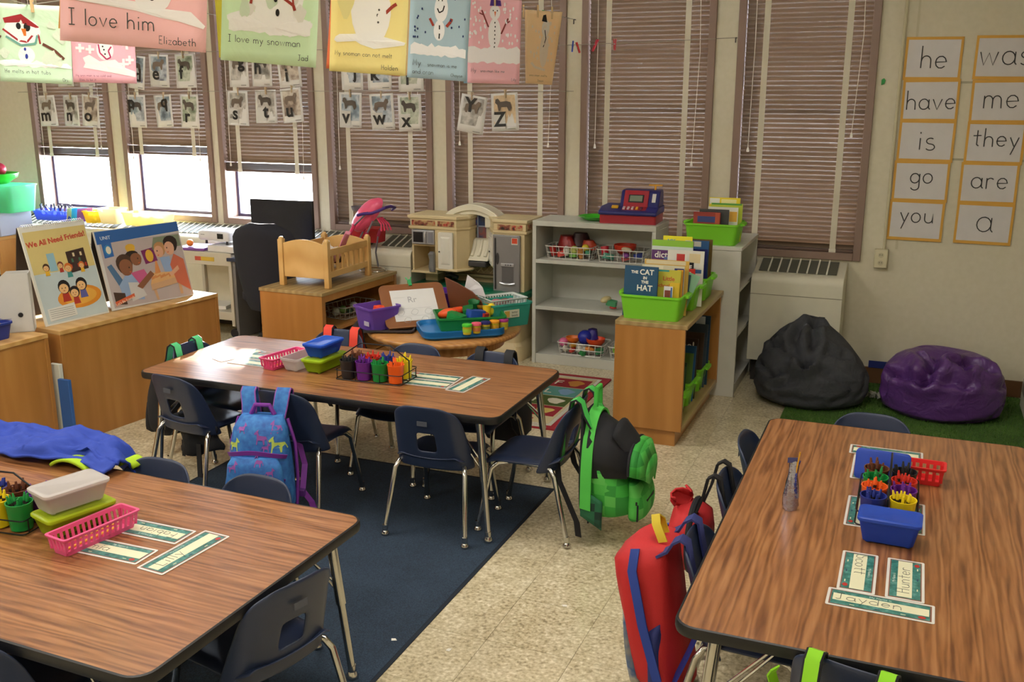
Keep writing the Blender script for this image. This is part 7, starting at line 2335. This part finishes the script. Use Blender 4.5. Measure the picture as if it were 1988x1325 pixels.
caption(t, f, [('My snowman is so cold and', -.135, .028, .011, 'L'), ('likes to be it', -.12, .008, .011, 'L')], '8A3A5A')
for (lb, x, y, z) in (('wooden clothespin on the small green painting', -3.575, 3.335, 2.165), ('wooden clothespin at the left corner of the pink purple hat painting', -2.43, 5.35, 2.30), ('wooden clothespin in the middle of the pink purple hat painting', -2.29, 5.375, 2.305), ('wooden clothespin at the left corner of the twisted orange painting', -2.30, 5.84, 2.275), ('wooden clothespin in the middle of the twisted orange painting', -2.21, 5.85, 2.272), ('wooden clothespin at the right of the twisted orange painting', -2.13, 5.88, 2.262)):
    pin(lb, x, y, z, 'C7A877', 24)

# ------------------------------------------------------------------ alphabet cards on the two lower strings
ALPHA = {'b': (-6.563, 1.962, .17, .255), 'c': (-6.324, 1.96, .17, .255), 'd': (-5.81, 1.944, .17, .258), 'e': (-5.578, 1.953, .178, .247), 'f': (-5.329, 1.951, .18, .255), 'g': (-4.823, 1.956, .172, .255), 'h': (-4.617, 1.962, .18, .254), 'i': (-4.37, 1.953, .19, .251), 'j': (-3.839, 1.938, .189, .262), 'k': (-3.611, 1.938, .19, .26), 'l': (-3.363, 1.929, .2, .265), 'm': (-6.784, 1.639, .173, .25), 'n': (-6.532, 1.641, .173, .248), 'o': (-6.319, 1.64, .167, .255), 'p': (-5.838, 1.642, .169, .255), 'q': (-5.566, 1.646, .18, .249), 'r': (-5.316, 1.645, .182, .255), 's': (-4.851, 1.672, .188, .257), 't': (-4.598, 1.686, .183, .245), 'u': (-4.362, 1.697, .187, .25), 'v': (-3.863, 1.665, .187, .251), 'w': (-3.596, 1.656, .193, .252), 'x': (-3.376, 1.648, .19, .252), 'y': (-2.888, 1.645, .195, .255), 'z': (-2.646, 1.662, .20, .253)}
PIC = {}
for k, (nm, st) in enumerate((('grey', [(.34, '6E6A66'), (.44, 'A6A29C'), (.52, 'D0CCC6'), (.66, '8A857E')]), ('green', [(.34, '5E6A58'), (.44, '98A48E'), (.52, 'CACEBE'), (.66, '7A8670')]), ('blue', [(.34, '5A6672'), (.44, '8E9EAC'), (.52, 'C4CCD2'), (.66, '6A6E82')]), ('brown', [(.34, '6A5A50'), (.44, 'AA9A8C'), (.52, 'D2C8BA'), (.66, '8A766A')]))):
    PIC[k] = (nm, speckle('animal_print_' + nm, st, 9, .5, 26))
LAY = {'p': (-.28, .22, 0), 'q': (.10, .24, 1), 'g': (.18, .2, 1), 'h': (-.18, -.02, 1), 'y': (-.1, .18, 0), 'j': (.16, -.05, 1), 'k': (-.2, -.12, 1), 'x': (-.15, -.25, 1), 'v': (-.18, -.24, 1), 'w': (-.12, -.22, 1), 'u': (-.12, -.2, 2), 'z': (-.18, -.25, 1), 't': (0, -.2, 1), 'f': (-.2, -.1, 1), 'd': (.12, -.14, 1), 'e': (-.16, -.14, 1)}
for k, (c, (x, z, w, h)) in enumerate(ALPHA.items()):
    roll = {'d': -7, 'o': -6, 'y': -9, 'u': 5, 'q': 3, 'i': 4, 'm': 2, 'z': 3, 'w': 3}.get(c, rnd.uniform(-2, 2))
    nm, pm_ = PIC[(k * 7 + k // 3) % 4]
    if c == 'z':
        nm, pm_ = 'sandy', speckle('sand_print', [(.34, '5A7A96'), (.46, 'CDB08A'), (.56, 'DCC4A0'), (.68, 'A8865A')], 7, .4, 22)
    t = thing('alphabet_card', 'white alphabet card with black letter %s over a %s animal picture' % (c, nm), 'card', (x, WY - .072 - .006 * (k % 2), z), 0, 'alphabet cards on strings')
    t.rotation_euler = (radians(rnd.uniform(-2, 1)), radians(-roll), radians(rnd.uniform(-5, 5)))
    m = MB()
    m.grid(6, 6, lambda u, v: ((u - .5) * w, .006 * sin(pi * u + k) * (1 - v), (v - .5) * h))
    m.build('card_sheet', P('E2E0DC', .4), t, smooth=60, solid=.001, fix=False)
    m = MB()
    m.grid(6, 6, lambda u, v: ((u - .5) * w * .80, .006 * sin(pi * u + k) * (1 - v) - .0014, h * (-.30 + .74 * v)))
    m.build('animal_picture', pm_, t, smooth=0, fix=False)
    # an animal silhouette and the pale corner round the letter
    m = MB()
    cx, cz = -w * .02, h * .16
    pts = [(-.30, -.06), (-.26, .10), (-.1, .14), (.12, .12), (.2, .22), (.3, .2), (.32, .1), (.24, .04), (.2, -.14), (.14, -.14), (.1, -.03), (-.12, -.03), (-.18, -.15), (-.24, -.15)]
    m.flat([(cx + px * w * (1 if k % 2 else -1), -.0030 - .004, cz + pz * h * .9) for px, pz in pts])
    m.build('animal_shape', P(['5A5048', '6E6258', '4E4640', '7A6A5C'][k % 4], .6), t, smooth=0, fix=False)
    lx, lz, st = LAY.get(c, (-.12, -.2, 1))
    if st == 1 and c in 'vwxzestn':
        MB().box(-w * .44, w * .02, -.0062, -.0052, -h * .44, -h * .02).build('pale_corner', P('CFCDC8', .4), t, smooth=0)
    up = c.upper() if c in 'yz' else c
    text('letter', up, .135, P('23211F', .5), t, (lx * w, -.0085, lz * h - .03), (pi / 2, 0, 0), off=.0035)
    MB().box(w * .12, w * .40, -.0072, -.0064, -h * .455, -h * .435).build('printed_word', P('8A8884', .5), t, smooth=0)
    pin('wooden clothespin holding the letter %s card' % c, x + rnd.uniform(-.01, .01), WY - .077, z + h / 2 - .003, 'B8A284', rnd.uniform(-20, 20), .055)

# ------------------------------------------------------------------ word cards on the right wall stretch
ORB = P('D9A544', .6)
WORDS = {'he': (.027, 1.985), 'have': (.034, 1.747), 'is': (.034, 1.513), 'go': (.027, 1.276), 'you': (.021, 1.041), 'was': (.402, 1.987), 'me': (.406, 1.743), 'they': (.404, 1.509), 'are': (.396, 1.276), 'a': (.396, 1.040)}
for k, (w, (x, z)) in enumerate(WORDS.items()):
    t = thing('word_card', 'white word card on orange paper with handwritten word %s' % w, 'card', (x, WY - .0065 - .0012 * (k % 5), z), 0, 'sight word cards')
    t.rotation_euler = (0, radians([.6, -.4, .3, -.2, .5][k % 5]), 0)
    MB().box(-.155, .155, .0, .0008, -.122, .122).build('orange_backing', ORB, t, smooth=0)
    MB().box(-.141, .141, -.0010, .0, -.104, .106).build('white_sheet', P('D4D1D2', .35), t, smooth=0)
    hgt = {'he': .125, 'have': .11, 'is': .13, 'go': .105, 'you': .105, 'was': .135, 'me': .13, 'they': .105, 'are': .115, 'a': .16}[w]
    dz = {'go': -.01, 'you': -.01, 'they': -.02, 'a': -.045, 'was': -.04, 'me': -.035, 'are': -.03, 'have': -.05, 'he': -.055, 'is': -.05}[w]
    handwrite(w, hgt, .0030, P('38383A', .7), t, (0.005, -.0020, dz), (pi / 2, 0, 0), 'C')
o = MB().flat([(-.01, 0, -.02), (.008, 0, -.012), (.014, 0, .008), (.004, 0, .02), (-.010, 0, .012)]).build('green_tack', P('2F9A4A', .6), solid=.004, smooth=0, loc=(-.235, WY - .004, 1.856))
tag(o, 'small green tack on the wall at the right edge of the last window', 'tack')
for k, (x, z) in enumerate(((.215, 1.868), (.21, 1.398))):
    pass
